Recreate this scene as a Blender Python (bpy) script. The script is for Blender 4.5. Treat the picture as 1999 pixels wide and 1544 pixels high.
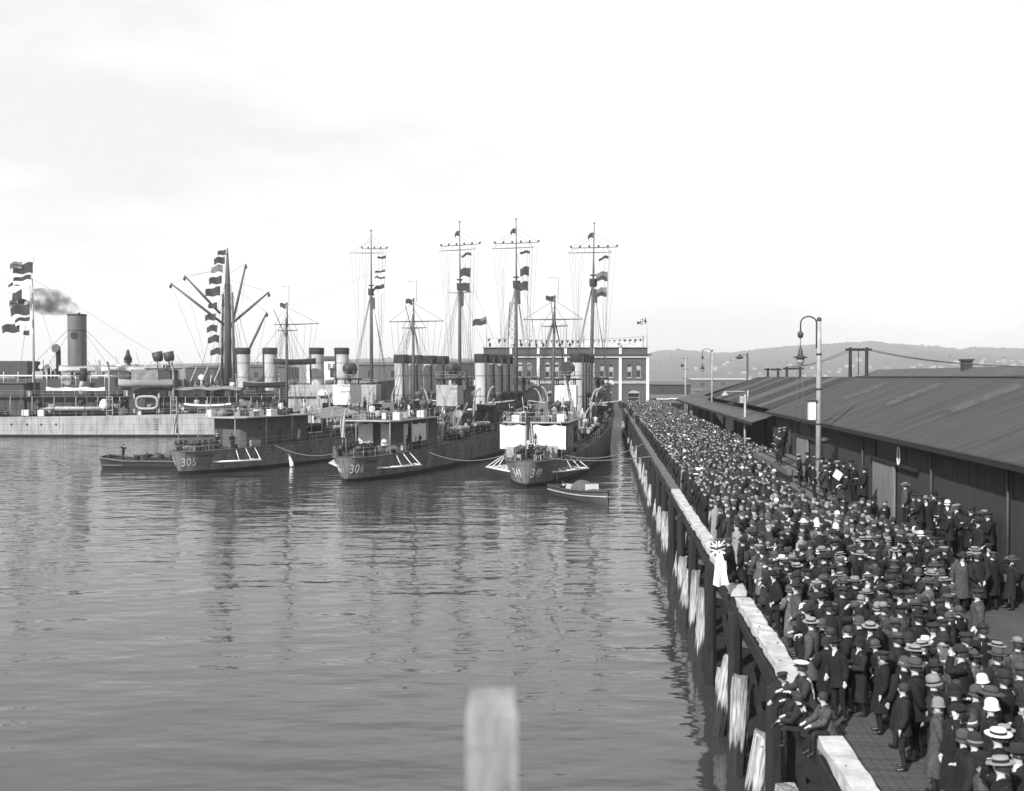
import bpy, math, random
import numpy as np
from mathutils import Vector, Matrix

random.seed(7)
R = math.radians
PI = math.pi
scene = bpy.context.scene
for o_ in list(bpy.data.objects):
    bpy.data.objects.remove(o_)
COL = scene.collection

# ------------------------------------------------------------------ camera
F = 2000.0                      # focal length in pixels of a 1999 px wide frame
CX, CY = 999.5, 772.0
HC = 11.2                       # camera height over the water
PITCH = math.atan(37.0 / F)
cam_d = bpy.data.cameras.new('camera')
cam = bpy.data.objects.new('camera', cam_d)
COL.objects.link(cam)
cam_d.sensor_width = 36.0
cam_d.lens = 36.0 * F / 1999.0
cam_d.clip_start = 0.1
cam_d.clip_end = 20000
cam.location = (0, 0, HC)
cam.rotation_euler = (PI / 2 - PITCH, 0, 0)
cam_d.dof.use_dof = True
cam_d.dof.focus_distance = 70.0
cam_d.dof.aperture_fstop = 1.9
scene.camera = cam

# ------------------------------------------------------------------ sky and sun
SUN_EL, SUN_AZ = R(34), R(213)      # azimuth clockwise from +Y: behind and left of the camera
world = bpy.data.worlds.new('World')
scene.world = world
world.use_nodes = True
wn, wl = world.node_tree.nodes, world.node_tree.links
wn.clear()
w_out = wn.new('ShaderNodeOutputWorld')
w_bg = wn.new('ShaderNodeBackground')
w_sky = wn.new('ShaderNodeTexSky')
w_sky.sky_type = 'NISHITA'
w_sky.sun_disc = False
w_sky.sun_elevation = SUN_EL
w_sky.sun_rotation = SUN_AZ
w_sky.dust_density = 3.0
w_bw = wn.new('ShaderNodeRGBToBW')
w_tc = wn.new('ShaderNodeTexCoord')
w_map = wn.new('ShaderNodeMapping')
w_map.inputs['Scale'].default_value = (-1.0, 1.0, 3.2)
w_map.inputs['Location'].default_value = (0.35, 0.0, 0.1)
w_n = wn.new('ShaderNodeTexNoise')
w_n.inputs['Scale'].default_value = 1.9
w_n.inputs['Detail'].default_value = 6
w_n.inputs['Roughness'].default_value = 0.55
w_ramp = wn.new('ShaderNodeValToRGB')
w_ramp.color_ramp.elements[0].position = 0.34
w_ramp.color_ramp.elements[0].color = (10.4, 10.4, 10.5, 1)
w_ramp.color_ramp.elements[1].position = 0.60
w_ramp.color_ramp.elements[1].color = (14.2, 14.2, 14.3, 1)
w_mix = wn.new('ShaderNodeMix')
w_mix.data_type = 'RGBA'
w_mix.inputs['Factor'].default_value = 0.86   # thin cloud veils nearly all of the blue
wl.new(w_tc.outputs['Generated'], w_map.inputs['Vector'])
wl.new(w_map.outputs['Vector'], w_n.inputs['Vector'])
wl.new(w_n.outputs['Fac'], w_ramp.inputs['Fac'])
wl.new(w_sky.outputs['Color'], w_bw.inputs['Color'])
wl.new(w_bw.outputs['Val'], w_mix.inputs['A'])
wl.new(w_ramp.outputs['Color'], w_mix.inputs['B'])
wl.new(w_mix.outputs['Result'], w_bg.inputs['Color'])
w_bg.inputs['Strength'].default_value = 0.054
wl.new(w_bg.outputs['Background'], w_out.inputs['Surface'])

sun_d = bpy.data.lights.new('sun', 'SUN')
sun_d.energy = 4.8
sun_d.angle = R(0.6)
sun_d.color = (1.0, 0.985, 0.97)
sun = bpy.data.objects.new('sun', sun_d)
COL.objects.link(sun)
sdir = Vector((math.sin(SUN_AZ) * math.cos(SUN_EL), math.cos(SUN_AZ) * math.cos(SUN_EL), math.sin(SUN_EL)))
sun.rotation_euler = sdir.to_track_quat('Z', 'Y').to_euler()
sun.location = sdir * 200

scene.view_settings.view_transform = 'Standard'
scene.view_settings.look = 'None'
scene.view_settings.exposure = 0.85
scene.view_settings.gamma = 1.0
scene.view_settings.use_curve_mapping = False
scene.render.engine = 'CYCLES'
scene.cycles.max_bounces = 6
scene.cycles.volume_bounces = 0
scene.cycles.use_denoising = True

# ------------------------------------------------------------------ helpers
def ray(px, py):
    """direction (per metre of depth Y) through a pixel of the photograph"""
    x = (px - CX) / F
    y = (CY - py) / F
    c, s = math.cos(PITCH), math.sin(PITCH)
    d = Vector((x, c + y * s, y * c - s))
    return d / d.y

def at_y(px, py, Y):
    d = ray(px, py)
    return Vector((d.x * Y, Y, HC + d.z * Y))

def at_z(px, py, z):
    d = ray(px, py)
    t = (z - HC) / d.z
    return Vector((d.x * t, t, z))

WA = math.atan(180.5 / F)           # the wharf runs this much to the right of the view axis
WS, WC = math.sin(WA), math.cos(WA)
def W(u, v, z=0.0):
    """wharf coordinates: u to the right, v along the quay, z up"""
    return Vector((u * WC + v * WS, -u * WS + v * WC, z))

def props(o, label=None, cat=None, group=None, kind=None):
    if label: o['label'] = label
    if cat: o['category'] = cat
    if group: o['group'] = group
    if kind: o['kind'] = kind
    return o

def empty(name, loc=(0, 0, 0), rz=0.0, label=None, cat=None, group=None):
    o = bpy.data.objects.new(name, None)
    o.empty_display_size = 0.3
    COL.objects.link(o)
    o.location = loc
    o.rotation_euler = (0, 0, rz)
    return props(o, label, cat, group)

def inst(name, mesh, parent=None, loc=(0, 0, 0), rz=0.0, mats=None, scale=None, rot=None):
    o = bpy.data.objects.new(name, mesh)
    COL.objects.link(o)
    o.location = loc
    o.rotation_euler = rot if rot else (0, 0, rz)
    if scale: o.scale = (scale, scale, scale) if not hasattr(scale, '__len__') else scale
    if parent: o.parent = parent
    if mats:
        for i, m in enumerate(mats):
            if m and i < len(o.material_slots):
                o.material_slots[i].link = 'OBJECT'
                o.material_slots[i].material = m
    return o

class MB:
    def __init__(s):
        s.v, s.f, s.m, s.sm = [], [], [], []
        s.cur = 0
    def add(s, vs, fs, smooth=False):
        b = len(s.v)
        s.v += [tuple(p) for p in vs]
        for f in fs:
            s.f.append([b + i for i in f]); s.m.append(s.cur); s.sm.append(smooth)
        return s
    def mat(s, i):
        s.cur = i; return s
    def box(s, c, d, rz=0.0, rx=0.0, ry=0.0):
        hx, hy, hz = d[0] / 2, d[1] / 2, d[2] / 2
        vs = [Vector((x, y, z)) for x in (-hx, hx) for y in (-hy, hy) for z in (-hz, hz)]
        if rz or rx or ry:
            M = Matrix.Rotation(rz, 3, 'Z') @ Matrix.Rotation(ry, 3, 'Y') @ Matrix.Rotation(rx, 3, 'X')
            vs = [M @ v for v in vs]
        c = Vector(c)
        return s.add([v + c for v in vs], [(0, 1, 3, 2), (4, 6, 7, 5), (0, 4, 5, 1), (2, 3, 7, 6), (0, 2, 6, 4), (1, 5, 7, 3)])
    def beam(s, a, b, w, h, up=(0, 0, 1)):
        a, b = Vector(a), Vector(b)
        d = (b - a).normalized()
        x = d.cross(Vector(up))
        if x.length < 1e-4: x = d.cross(Vector((1, 0, 0)))
        x.normalize(); y = x.cross(d).normalized()
        vs = []
        for p in (a, b):
            for sx, sy in ((-1, -1), (1, -1), (1, 1), (-1, 1)):
                vs.append(p + x * sx * w / 2 + y * sy * h / 2)
        return s.add(vs, [(0, 3, 2, 1), (4, 5, 6, 7), (0, 1, 5, 4), (1, 2, 6, 5), (2, 3, 7, 6), (3, 0, 4, 7)])
    def tube(s, pts, r, n=6, cap=True, smooth=True):
        pts = [Vector(p) for p in pts]
        rs = r if hasattr(r, '__len__') else [r] * len(pts)
        vs, fs = [], []
        d0 = (pts[1] - pts[0]).normalized()
        ref = Vector((0, 0, 1)) if abs(d0.z) < 0.9 else Vector((1, 0, 0))
        x = d0.cross(ref).normalized()
        for i, p in enumerate(pts):
            d = (pts[min(i + 1, len(pts) - 1)] - pts[max(i - 1, 0)]).normalized()
            x = (x - d * x.dot(d)).normalized()
            y = d.cross(x)
            for k in range(n):
                a = 2 * PI * k / n
                vs.append(p + (x * math.cos(a) + y * math.sin(a)) * rs[i])
        for i in range(len(pts) - 1):
            for k in range(n):
                fs.append((i * n + k, i * n + (k + 1) % n, (i + 1) * n + (k + 1) % n, (i + 1) * n + k))
        s.add(vs, fs, smooth)
        if cap:
            b = len(s.v) - len(vs)
            s.f.append([b + k for k in range(n)][::-1]); s.m.append(s.cur); s.sm.append(False)
            s.f.append([b + (len(pts) - 1) * n + k for k in range(n)]); s.m.append(s.cur); s.sm.append(False)
        return s
    def lathe(s, prof, n=16, c=(0, 0, 0), sx=1.0, sy=1.0, smooth=True, cap=True):
        vs, fs = [], []
        for r, z in prof:
            for k in range(n):
                a = 2 * PI * k / n
                vs.append((c[0] + r * sx * math.cos(a), c[1] + r * sy * math.sin(a), c[2] + z))
        for i in range(len(prof) - 1):
            for k in range(n):
                fs.append((i * n + k, i * n + (k + 1) % n, (i + 1) * n + (k + 1) % n, (i + 1) * n + k))
        b = len(s.v)
        s.add(vs, fs, smooth)
        if cap:
            s.f.append([b + k for k in range(n)][::-1]); s.m.append(s.cur); s.sm.append(False)
            s.f.append([b + (len(prof) - 1) * n + k for k in range(n)]); s.m.append(s.cur); s.sm.append(False)
        return s
    def loft(s, rings, closed=True, smooth=True, cap0=False, cap1=False):
        n = len(rings[0]); vs = [p for r_ in rings for p in r_]; fs = []
        m = n if closed else n - 1
        for i in range(len(rings) - 1):
            for k in range(m):
                fs.append((i * n + k, i * n + (k + 1) % n, (i + 1) * n + (k + 1) % n, (i + 1) * n + k))
        b = len(s.v)
        s.add(vs, fs, smooth)
        if cap0: s.f.append([b + k for k in range(n)][::-1]); s.m.append(s.cur); s.sm.append(False)
        if cap1: s.f.append([b + (len(rings) - 1) * n + k for k in range(n)]); s.m.append(s.cur); s.sm.append(False)
        return s
    def poly(s, pts):
        return s.add(pts, [tuple(range(len(pts)))])
    def slab(s, pts, th):
        """a flat polygon given real thickness along -normal"""
        pts = [Vector(p) for p in pts]
        nrm = (pts[1] - pts[0]).cross(pts[2] - pts[0]).normalized() * th
        n = len(pts)
        vs = pts + [p - nrm for p in pts]
        fs = [tuple(range(n)), tuple(range(2 * n - 1, n - 1, -1))]
        for k in range(n): fs.append((k, n + k, n + (k + 1) % n, (k + 1) % n))
        return s.add(vs, fs)
    def mesh(s, name, mats):
        me = bpy.data.meshes.new(name)
        me.from_pydata(s.v, [], s.f)
        for m in (mats if isinstance(mats, (list, tuple)) else [mats]): me.materials.append(m)
        me.polygons.foreach_set('material_index', s.m)
        me.polygons.foreach_set('use_smooth', s.sm)
        me.update()
        return me
    def build(s, name, mats, parent=None, loc=(0, 0, 0), rz=0.0):
        return inst(name, s.mesh(name, mats), parent, loc, rz)

# ------------------------------------------------------------------ materials
def grey(v):
    return (v * 0.97, v * 1.0, v * 0.99, 1.0)

MATS = {}
def mat(name, v, rough=0.7, var=0.25, scale=3.0, stretch=(1, 1, 1), bump=0.0, bscale=None, metal=0.0, detail=5, coord='Object', spec=0.3):
    if name in MATS: return MATS[name]
    m = bpy.data.materials.new(name)
    m.use_nodes = True
    N, L = m.node_tree.nodes, m.node_tree.links
    b = N['Principled BSDF']
    b.inputs['Roughness'].default_value = rough
    b.inputs['Metallic'].default_value = metal
    b.inputs['Specular IOR Level'].default_value = spec
    if var > 0 or bump > 0:
        tc = N.new('ShaderNodeTexCoord'); mp = N.new('ShaderNodeMapping')
        mp.inputs['Scale'].default_value = stretch
        L.new(tc.outputs[coord], mp.inputs['Vector'])
        n = N.new('ShaderNodeTexNoise')
        n.inputs['Scale'].default_value = scale
        n.inputs['Detail'].default_value = detail
        n.inputs['Roughness'].default_value = 0.6
        L.new(mp.outputs['Vector'], n.inputs['Vector'])
        cr = N.new('ShaderNodeValToRGB')
        cr.color_ramp.elements[0].position = 0.3
        cr.color_ramp.elements[1].position = 0.7
        cr.color_ramp.elements[0].color = grey(v * (1 - var))
        cr.color_ramp.elements[1].color = grey(min(0.92, v * (1 + var)))
        L.new(n.outputs['Fac'], cr.inputs['Fac'])
        L.new(cr.outputs['Color'], b.inputs['Base Color'])
        if bump > 0:
            src = n
            if bscale:
                src = N.new('ShaderNodeTexNoise')
                src.inputs['Scale'].default_value = bscale
                src.inputs['Detail'].default_value = 4
                L.new(mp.outputs['Vector'], src.inputs['Vector'])
            bp = N.new('ShaderNodeBump')
            bp.inputs['Strength'].default_value = bump
            bp.inputs['Distance'].default_value = 0.05
            L.new(src.outputs['Fac'], bp.inputs['Height'])
            L.new(bp.outputs['Normal'], b.inputs['Normal'])
    else:
        b.inputs['Base Color'].default_value = grey(v)
    MATS[name] = m
    return m

M_hull = mat('hull_paint', 0.15, 0.55, 0.4, 0.9, (1.0, 1.0, 0.35), 0.05, detail=8)
M_hull_l = mat('pale_hull_paint', 0.27, 0.55, 0.22, 0.5, (1.0, 1.0, 0.3), 0.04, detail=8)
M_boot = mat('boot_topping', 0.012, 0.5, 0.4, 1.5)
M_ship = mat('ship_grey', 0.065, 0.6, 0.25, 1.5)
M_ship_d = mat('ship_dark_grey', 0.028, 0.6, 0.3, 1.5)
M_deck = mat('ship_deck', 0.045, 0.7, 0.3, 1.2)
M_funnel = mat('funnel_paint', 0.30, 0.5, 0.2, 0.8, (1, 1, 0.3))
M_soot = mat('sooty_black', 0.018, 0.75, 0.3, 3)
M_iron = mat('dark_iron', 0.03, 0.55, 0.3, 4)
M_white = mat('white_paint', 0.5, 0.5, 0.12, 2.5)
M_pale = mat('pale_grey_paint', 0.24, 0.55, 0.2, 2.0)
M_canvas = mat('white_canvas', 0.46, 0.9, 0.14, 1.6, (1, 1, 1), 0.25)
M_canvas_g = mat('grey_canvas', 0.15, 0.9, 0.25, 1.2, (1, 1, 1), 0.3)
M_wire = mat('rigging_wire', 0.04, 0.7, 0.0, 1)
M_rope = mat('rope', 0.10, 0.9, 0.3, 8)
M_mast = mat('mast_paint', 0.06, 0.6, 0.3, 2.0)
M_glass = mat('dark_glass', 0.02, 0.12, 0.0, 1, spec=0.6)
M_timber = mat('weathered_timber', 0.08, 0.85, 0.45, 1.4, (3.0, 3.0, 0.5), 0.5, detail=8)
M_timber_d = mat('tarred_timber', 0.011, 0.8, 0.45, 1.4, (3.0, 3.0, 0.5), 0.4, detail=8)
M_plank = mat('deck_plank', 0.05, 0.85, 0.5, 1.0, (0.6, 6.0, 1.0), 0.4, coord='Object', detail=8)
M_kerb = mat('whitewashed_timber', 0.34, 0.85, 0.35, 2.2, (1, 1, 1), 0.4, detail=9)
M_shedwall = mat('shed_boards', 0.026, 0.85, 0.3, 2.0, (4, 4, 0.4), 0.3)
M_door = mat('worn_door_planks', 0.13, 0.85, 0.35, 2.0, (6, 6, 0.4), 0.4)
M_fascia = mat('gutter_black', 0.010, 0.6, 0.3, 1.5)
M_quay = mat('quay_ground', 0.07, 0.9, 0.3, 0.2)
M_land = mat('far_low_land', 0.07, 0.9, 0.4, 0.02)
M_flag_d = mat('dark_flag_cloth', 0.035, 0.9, 0.35, 1.2)
M_flag_m = mat('mid_flag_cloth', 0.13, 0.9, 0.35, 1.2)
M_flag_l = mat('faded_flag_cloth', 0.26, 0.9, 0.2, 1.2)
M_flag_w = mat('white_flag_cloth', 0.68, 0.9, 0.1, 1.2)

def add_plates(m, v):
    """riveted plating: faint seams and rust runs over a paint material"""
    N, L = m.node_tree.nodes, m.node_tree.links; b = N['Principled BSDF']; src = b.inputs['Base Color'].links[0].from_socket
    tc = N.new('ShaderNodeTexCoord'); sp = N.new('ShaderNodeSeparateXYZ'); cb = N.new('ShaderNodeCombineXYZ')
    L.new(tc.outputs['Object'], sp.inputs['Vector']); L.new(sp.outputs['Y'], cb.inputs['X']); L.new(sp.outputs['Z'], cb.inputs['Y'])
    br = N.new('ShaderNodeTexBrick'); br.inputs['Scale'].default_value = 0.22; br.inputs['Mortar Size'].default_value = 0.008; br.inputs['Row Height'].default_value = 0.25; br.inputs['Brick Width'].default_value = 1.0
    br.inputs['Color1'].default_value = (1, 1, 1, 1); br.inputs['Color2'].default_value = (.86, .86, .86, 1); br.inputs['Mortar'].default_value = (.5, .5, .5, 1)
    L.new(cb.outputs['Vector'], br.inputs['Vector'])
    mx = N.new('ShaderNodeMix'); mx.data_type = 'RGBA'; mx.blend_type = 'MULTIPLY'; mx.inputs['Factor'].default_value = 0.75
    L.new(src, mx.inputs['A']); L.new(br.outputs['Color'], mx.inputs['B'])
    mp = N.new('ShaderNodeMapping'); mp.inputs['Scale'].default_value = (1.6, 0.16, 1); L.new(cb.outputs['Vector'], mp.inputs['Vector'])
    n = N.new('ShaderNodeTexNoise'); n.inputs['Scale'].default_value = 1.5; n.inputs['Detail'].default_value = 7; L.new(mp.outputs['Vector'], n.inputs['Vector'])
    cr_ = N.new('ShaderNodeValToRGB'); cr_.color_ramp.elements[0].position = 0.36; cr_.color_ramp.elements[0].color = (.5, .5, .5, 1); cr_.color_ramp.elements[1].position = 0.5
    L.new(n.outputs['Fac'], cr_.inputs['Fac'])
    m2 = N.new('ShaderNodeMix'); m2.data_type = 'RGBA'; m2.blend_type = 'MULTIPLY'; m2.inputs['Factor'].default_value = 0.7
    L.new(mx.outputs['Result'], m2.inputs['A']); L.new(cr_.outputs['Color'], m2.inputs['B']); L.new(m2.outputs['Result'], b.inputs['Base Color'])
add_plates(M_hull, 1); add_plates(M_hull_l, 1)
# ================================================================== SETTING
DZ = 4.3                        # wharf deck height above the water
def water_material():
    m = bpy.data.materials.new('harbour_water'); m.use_nodes = True
    N, L = m.node_tree.nodes, m.node_tree.links
    b = N['Principled BSDF']
    b.inputs['Base Color'].default_value = grey(0.034)
    b.inputs['Roughness'].default_value = 0.04
    b.inputs['IOR'].default_value = 1.45
    tc = N.new('ShaderNodeTexCoord')
    h = None
    for sc, st, amp, rz in ((0.30, (0.55, 1.0, 1.0), 1.1, 10), (0.8, (0.45, 1.0, 1.0), 0.62, -8), (2.4, (0.5, 1.0, 1.0), 0.09, 16)):
        mp = N.new('ShaderNodeMapping'); mp.inputs['Scale'].default_value = st
        mp.inputs['Rotation'].default_value = (0, 0, R(rz))
        n = N.new('ShaderNodeTexNoise'); n.inputs['Scale'].default_value = sc
        n.inputs['Detail'].default_value = 2.0; n.inputs['Roughness'].default_value = 0.45
        L.new(tc.outputs['Object'], mp.inputs['Vector']); L.new(mp.outputs['Vector'], n.inputs['Vector'])
        mu = N.new('ShaderNodeMath'); mu.operation = 'MULTIPLY'; mu.inputs[1].default_value = amp
        L.new(n.outputs['Fac'], mu.inputs[0])
        if h is None: h = mu
        else:
            ad = N.new('ShaderNodeMath'); ad.operation = 'ADD'
            L.new(h.outputs[0], ad.inputs[0]); L.new(mu.outputs[0], ad.inputs[1]); h = ad
    # calmer and rougher patches of water
    big = N.new('ShaderNodeTexNoise'); big.inputs['Scale'].default_value = 0.035; big.inputs['Detail'].default_value = 2
    L.new(tc.outputs['Object'], big.inputs['Vector'])
    mr = N.new('ShaderNodeMapRange'); mr.inputs['From Min'].default_value = 0.35; mr.inputs['From Max'].default_value = 0.65
    mr.inputs['To Min'].default_value = 0.10; mr.inputs['To Max'].default_value = 0.19
    L.new(big.outputs['Fac'], mr.inputs['Value'])
    mu = N.new('ShaderNodeMath'); mu.operation = 'MULTIPLY'
    L.new(h.outputs[0], mu.inputs[0]); L.new(mr.outputs['Result'], mu.inputs[1])
    bp = N.new('ShaderNodeBump'); bp.inputs['Strength'].default_value = 1.0; bp.inputs['Distance'].default_value = 1.0
    L.new(mu.outputs[0], bp.inputs['Height']); L.new(bp.outputs['Normal'], b.inputs['Normal'])
    return m
M_water = water_material()
mb = MB(); mb.poly([(-5200, -60, 0), (5200, -60, 0), (5200, 4400, 0), (-5200, 4400, 0)])
props(mb.build('water', M_water), kind='structure')

# ---- hills: skyline read off the photograph, built as terrain some kilometres away
sky_px = [(-300, 712), (0, 716), (150, 718), (340, 716), (480, 712), (640, 704), (720, 700), (820, 700), (940, 700), (1060, 696), (1180, 692),
          (1265, 690), (1290, 683), (1330, 682), (1362, 684), (1390, 688), (1440, 686), (1480, 681), (1520, 678), (1560, 674), (1620, 671), (1660, 669),
          (1692, 666), (1706, 668), (1740, 672), (1790, 675), (1830, 677), (1862, 683), (1890, 678), (1940, 679), (2000, 681), (2300, 690)]
sx_ = np.array([p[0] for p in sky_px]); sy_ = np.array([p[1] for p in sky_px])
rng = np.random.RandomState(3)
YR = 3200.0
nx, ny = 240, 26
rows = []
ph = rng.rand(12, 3) * 6.28
for j in range(ny):
    t = j / (ny - 1)                     # 0 at the shore, 1 at the ridge, then down behind
    Y = 1500 + (YR - 1500) * t
    row = []
    for i in range(nx):
        px = -300 + 2600 * i / (nx - 1)
        X = (px - CX) / F * YR
        top = HC + (735 - np.interp(px, sx_, sy_)) / F * YR
        wob = sum(math.sin(X * 0.0016 * (k + 1) + ph[k, 0] + t * (2 + 1.7 * k) + ph[k, 1]) / (k + 1) for k in range(9))
        z = 2 + (top - 2) * (t ** 0.85) + wob * 9 * t * (1 - t) * 3 + rng.randn() * 1.4 * t
        if t == 1: z = top + rng.randn() * 0.9
        row.append((X * (0.72 + 0.28 * t), Y + 40 * math.sin(X * 0.004), max(0.5, z)))
    rows.append(row)
rows.append([(p[0] * 1.2, YR + 900, -1) for p in rows[-1]])
M_hill = mat('hill_scrub', 0.06, 0.95, 0.45, 0.012, detail=9)
mb = MB(); mb.loft(rows, closed=False, smooth=True)
props(mb.build('hills', M_hill), kind='structure')

# ---- the quay at the head of the basin and the flat land behind it
mb = MB(); mb.box((130, 420, DZ / 2 - 1.004), (290, 390, DZ + 2))
props(mb.build('quay_ground', M_quay), kind='structure')
mb = MB(); mb.box((-330, 690, 0.6), (900, 640, 3.2)); mb.box((600, 900, 1.2), (900, 560, 3.0))
props(mb.build('shore_land', M_land), kind='structure')

# ---- wharf: deck sheet, planks, kerb, piles
wharf = empty('wharf', W(0, 0, 0), -WA); props(wharf, 'timber wharf packed with people beside the goods sheds', kind='structure')
mb = MB(); mb.box((26, 118, DZ - 0.22), (43.2, 216, 0.40)); mb.build('deck_sheet', M_quay, wharf)
pl = MB(); pl.box((0, 0, 0), (7.6, 0.205, 0.05)); pl_me = pl.mesh('plank', M_plank)
for i in range(190):
    inst('plank', pl_me, wharf, (9.0 + random.uniform(-.02, .02), 12.2 + i * 0.225, DZ - 0.02 + random.uniform(0, .014)), rz=random.uniform(-.002, .002))
pk = MB(); pk.box((0, 0, 0), (0.15, 8.0, 0.06)); pk_me = pk.mesh('edge_plank', M_plank)
for k in range(5):
    for j in range(7):
        inst('edge_plank', pk_me, wharf, (4.50 + k * 0.165, 15.5 + j * 8.03, DZ + random.uniform(0, .02)))

def rough_beam(L, w, h, seg=10, jit=0.012, seed=0):
    rr = random.Random(seed); rings = []
    for i in range(seg + 1):
        y = -L / 2 + L * i / seg
        ring = []
        for (x, z) in ((-w/2, -h/2), (w/2, -h/2), (w/2, h/2 - .03), (w/2 - .03, h/2), (-w/2 + .03, h/2), (-w/2, h/2 - .03)):
            ring.append((x + rr.uniform(-jit, jit), y, z + rr.uniform(-jit, jit)))
        rings.append(ring)
    m_ = MB(); m_.loft(rings, True, False, True, True)
    return m_
# whitewashed capping in separate lengths, with the two breaks seen in the photograph
v0 = 13.0
kerb_breaks = [(13.0, 18.9), (21.5, 26.6), (26.65, 30.7), (31.7, 38.0), (38.05, 45.0), (45.05, 52.0), (52.05, 60)]
a = 60.05
while a < 205: kerb_breaks.append((a, a + 8.9)); a += 8.95
for i, (a, b) in enumerate(kerb_breaks):
    m_ = rough_beam(b - a, 0.46, 0.22, max(4, int((b - a) * 3.2)), 0.032, i)
    m_.build('kerb_beam', M_kerb if a < 59 else M_timber, wharf, (4.12 + random.uniform(-.03, .03), (a + b) / 2, DZ + 0.29 + random.uniform(-.015, .015)), rz=random.uniform(-.006, .006))
MB().box((4.12, 20.2, DZ + .12), (.44, 2.5, .2)).build('kerb_beam', M_timber, wharf)
for i in range(24):
    MB().lathe([(.022, 0), (.022, .015), (.01, .02)], 6, (4.12 + (.1 if i % 2 else -.1), 14.2 + i * 1.6, DZ + .395)).build('bolt_head', M_iron, wharf)
for i in range(26):       # chocks carrying the capping
    v = 13.6 + i * 3.05
    MB().box((4.12, v, DZ + 0.07), (0.42, 0.5, 0.19)).build('kerb_chock', M_timber_d, wharf)
for i in range(28):       # heavy outer waling under the kerb
    a = 10 + i * 7.4
    rough_beam(7.36, 0.28, 0.32, 7, 0.02, 40 + i).build('waling_beam', M_timber_d, wharf, (4.02, a + 3.7, DZ - 0.16))

def pile_material():
    m = bpy.data.materials.new('tidal_pile'); m.use_nodes = True
    N, L = m.node_tree.nodes, m.node_tree.links; b = N['Principled BSDF']
    b.inputs['Roughness'].default_value = 0.85
    tc = N.new('ShaderNodeTexCoord'); sep = N.new('ShaderNodeSeparateXYZ'); L.new(tc.outputs['Object'], sep.inputs['Vector'])
    mp = N.new('ShaderNodeMapping'); mp.inputs['Scale'].default_value = (5, 5, 0.5)
    gi = N.new('ShaderNodeObjectInfo'); va = N.new('ShaderNodeVectorMath'); va.operation = 'ADD'
    L.new(tc.outputs['Object'], va.inputs[0]); L.new(gi.outputs['Location'], va.inputs[1]); L.new(va.outputs['Vector'], mp.inputs['Vector'])
    n = N.new('ShaderNodeTexNoise'); n.inputs['Scale'].default_value = 1.6; n.inputs['Detail'].default_value = 8
    L.new(mp.outputs['Vector'], n.inputs['Vector'])
    ad = N.new('ShaderNodeMath'); ad.operation = 'MULTIPLY_ADD'; ad.inputs[1].default_value = 1.9; 
    L.new(n.outputs['Fac'], ad.inputs[0]); L.new(sep.outputs['Z'], ad.inputs[2])
    mr = N.new('ShaderNodeMapRange'); mr.inputs['From Min'].default_value = 1.0; mr.inputs['From Max'].default_value = 5.6
    L.new(ad.outputs[0], mr.inputs['Value'])
    cr = N.new('ShaderNodeValToRGB'); e = cr.color_ramp.elements      # wet weed, barnacle crust, bare worn wood
    e[0].position = 0.0; e[0].color = grey(0.012)
    e[1].position = 1.0; e[1].color = grey(0.09)
    for p, c in ((0.17, 0.016), (0.24, 0.34), (0.40, 0.36), (0.6, 0.2), (0.8, 0.12)):
        el = e.new(p); el.color = grey(c)
    L.new(mr.outputs['Result'], cr.inputs['Fac'])
    mx = N.new('ShaderNodeMix'); mx.data_type = 'RGBA'; mx.blend_type = 'MULTIPLY'; mx.inputs['Factor'].default_value = 0.75
    n2 = N.new('ShaderNodeTexNoise'); n2.inputs['Scale'].default_value = 3.5; n2.inputs['Detail'].default_value = 6; L.new(mp.outputs['Vector'], n2.inputs['Vector'])
    c2 = N.new('ShaderNodeValToRGB'); c2.color_ramp.elements[0].position = 0.38; c2.color_ramp.elements[0].color = grey(0.15); c2.color_ramp.elements[1].position = 0.6
    L.new(n2.outputs['Fac'], c2.inputs['Fac']); L.new(cr.outputs['Color'], mx.inputs['A']); L.new(c2.outputs['Color'], mx.inputs['B'])
    L.new(mx.outputs['Result'], b.inputs['Base Color'])
    bp = N.new('ShaderNodeBump'); bp.inputs['Strength'].default_value = 0.6; bp.inputs['Distance'].default_value = 0.05
    L.new(n2.outputs['Fac'], bp.inputs['Height']); L.new(bp.outputs['Normal'], b.inputs['Normal'])
    return m
M_pile = pile_material()
def pile_mesh(h, w, seed, mat_):
    rr = random.Random(seed); rings = []
    for i in range(9):
        z = -1.2 + (h + 1.2) * i / 8
        ring = [((w/2 + rr.uniform(-.02, .02)) * math.cos(2*PI*k/8 + PI/8) * 1.06, (w/2 + rr.uniform(-.02, .02)) * math.sin(2*PI*k/8 + PI/8) * 1.06, z) for k in range(8)]
        if i == 8: ring = [(x * .93, y * .93, z_ + rr.uniform(-.09, .05)) for x, y, z_ in ring]
        rings.append(ring)
    m_ = MB(); m_.loft(rings, True, False, False, True)
    return m_.mesh('fender_pile', mat_)
short_p = [pile_mesh((2.5, 1.8, 2.8, 2.1, 2.6, 3.1, 1.6, 2.3)[k], (.44, .38, .48, .34, .5, .4, .36, .46)[k], 60 + k, M_pile) for k in range(8)]
tall_d = [pile_mesh(DZ - 0.02, 0.42, 70 + k, M_timber_d) for k in range(3)]
fasc = [rough_beam(7.06, 0.10, 0.5, 4, 0.012, 90 + k).mesh('fascia_plank', M_timber_d) for k in range(4)]
v = 11.0; i = 0
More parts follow.
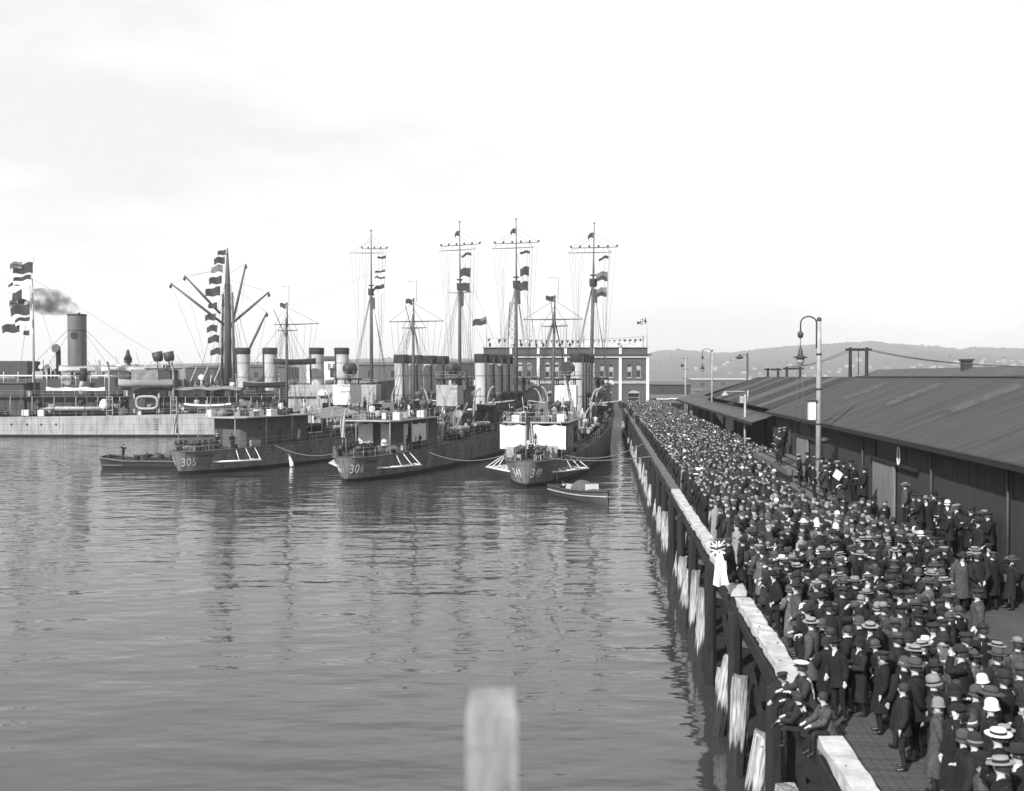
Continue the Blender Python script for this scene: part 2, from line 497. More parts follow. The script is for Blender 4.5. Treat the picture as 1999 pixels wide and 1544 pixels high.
while v < 205:
    # tall dark pile carrying the waling, tarred fascia planks, then a raking pair of shorter worn piles under a cap timber
    inst('fender_pile', tall_d[i % 3], wharf, (3.84, v + 5.2, 0), rz=random.uniform(0, .5))
    for k in range(1):
        inst('fascia_plank', fasc[(i + k) % 4], wharf, (4.16 - .03 * (k % 2), v + 3.5, DZ - 0.62 - .53 * k))
    for dv in (random.uniform(-.4, .2), random.uniform(.55, 1.2)):
        o = inst('fender_pile', random.choice(short_p), wharf, (3.62 + random.uniform(-.06, .06), v + dv, 0), rz=random.uniform(0, .5))
        o.rotation_euler.y = R(random.uniform(3, 12)); o.rotation_euler.x = R(random.uniform(-5, 5))
    if random.random() < .7:
        o = inst('fender_pile', random.choice(short_p), wharf, (3.7, v + 2.9 + random.uniform(0, 1), 0), rz=.3); o.rotation_euler.y = R(3)
    if v < 75:
        MB().box((0, 0, 0), (1.5, 0.34, 0.16), ry=R(12)).build('cap_timber', M_timber, wharf, (4.75, v + 0.3, 2.72), rz=R(random.uniform(-14, 14)))
        MB().beam((4.3, v + 1.2, 0.9), (4.3, v + 4.9, 2.5), 0.12, 0.3).build('brace', M_timber_d, wharf)
    for uu in (6.6, 9.4):
        if v < 120: inst('inner_pile', tall_d[(i + 1) % 3], wharf, (uu, v + 0.4, 0))
    v += 7.12; i += 1
mb = MB(); mb.box((13.5, 110, 1.2), (0.4, 200, 5.2)); mb.build('back_wall', M_timber_d, wharf)

# ================================================================== GOODS SHEDS
def roof_material(name, v, var=0.42):
    m = bpy.data.materials.new(name); m.use_nodes = True
    N, L = m.node_tree.nodes, m.node_tree.links; b = N['Principled BSDF']
    b.inputs['Roughness'].default_value = 0.75; b.inputs['Specular IOR Level'].default_value = 0.2
    tc = N.new('ShaderNodeTexCoord')
    mp = N.new('ShaderNodeMapping'); mp.inputs['Scale'].default_value = (0.22, 1.3, 0.22)
    L.new(tc.outputs['Object'], mp.inputs['Vector'])
    n = N.new('ShaderNodeTexNoise'); n.inputs['Scale'].default_value = 1.0; n.inputs['Detail'].default_value = 8; n.inputs['Roughness'].default_value = 0.65
    L.new(mp.outputs['Vector'], n.inputs['Vector'])
    cr = N.new('ShaderNodeValToRGB'); cr.color_ramp.elements[0].position = 0.3; cr.color_ramp.elements[1].position = 0.72
    cr.color_ramp.elements[0].color = grey(v * (1 - var)); cr.color_ramp.elements[1].color = grey(v * (1 + var))
    L.new(n.outputs['Fac'], cr.inputs['Fac'])
    wv = N.new('ShaderNodeTexWave'); wv.wave_type = 'BANDS'; wv.bands_direction = 'Y'; wv.inputs['Scale'].default_value = 4.1
    L.new(tc.outputs['Object'], wv.inputs['Vector'])
    L.new(cr.outputs['Color'], b.inputs['Base Color'])
    bp = N.new('ShaderNodeBump'); bp.inputs['Strength'].default_value = 0.25; bp.inputs['Distance'].default_value = 0.015
    L.new(wv.outputs['Fac'], bp.inputs['Height']); L.new(bp.outputs['Normal'], b.inputs['Normal'])
    return m
M_roof = roof_material('corrugated_roof', 0.035)
M_roof2 = roof_material('dark_corrugated_roof', 0.018, 0.5)
M_roof3 = roof_material('pale_corrugated_roof', 0.055, 0.3)
U0 = 12.6; ZE, ZR, UR = 8.88, 11.17, 18.6      # wall line, eave, ridge height, ridge line
shed = empty('goods_shed', W(U0, 40, DZ), -WA, 'long dark timber goods shed with grey corrugated roof, nearest the camera', 'shed')
def SL(u, v, z): return (u - U0, v - 40, z - DZ)
va_, vb_ = 14.0, 77.5
# roof in sheets of corrugated iron, each a real lapped slab
nsh = 64
for k in range(nsh):
    a = va_ + (vb_ - va_) * k / nsh; b = va_ + (vb_ - va_) * (k + 1) / nsh + 0.06
    lift = 0.004 if k % 2 else 0.0
    m_ = MB()
    m_.slab([SL(U0 - .55, a, ZE - .26 + lift), SL(UR, a, ZR + lift), SL(UR, b, ZR + lift), SL(U0 - .55, b, ZE - .26 + lift)][::-1], 0.03)
    m_.build('roof_sheet', M_roof, shed)
mb = MB(); mb.slab([SL(UR, va_, ZR), SL(UR + 6.5, va_, ZE - .26), SL(UR + 6.5, vb_, ZE - .26), SL(UR, vb_, ZR)][::-1], 0.04); mb.build('back_roof', M_roof, shed)
mb = MB(); mb.beam(SL(UR, va_, ZR + .03), SL(UR, vb_, ZR + .03), 0.4, 0.07); mb.build('ridge_cap', M_roof3, shed)
mb = MB(); mb.beam(SL(U0 - .62, va_, ZE - .34), SL(U0 - .62, vb_, ZE - .34), 0.16, 0.2); mb.build('gutter', M_fascia, shed)
mb = MB(); mb.beam(SL(U0 - .3, va_, ZE - .40), SL(U0 - .3, vb_, ZE - .40), 0.5, 0.06); mb.build('soffit', M_fascia, shed)
mb = MB(); mb.box(SL(U0 + 3.2, (va_ + vb_) / 2, (DZ + ZE) / 2 - .15), (6.2, vb_ - va_ - .1, ZE - DZ - .35)); mb.build('wall_frame', M_fascia, shed)
mb = MB(); mb.add([SL(U0, vb_ - .02, ZE - .2), SL(UR, vb_ - .02, ZR - .06), SL(UR + 6, vb_ - .02, ZE - .2), SL(UR + 6, vb_ - .02, DZ), SL(U0, vb_ - .02, DZ)], [(0, 1, 2, 3, 4)]); mb.build('gable_wall', M_shedwall, shed)
bd = MB(); bd.box((0, 0, 0), (0.035, 0.232, ZE - DZ - 0.42)); bd_me = bd.mesh('board', M_shedwall)
doors = [(45.8, 49.3), (64.8, 68.4)]
nb = 240; k = 0
vv = 18.0
while vv < vb_ - .15:
    if not any(a - .1 < vv < b + .1 for a, b in doors):
        inst('board', bd_me, shed, SL(U0 + random.uniform(-.012, .012) + .05, vv, (DZ + ZE) / 2 - .2))
    vv += 0.24
for a, b in doors:
    d_ = MB(); d_.box((0, 0, 0), (0.06, b - a, 3.0)); dd = d_.build('door', M_door, shed, SL(U0 - 0.02, (a + b) / 2, DZ + 1.5))
    n_ = 11
    for q in range(n_):
        MB().box((-0.045, -(b - a) / 2 + (b - a) * (q + .5) / n_, 0), (0.03, (b - a) / n_ - .018, 2.98)).build('door_plank', M_door, dd)
    mb = MB(); mb.box(SL(U0 - .12, (a + b) / 2 - 1.5, DZ + 3.13), (0.1, (b - a) * 2.1, 0.16)); mb.build('door_track', M_fascia, shed)
    mb = MB(); mb.box(SL(U0 - .10, a - .12, DZ + 1.5), (0.12, 0.16, 3.0)); mb.build('door_post', M_door, shed)
for (a, z0) in ((40.5, 0), (51.0, 0), (60.5, 0), (70.5, 0), (33, 0)):
    mb = MB(); mb.tube([SL(U0 - .12, a, ZE - .4), SL(U0 - .12, a, DZ)], 0.05, 6); mb.build('downpipe', M_iron, shed)
def on_roof(u, v, lift=0.0):
    t = (u - U0 + .55) / (UR - U0 + .55)
    return SL(u, v, ZE - .26 + (ZR - ZE + .26) * t + lift)
for v in (29.2, 36.5, 45.0, 55.0, 65.0):         # raised roof lights: a kerbed pane with two ribs
    sk = MB()
    for dv in (-0.22, 0.22): sk.beam(on_roof(14.6, v + dv, .12), on_roof(17.4, v + dv, .12), 0.07, 0.16)
    sk.beam(on_roof(14.6, v - .26, .12), on_roof(14.6, v + .26, .12), 0.09, 0.2)
    so = sk.build('roof_light', mat('roof_light_frame', .065, .8, .3, 3), shed)
    for dv in (0,):
        MB().slab([on_roof(14.62, v + dv - .15, .13), on_roof(14.62, v + dv + .15, .13), on_roof(17.4, v + dv + .15, .13), on_roof(17.4, v + dv - .15, .13)], .02).build('pane', mat('grimy_pane', .02, .8, .3, 3, spec=.1), so)

# ---- the second shed with the dark patched roof and the open canopy
shed2 = empty('goods_shed', W(U0, 100, DZ), -WA, 'farther goods shed with patchy black roof, open dark front and canopy', 'shed')
def SL2(u, v, z): return (u - U0, v - 100, z - DZ)
va2, vb2 = 77.7, 126.0
for k in range(30):
    a = va2 + (vb2 - va2) * k / 30; b = va2 + (vb2 - va2) * (k + 1) / 30 + .05
    m_ = MB(); lf = 0.012 * (k % 2)
    m_.slab([SL2(U0 - .3, a, ZE - .12 + lf), SL2(UR, a, ZR - .03 + lf), SL2(UR, b, ZR - .03 + lf), SL2(U0 - .3, b, ZE - .12 + lf)][::-1], 0.03)
    m_.build('roof_sheet', M_roof3 if k in (3, 4, 9, 10, 11, 17, 22, 23) else M_roof2, shed2)
mb = MB(); mb.slab([SL2(UR, va2, ZR - .03), SL2(UR + 6, va2, ZE), SL2(UR + 6, vb2, ZE), SL2(UR, vb2, ZR - .03)][::-1], .04)
mb.slab([SL2(UR, vb2, ZR - .03), SL2(UR + 6, vb2 + 5, ZE - .1), SL2(U0 - .3, vb2 + 5, ZE - .1)][::-1], .04); mb.build('back_roof', M_roof2, shed2)
mb = MB(); mb.slab([SL2(10.9, va2, 7.75), SL2(U0 + .2, va2, 8.32), SL2(U0 + .2, 158, 8.32), SL2(10.9, 158, 7.75)][::-1], .05); mb.build('canopy', M_roof3, shed2)
mb = MB(); mb.beam(SL2(10.9, va2, 7.66), SL2(10.9, 158, 7.66), .1, .2); mb.build('canopy_fascia', M_fascia, shed2)
mb = MB(); mb.box(SL2(16.5, 118, 6.2), (.2, 80, 3.8)); mb.build('interior_shade_sheet', M_fascia, shed2)  # black sheet standing in for the shade inside the open shed
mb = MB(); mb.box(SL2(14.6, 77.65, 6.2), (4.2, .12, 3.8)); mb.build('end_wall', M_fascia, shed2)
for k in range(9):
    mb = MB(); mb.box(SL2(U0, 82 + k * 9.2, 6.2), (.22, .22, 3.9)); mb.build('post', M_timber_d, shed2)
# low roof of the last shed, beyond
shed3 = empty('goods_shed', W(U0, 142, DZ), -WA, 'low pale roofed shed at the far end of the row', 'shed')
def SL3(u, v, z): return (u - U0, v - 142, z - DZ)
mb = MB(); mb.slab([SL3(U0 + .3, 131.5, 8.34), SL3(17.6, 131.5, 9.9), SL3(17.6, 159, 9.9), SL3(U0 + .3, 159, 8.34)][::-1], .05); mb.build('roof', M_roof3, shed3)
mb = MB(); mb.slab([SL3(17.6, 131.5, 9.9), SL3(23, 131.5, 8.3), SL3(23, 159, 8.3), SL3(17.6, 159, 9.9)][::-1], .05); mb.build('back_roof', M_roof3, shed3)
mb = MB(); mb.box(SL3(18, 146, 6.25), (9, 26, 3.85)); mb.build('wall', M_shedwall, shed3)
# parallel shed behind with its ridge showing over the first
shed4 = empty('goods_shed', W(33, 70, DZ), -WA, 'shed behind the nearest one, only its ridge and chimney showing', 'shed')
def SL4(u, v, z): return (u - 33, v - 70, z - DZ)
mb = MB(); mb.slab([SL4(26, 36, 9.0), SL4(33, 36, 12.0), SL4(33, 128, 12.0), SL4(26, 128, 9.0)][::-1], .05); mb.build('roof', M_roof3, shed4)
mb = MB(); mb.slab([SL4(33, 36, 12.0), SL4(40, 36, 9), SL4(40, 128, 9), SL4(33, 128, 12.0)][::-1], .05); mb.build('back_roof', M_roof3, shed4)
mb = MB(); mb.box(SL4(33, 82, 6.6), (13.6, 91, 4.6)); mb.build('wall', M_shedwall, shed4)
mb = MB(); mb.box(SL4(32.6, 96, 12.1), (.8, .8, 1.1)); mb.box(SL4(32.6, 96, 12.7), (1.05, 1.05, .16)); mb.build('chimney', M_roof, shed4)

# ================================================================== BRICK BUILDING at the head of the wharf
def brick_material():
    m = bpy.data.materials.new('dark_brick'); m.use_nodes = True
    N, L = m.node_tree.nodes, m.node_tree.links; b = N['Principled BSDF']; b.inputs['Roughness'].default_value = 0.9
    tc = N.new('ShaderNodeTexCoord'); mp = N.new('ShaderNodeMapping'); mp.inputs['Rotation'].default_value = (R(90), 0, 0)
    L.new(tc.outputs['Object'], mp.inputs['Vector'])
    br = N.new('ShaderNodeTexBrick'); br.inputs['Scale'].default_value = 4.0
    br.inputs['Color1'].default_value = grey(0.05); br.inputs['Color2'].default_value = grey(0.075); br.inputs['Mortar'].default_value = grey(0.10)
    br.inputs['Mortar Size'].default_value = 0.012
    L.new(mp.outputs['Vector'], br.inputs['Vector'])
    n = N.new('ShaderNodeTexNoise'); n.inputs['Scale'].default_value = 0.5; n.inputs['Detail'].default_value = 7; L.new(tc.outputs['Object'], n.inputs['Vector'])
    mx = N.new('ShaderNodeMix'); mx.data_type = 'RGBA'; mx.blend_type = 'MULTIPLY'; mx.inputs['Factor'].default_value = 0.5
    L.new(br.outputs['Color'], mx.inputs['A']); L.new(n.outputs['Fac'], mx.inputs['B'])
    L.new(mx.outputs['Result'], b.inputs['Base Color'])
    return m
M_brick = brick_material()
BY = 230.0
def bx(px): return (px - CX) / F * BY
BX0, BX1 = bx(944), bx(1264)
bld = empty('brick_building', ((BX0 + BX1) / 2, BY, DZ), 0, 'two storey dark brick building with white pilasters and flag decked roof', 'building')
bcx = (BX0 + BX1) / 2
def BL(x, y, z): return (x - bcx, y - BY, z - DZ)
def bz(py): return HC + (735 - py) / F * BY
WWID = BX1 - BX0
mb = MB()
# front wall with real openings: built from piers and bands
bays = [944 + (1264 - 944) * k / 6 for k in range(7)]
wins = []
for k in range(6):
    c = (bx(bays[k]) + bx(bays[k + 1])) / 2
    for d in (-1.02, 1.02): wins.append((c + d, 0.52, bz(737), bz(708), 'sash'))
    wins.append((c, 1.25, bz(788), bz(762), 'wide'))
def wall_with_holes(x0, x1, z0, z1, y, th, holes):
    m_ = MB(); xs = sorted({x0, x1} | {h[0] - h[1] for h in holes} | {h[0] + h[1] for h in holes}); zs = sorted({z0, z1} | {h[2] for h in holes} | {h[3] for h in holes})
    for i in range(len(xs) - 1):
        for j in range(len(zs) - 1):
            cx_, cz_ = (xs[i] + xs[i+1]) / 2, (zs[j] + zs[j+1]) / 2
            if any(abs(cx_ - h[0]) < h[1] and h[2] < cz_ < h[3] for h in holes): continue
            m_.box(BL(cx_, y + th / 2, cz_), (xs[i+1] - xs[i], th, zs[j+1] - zs[j]))
    return m_
wall_with_holes(BX0, BX1, DZ, bz(678), BY, 0.5, wins).build('wall', M_brick, bld)
mb = MB(); mb.box(BL(BX0 + .25, BY + 10.5, 10.9), (.5, 20, 13.2)); mb.box(BL(BX1 - .25, BY + 10.5, 10.9), (.5, 20, 13.2)); mb.box(BL(bcx, BY + 20, 10.9), (WWID, .5, 13.1)); mb.build('side_wall', M_brick, bld)
mb = MB(); mb.box(BL(bcx, BY + 10.2, bz(684)), (WWID - 1.1, 19, .3)); mb.build('roof', M_land, bld)
for (c, hw, z0, z1, kd) in wins:
    fr = MB(); y = BY + .18
    fr.box(BL(c - hw + .05, y, (z0 + z1) / 2), (.1, .1, z1 - z0)); fr.box(BL(c + hw - .05, y, (z0 + z1) / 2), (.1, .1, z1 - z0))
    fr.box(BL(c, y, z0 + .05), (2 * hw, .1, .1)); fr.box(BL(c, y, (z0 + z1) / 2 - .1), (2 * hw, .1, .09))
    w_ = fr.build('window', M_pale, bld)
    MB().box(BL(c, BY + .26, (z0 + z1) / 2), (2 * hw, .03, z1 - z0)).build('pane', M_glass, w_)
    if kd == 'sash':
        MB().box(BL(c, BY + .215, z1 - (z1 - z0) * random.choice((.3, .4, .45))), (2 * hw - .2, .03, (z1 - z0) * .34)).build('blind', M_pale, w_)
    MB().box(BL(c, BY - .06, z0 - .08), (2 * hw + .3, .25, .16)).build('sill', M_pale, w_)
    ar = MB(); n_ = 8; ring = []
    for q in range(n_ + 1):
        a_ = PI * q / n_
        ring.append((c - hw * math.cos(a_), z1 - .42 * (hw / .52) ** .5 + .5 * (hw / .52) ** .3 * math.sin(a_)))
    ar.slab([BL(x, BY - .02, z) for x, z in ring], .12)
    ar.build('arch', M_pale if (kd == 'wide' or random.random() < .5) else M_brick, w_)
for k, p in enumerate(bays):
    MB().box(BL(bx(p), BY - .12, (DZ + bz(698)) / 2), (.62, .3, bz(698) - DZ)).build('pilaster', M_white, bld)
    if 0 < k < 6: MB().box(BL(bx(p), BY - .1, bz(685.5)), (.55, .26, 1.55)).build('parapet_pilaster', M_white, bld)
MB().box(BL(bcx, BY - .3, bz(692.5)), (WWID + 1.6, 1.0, .3)).build('cornice', M_iron, bld)
MB().box(BL(bcx, BY - .17, bz(695.6)), (WWID + .5, .5, .55)).build('frieze', M_white, bld)
MB().box(BL(bcx, BY - .09, bz(746)), (WWID + .2, .26, .62)).build('string_course', M_pale, bld)
MB().box(BL(bcx, BY - .1, bz(678)), (WWID + .6, .55, .16)).build('coping', M_pale, bld)
# railing round the roof and the big white letters
rail = MB()
rx0, rx1 = bx(1136), BX1 - .3
for k in range(9): rail.box(BL(rx0 + (rx1 - rx0) * k / 8, BY + .4, bz(672)), (.06, .06, 1.3))
for py in (667.5, 670, 672.5, 675): rail.box(BL((rx0 + rx1) / 2, BY + .4, bz(py)), (rx1 - rx0, .05, .07))
rail.build('roof_railing', M_white, bld)
def text_mesh(txt, size, mat_, th=0.04):
    cu = bpy.data.curves.new('txt', 'FONT'); cu.body = txt; cu.size = size; cu.extrude = th; cu.align_x = 'LEFT'; cu.resolution_u = 3
    ob = bpy.data.objects.new('txt', cu); COL.objects.link(ob)
    bpy.context.view_layer.update()
    me = bpy.data.meshes.new_from_object(ob.evaluated_get(bpy.context.evaluated_depsgraph_get()))
    bpy.data.objects.remove(ob); me.materials.clear(); me.materials.append(mat_)
    return me
xx = bx(1148)
for ch in 'WELCOME':
    me = text_mesh(ch, 1.75, M_white, .06)
    o = inst('sign_letter', me, bld, BL(xx, BY + .1, bz(676.5)), rot=(PI / 2, 0, 0)); xx += 1.55
for px in (1140, 1256): MB().tube([BL(bx(px), BY + .6, bz(678)), BL(bx(px), BY + .6, bz(655))], .1, 6).build('roof_post', M_iron, bld)
# ================================================================== SHIPS
def interp(x, xs, ys): return float(np.interp(x, xs, ys))

class Hull:
    """plan and section of a hull; y runs forward from the stern, x to starboard"""
    def __init__(s, st, deck, wl, dz, over=0.8, bot=-1.0):
        s.st, s.deck, s.wl, s.dzs, s.over, s.bot = st, deck, wl, dz, over, bot
    def dz(s, y): return interp(y, s.st, s.dzs)
    def hb(s, y, z):
        d, w, D = interp(y, s.st, s.deck), interp(y, s.st, s.wl), s.dz(y)
        t = max(0.0, z) / D
        if z < 0: return w * (1 + 0.25 * z)
        return w + (d - w) * (t ** 1.15)
    def pt(s, y, z, side):
        D = s.dz(y)
        sh = -s.over * max(0.0, z) / D * max(0.0, 1 - y / 6.0)
        rk = 1.8 * max(0.0, z) / D * max(0.0, (y - s.st[-1] + 14) / 14)
        return Vector((side * s.hb(y, z), y + sh + rk, z))
    def build(s, root, m_hull, m_boot, m_deck, ys):
        bz_ = 0.42
        for nm, zs, m_ in (('hull', [bz_, .34, .6, .82, 1.0], m_hull), ('boot_topping', [s.bot, 0.0, bz_], m_boot)):
            mb = MB()
            for side in (-1, 1):
                rings = []
                for y in ys:
                    D = s.dz(y)
                    zz = [bz_ if (z == bz_ and nm == 'hull') else (z * D if nm == 'hull' else z) for z in zs]
                    rings.append([s.pt(y, z, side) for z in zz])
                if side > 0: rings = [r_[::-1] for r_ in rings]
                mb.loft(rings, closed=False)
            mb.build(nm, m_, root)
        mb = MB(); vs = []
        for y in ys:
            a = s.pt(y, s.dz(y), -1); b = s.pt(y, s.dz(y), 1)
            a.z -= .03; b.z -= .03
            vs.append([a, b])
        mb.loft(vs, closed=False, smooth=False); mb.build('deck', m_deck, root)
    def arc(s, z, n=120, ymax=14):
        ys = [ymax * (k / n) ** 2 for k in range(n + 1)]
        P = [s.pt(y, z, 1) for y in ys]; L_ = [0]
        for k in range(n): L_.append(L_[-1] + (P[k+1] - P[k]).length)
        return ys, L_
    def lettering(s, root, txt, start, zb, size, mat_, side, name, squash=0.8, gap=0):
        """letters laid on the plating, following its curve from the stern"""
        ys, L_ = s.arc(zb + size * .35)
        x = start
        chars = txt if side > 0 else txt[::-1]
        for ch in chars:
            if ch == ' ': x += size * .5; continue
            me = text_mesh(ch, size * 1.38, mat_, .012)
            n_ = len(me.vertices); co = np.zeros(n_ * 3); me.vertices.foreach_get('co', co); co = co.reshape(-1, 3)
            x0, x1 = co[:, 0].min(), co[:, 0].max(); wch = (x1 - x0) * squash
            out = []
            for c in co:
                lx = (c[0] - x0) * squash
                a_ = x + (lx if side > 0 else wch - lx)
                y = interp(a_, L_, ys); z = zb + c[1]
                p = s.pt(y, z, side)
                q = s.pt(y + .05, z, side)
                t_ = q - p; nrm = Vector((t_.y, -t_.x, 0)).normalized() * side
                p = p + nrm * (.02 + c[2])
                out += [p.x, p.y, p.z]
            me.vertices.foreach_set('co', out); me.update()
            inst(name, me, root)
            x += wch + size * .16 + gap

def wire(root, a, b, r=0.028, name='stay', sag=0.0, m_=None):
    a, b = Vector(a), Vector(b); pts = [a, b]
    if sag: pts = [a.lerp(b, t) - Vector((0, 0, sag * 4 * t * (1 - t))) for t in [k / 8 for k in range(9)]]
    MB().tube(pts, r, 4, cap=False).build(name, m_ or M_wire, root)

def flag(parent, p, w, h, mats, d=(1, 0, 0), droop=0.15, name='flag', pattern=None, rip=0.12, seed=0, thick=False):
    """a waving cloth: hoist edge at p (top), flying along d"""
    rr = random.Random(seed); d = Vector(d).normalized(); p = Vector(p); n_ = Vector((-d.y, d.x, 0)); nx_, nz_ = 12, 8
    ph_ = rr.uniform(0, 6); V_ = []
    for i in range(nx_ + 1):
        t = i / nx_
        for j in range(nz_ + 1):
            q = j / nz_
            off = n_ * (rip * w * t * math.sin(6.5 * t + ph_ + q * 1.3))
            V_.append(p + d * (w * t) + off + Vector((0, 0, -h * q * (1 - .25 * t) - droop * w * t * t + .05 * w * math.sin(8 * t + ph_))))
    mb = MB(); fs = []
    for i in range(nx_):
        for j in range(nz_):
            k = i * (nz_ + 1) + j
            mb.cur = pattern(i / nx_ + .5 / nx_, j / nz_ + .5 / nz_) if pattern else 0
            mb.f.append([k, k + 1, k + nz_ + 2, k + nz_ + 1]); mb.m.append(mb.cur); mb.sm.append(True)
    mb.v = [tuple(v) for v in V_]
    return mb.build(name, mats, parent)

def railing(root, pts, h=0.95, post_every=2.0, r=0.025, m_=None, rails=(1.0, .55)):
    m_ = m_ or M_pale
    mb = MB()
    pts = [Vector(p) for p in pts]
    for k in range(len(pts) - 1):
        a, b = pts[k], pts[k + 1]; n = max(1, int((b - a).length / post_every))
        for i in range(n + (1 if k == len(pts) - 2 else 0)):
            p = a.lerp(b, i / n); mb.tube([p, p + Vector((0, 0, h))], r, 4, cap=False)
    for f in rails: mb.tube([p + Vector((0, 0, h * f)) for p in pts], r * .7, 4, cap=False)
    o = mb.build('railing', m_, root); o['kind'] = 'stuff'
    return o

def boat_mesh(L, B, D, mats, cover=None):
    """open ship's boat with pointed ends and thwarts; y along its length"""
    mb = MB(); rings = []; n = 14
    for i in range(n + 1):
        t = -1 + 2 * i / n; w = B / 2 * max(.03, (1 - abs(t) ** 2.6)); sh = D * (1 + .25 * t * t)
        rings.append([(w * x, L / 2 * t, z) for x, z in ((-1, sh), (-.93, D * .5), (-.55, D * .12), (0, D * (.0 + .35 * abs(t) ** 5)), (.55, D * .12), (.93, D * .5), (1, sh))])
    mb.cur = 0; mb.loft(rings, closed=False)
    mb.cur = 1
    mb.loft([[(p[0] * .92, p[1] * .97, p[2] + .02) for p in r_][::-1] for r_ in rings], closed=False)
    for sx in (0, 6): mb.tube([Vector(r_[sx]) for r_ in rings], .05, 5)
    if cover is None:
        for t in (-.5, -.1, .3): mb.box((0, L / 2 * t, D * .75), (B * .8, .2, .05))
    else:
        mb.cur = 2
        mb.loft([[(r_[0][0], r_[0][1], r_[0][2] + .03), (r_[0][0] * .5, r_[0][1], r_[0][2] + .22), (0, r_[0][1], r_[0][2] + .34), (-r_[0][0] * .5, r_[0][1], r_[0][2] + .22), (-r_[0][0], r_[0][1], r_[0][2] + .03)] for r_ in rings], closed=False)
    return mb.mesh('boat', mats)

def davit(root, base, side, h=4.2, reach=1.6, r=.11, m_=None, name='davit'):
    x, y, z = base; pts = [(x, y, z), (x, y, z + h * .62)]
    for k in range(1, 9):
        a = PI / 2 * k / 8; pts.append((x + side * reach * (1 - math.cos(a)), y, z + h * .62 + h * .38 * math.sin(a)))
    MB().tube(pts, [r] * 2 + [r * (1 - .04 * k) for k in range(8)], 7).build(name, m_ or M_pale, root)

def searchlight(root, c, face, r=.62, L=1.0, m_=None):
    c = Vector(c); f = Vector(face).normalized()
    d = MB(); d.tube([c - f * L * .62, c - f * L * .5, c - f * L * .1, c + f * L * .5], [r * .35, r * .8, r, r], 14)
    o = d.build('searchlight', m_ or M_iron, root)
    MB().tube([c + f * (L * .5), c + f * (L * .53)], r * .88, 14).build('lens', M_glass, o)
    MB().tube([c + f * (L * .46), c + f * (L * .54)], r * 1.04, 14, cap=False).build('rim', M_pale, o)
    y = MB(); x_ = Vector((-f.y, f.x, 0))
    y.tube([c + x_ * r * 1.08, c + x_ * r * 1.05 - Vector((0, 0, r * 1.3)), c - x_ * r * 1.05 - Vector((0, 0, r * 1.3)), c - x_ * r * 1.08], .06, 5)
    y.tube([c - Vector((0, 0, r * 1.3)), c - Vector((0, 0, r * 2.2))], .16, 8)
    y.build('yoke', M_iron, o)

def torpedo_tubes(root, c, L=6.5, n=3, ang=0.0, m_=None, r=.3):
    c = Vector(c); e = Vector((math.sin(ang), math.cos(ang), 0)); x_ = Vector((e.y, -e.x, 0))
    for k in range(n):
        o_ = x_ * ((k - (n - 1) / 2) * r * 2.1)
        t = MB(); t.tube([c + o_ - e * L / 2, c + o_ + e * L * .3], r, 12)
        ob = t.build('torpedo_tube', m_ or M_pale, root)
        sp = MB(); sp.tube([c + o_ + e * L * .3, c + o_ + e * L * .42, c + o_ + e * L * .5], [r * .9, r * .7, r * .15], 12); sp.build('spoon', m_ or M_pale, ob)
        for f_ in (-.42, -.15, .12, .28):
            MB().tube([c + o_ + e * (L * f_ - .06), c + o_ + e * (L * f_ + .06)], r * 1.12, 12).build('band', M_white if f_ > 0 else M_ship_d, ob)
    MB().lathe([(.7, -.9), (.7, -.35), (.9, -.3), (.9, -r)], 12, c).build('tube_mount', M_ship_d, root)

def gun(root, c, face, L=4.6, elev=0.03, m_=None):
    c = Vector(c); f = Vector(face).normalized(); g = (f + Vector((0, 0, elev))).normalized(); x_ = Vector((f.y, -f.x, 0))
    b = MB(); b.lathe([(.75, 0), (.62, .3), (.38, .75), (.34, 1.0)], 12, c); o = b.build('gun_mount', M_ship_d, root)
    t = MB(); q = c + Vector((0, 0, 1.15)); t.tube([q - g * 1.2, q - g * .9, q + g * .4, q + g * .5, q + g * L * .75], [.2, .26, .22, .14, .09], 10)
    t.tube([q + x_ * .3 - g * .2, q + x_ * .3 + g * .6], .09, 6); t.build('barrel', m_ or M_ship, o)
    s_ = MB(); s_.slab([q + g * .35 - x_ * .8 - Vector((0, 0, .8)), q + g * .35 + x_ * .8 - Vector((0, 0, .8)), q + g * .2 + x_ * .7 + Vector((0, 0, .7)), q + g * .2 - x_ * .7 + Vector((0, 0, .7))], .05)
    s_.build('shield', M_ship, o)

def life_ring(root, c, face, R_=.42, name='life_ring'):
    c = Vector(c); f = Vector(face).normalized(); x_ = Vector((-f.y, f.x, 0)); pts = [c + x_ * R_ * math.cos(2 * PI * k / 16) + Vector((0, 0, R_ * math.sin(2 * PI * k / 16))) for k in range(17)]
    MB().tube(pts, .085, 6, cap=False).build(name, M_white, root)

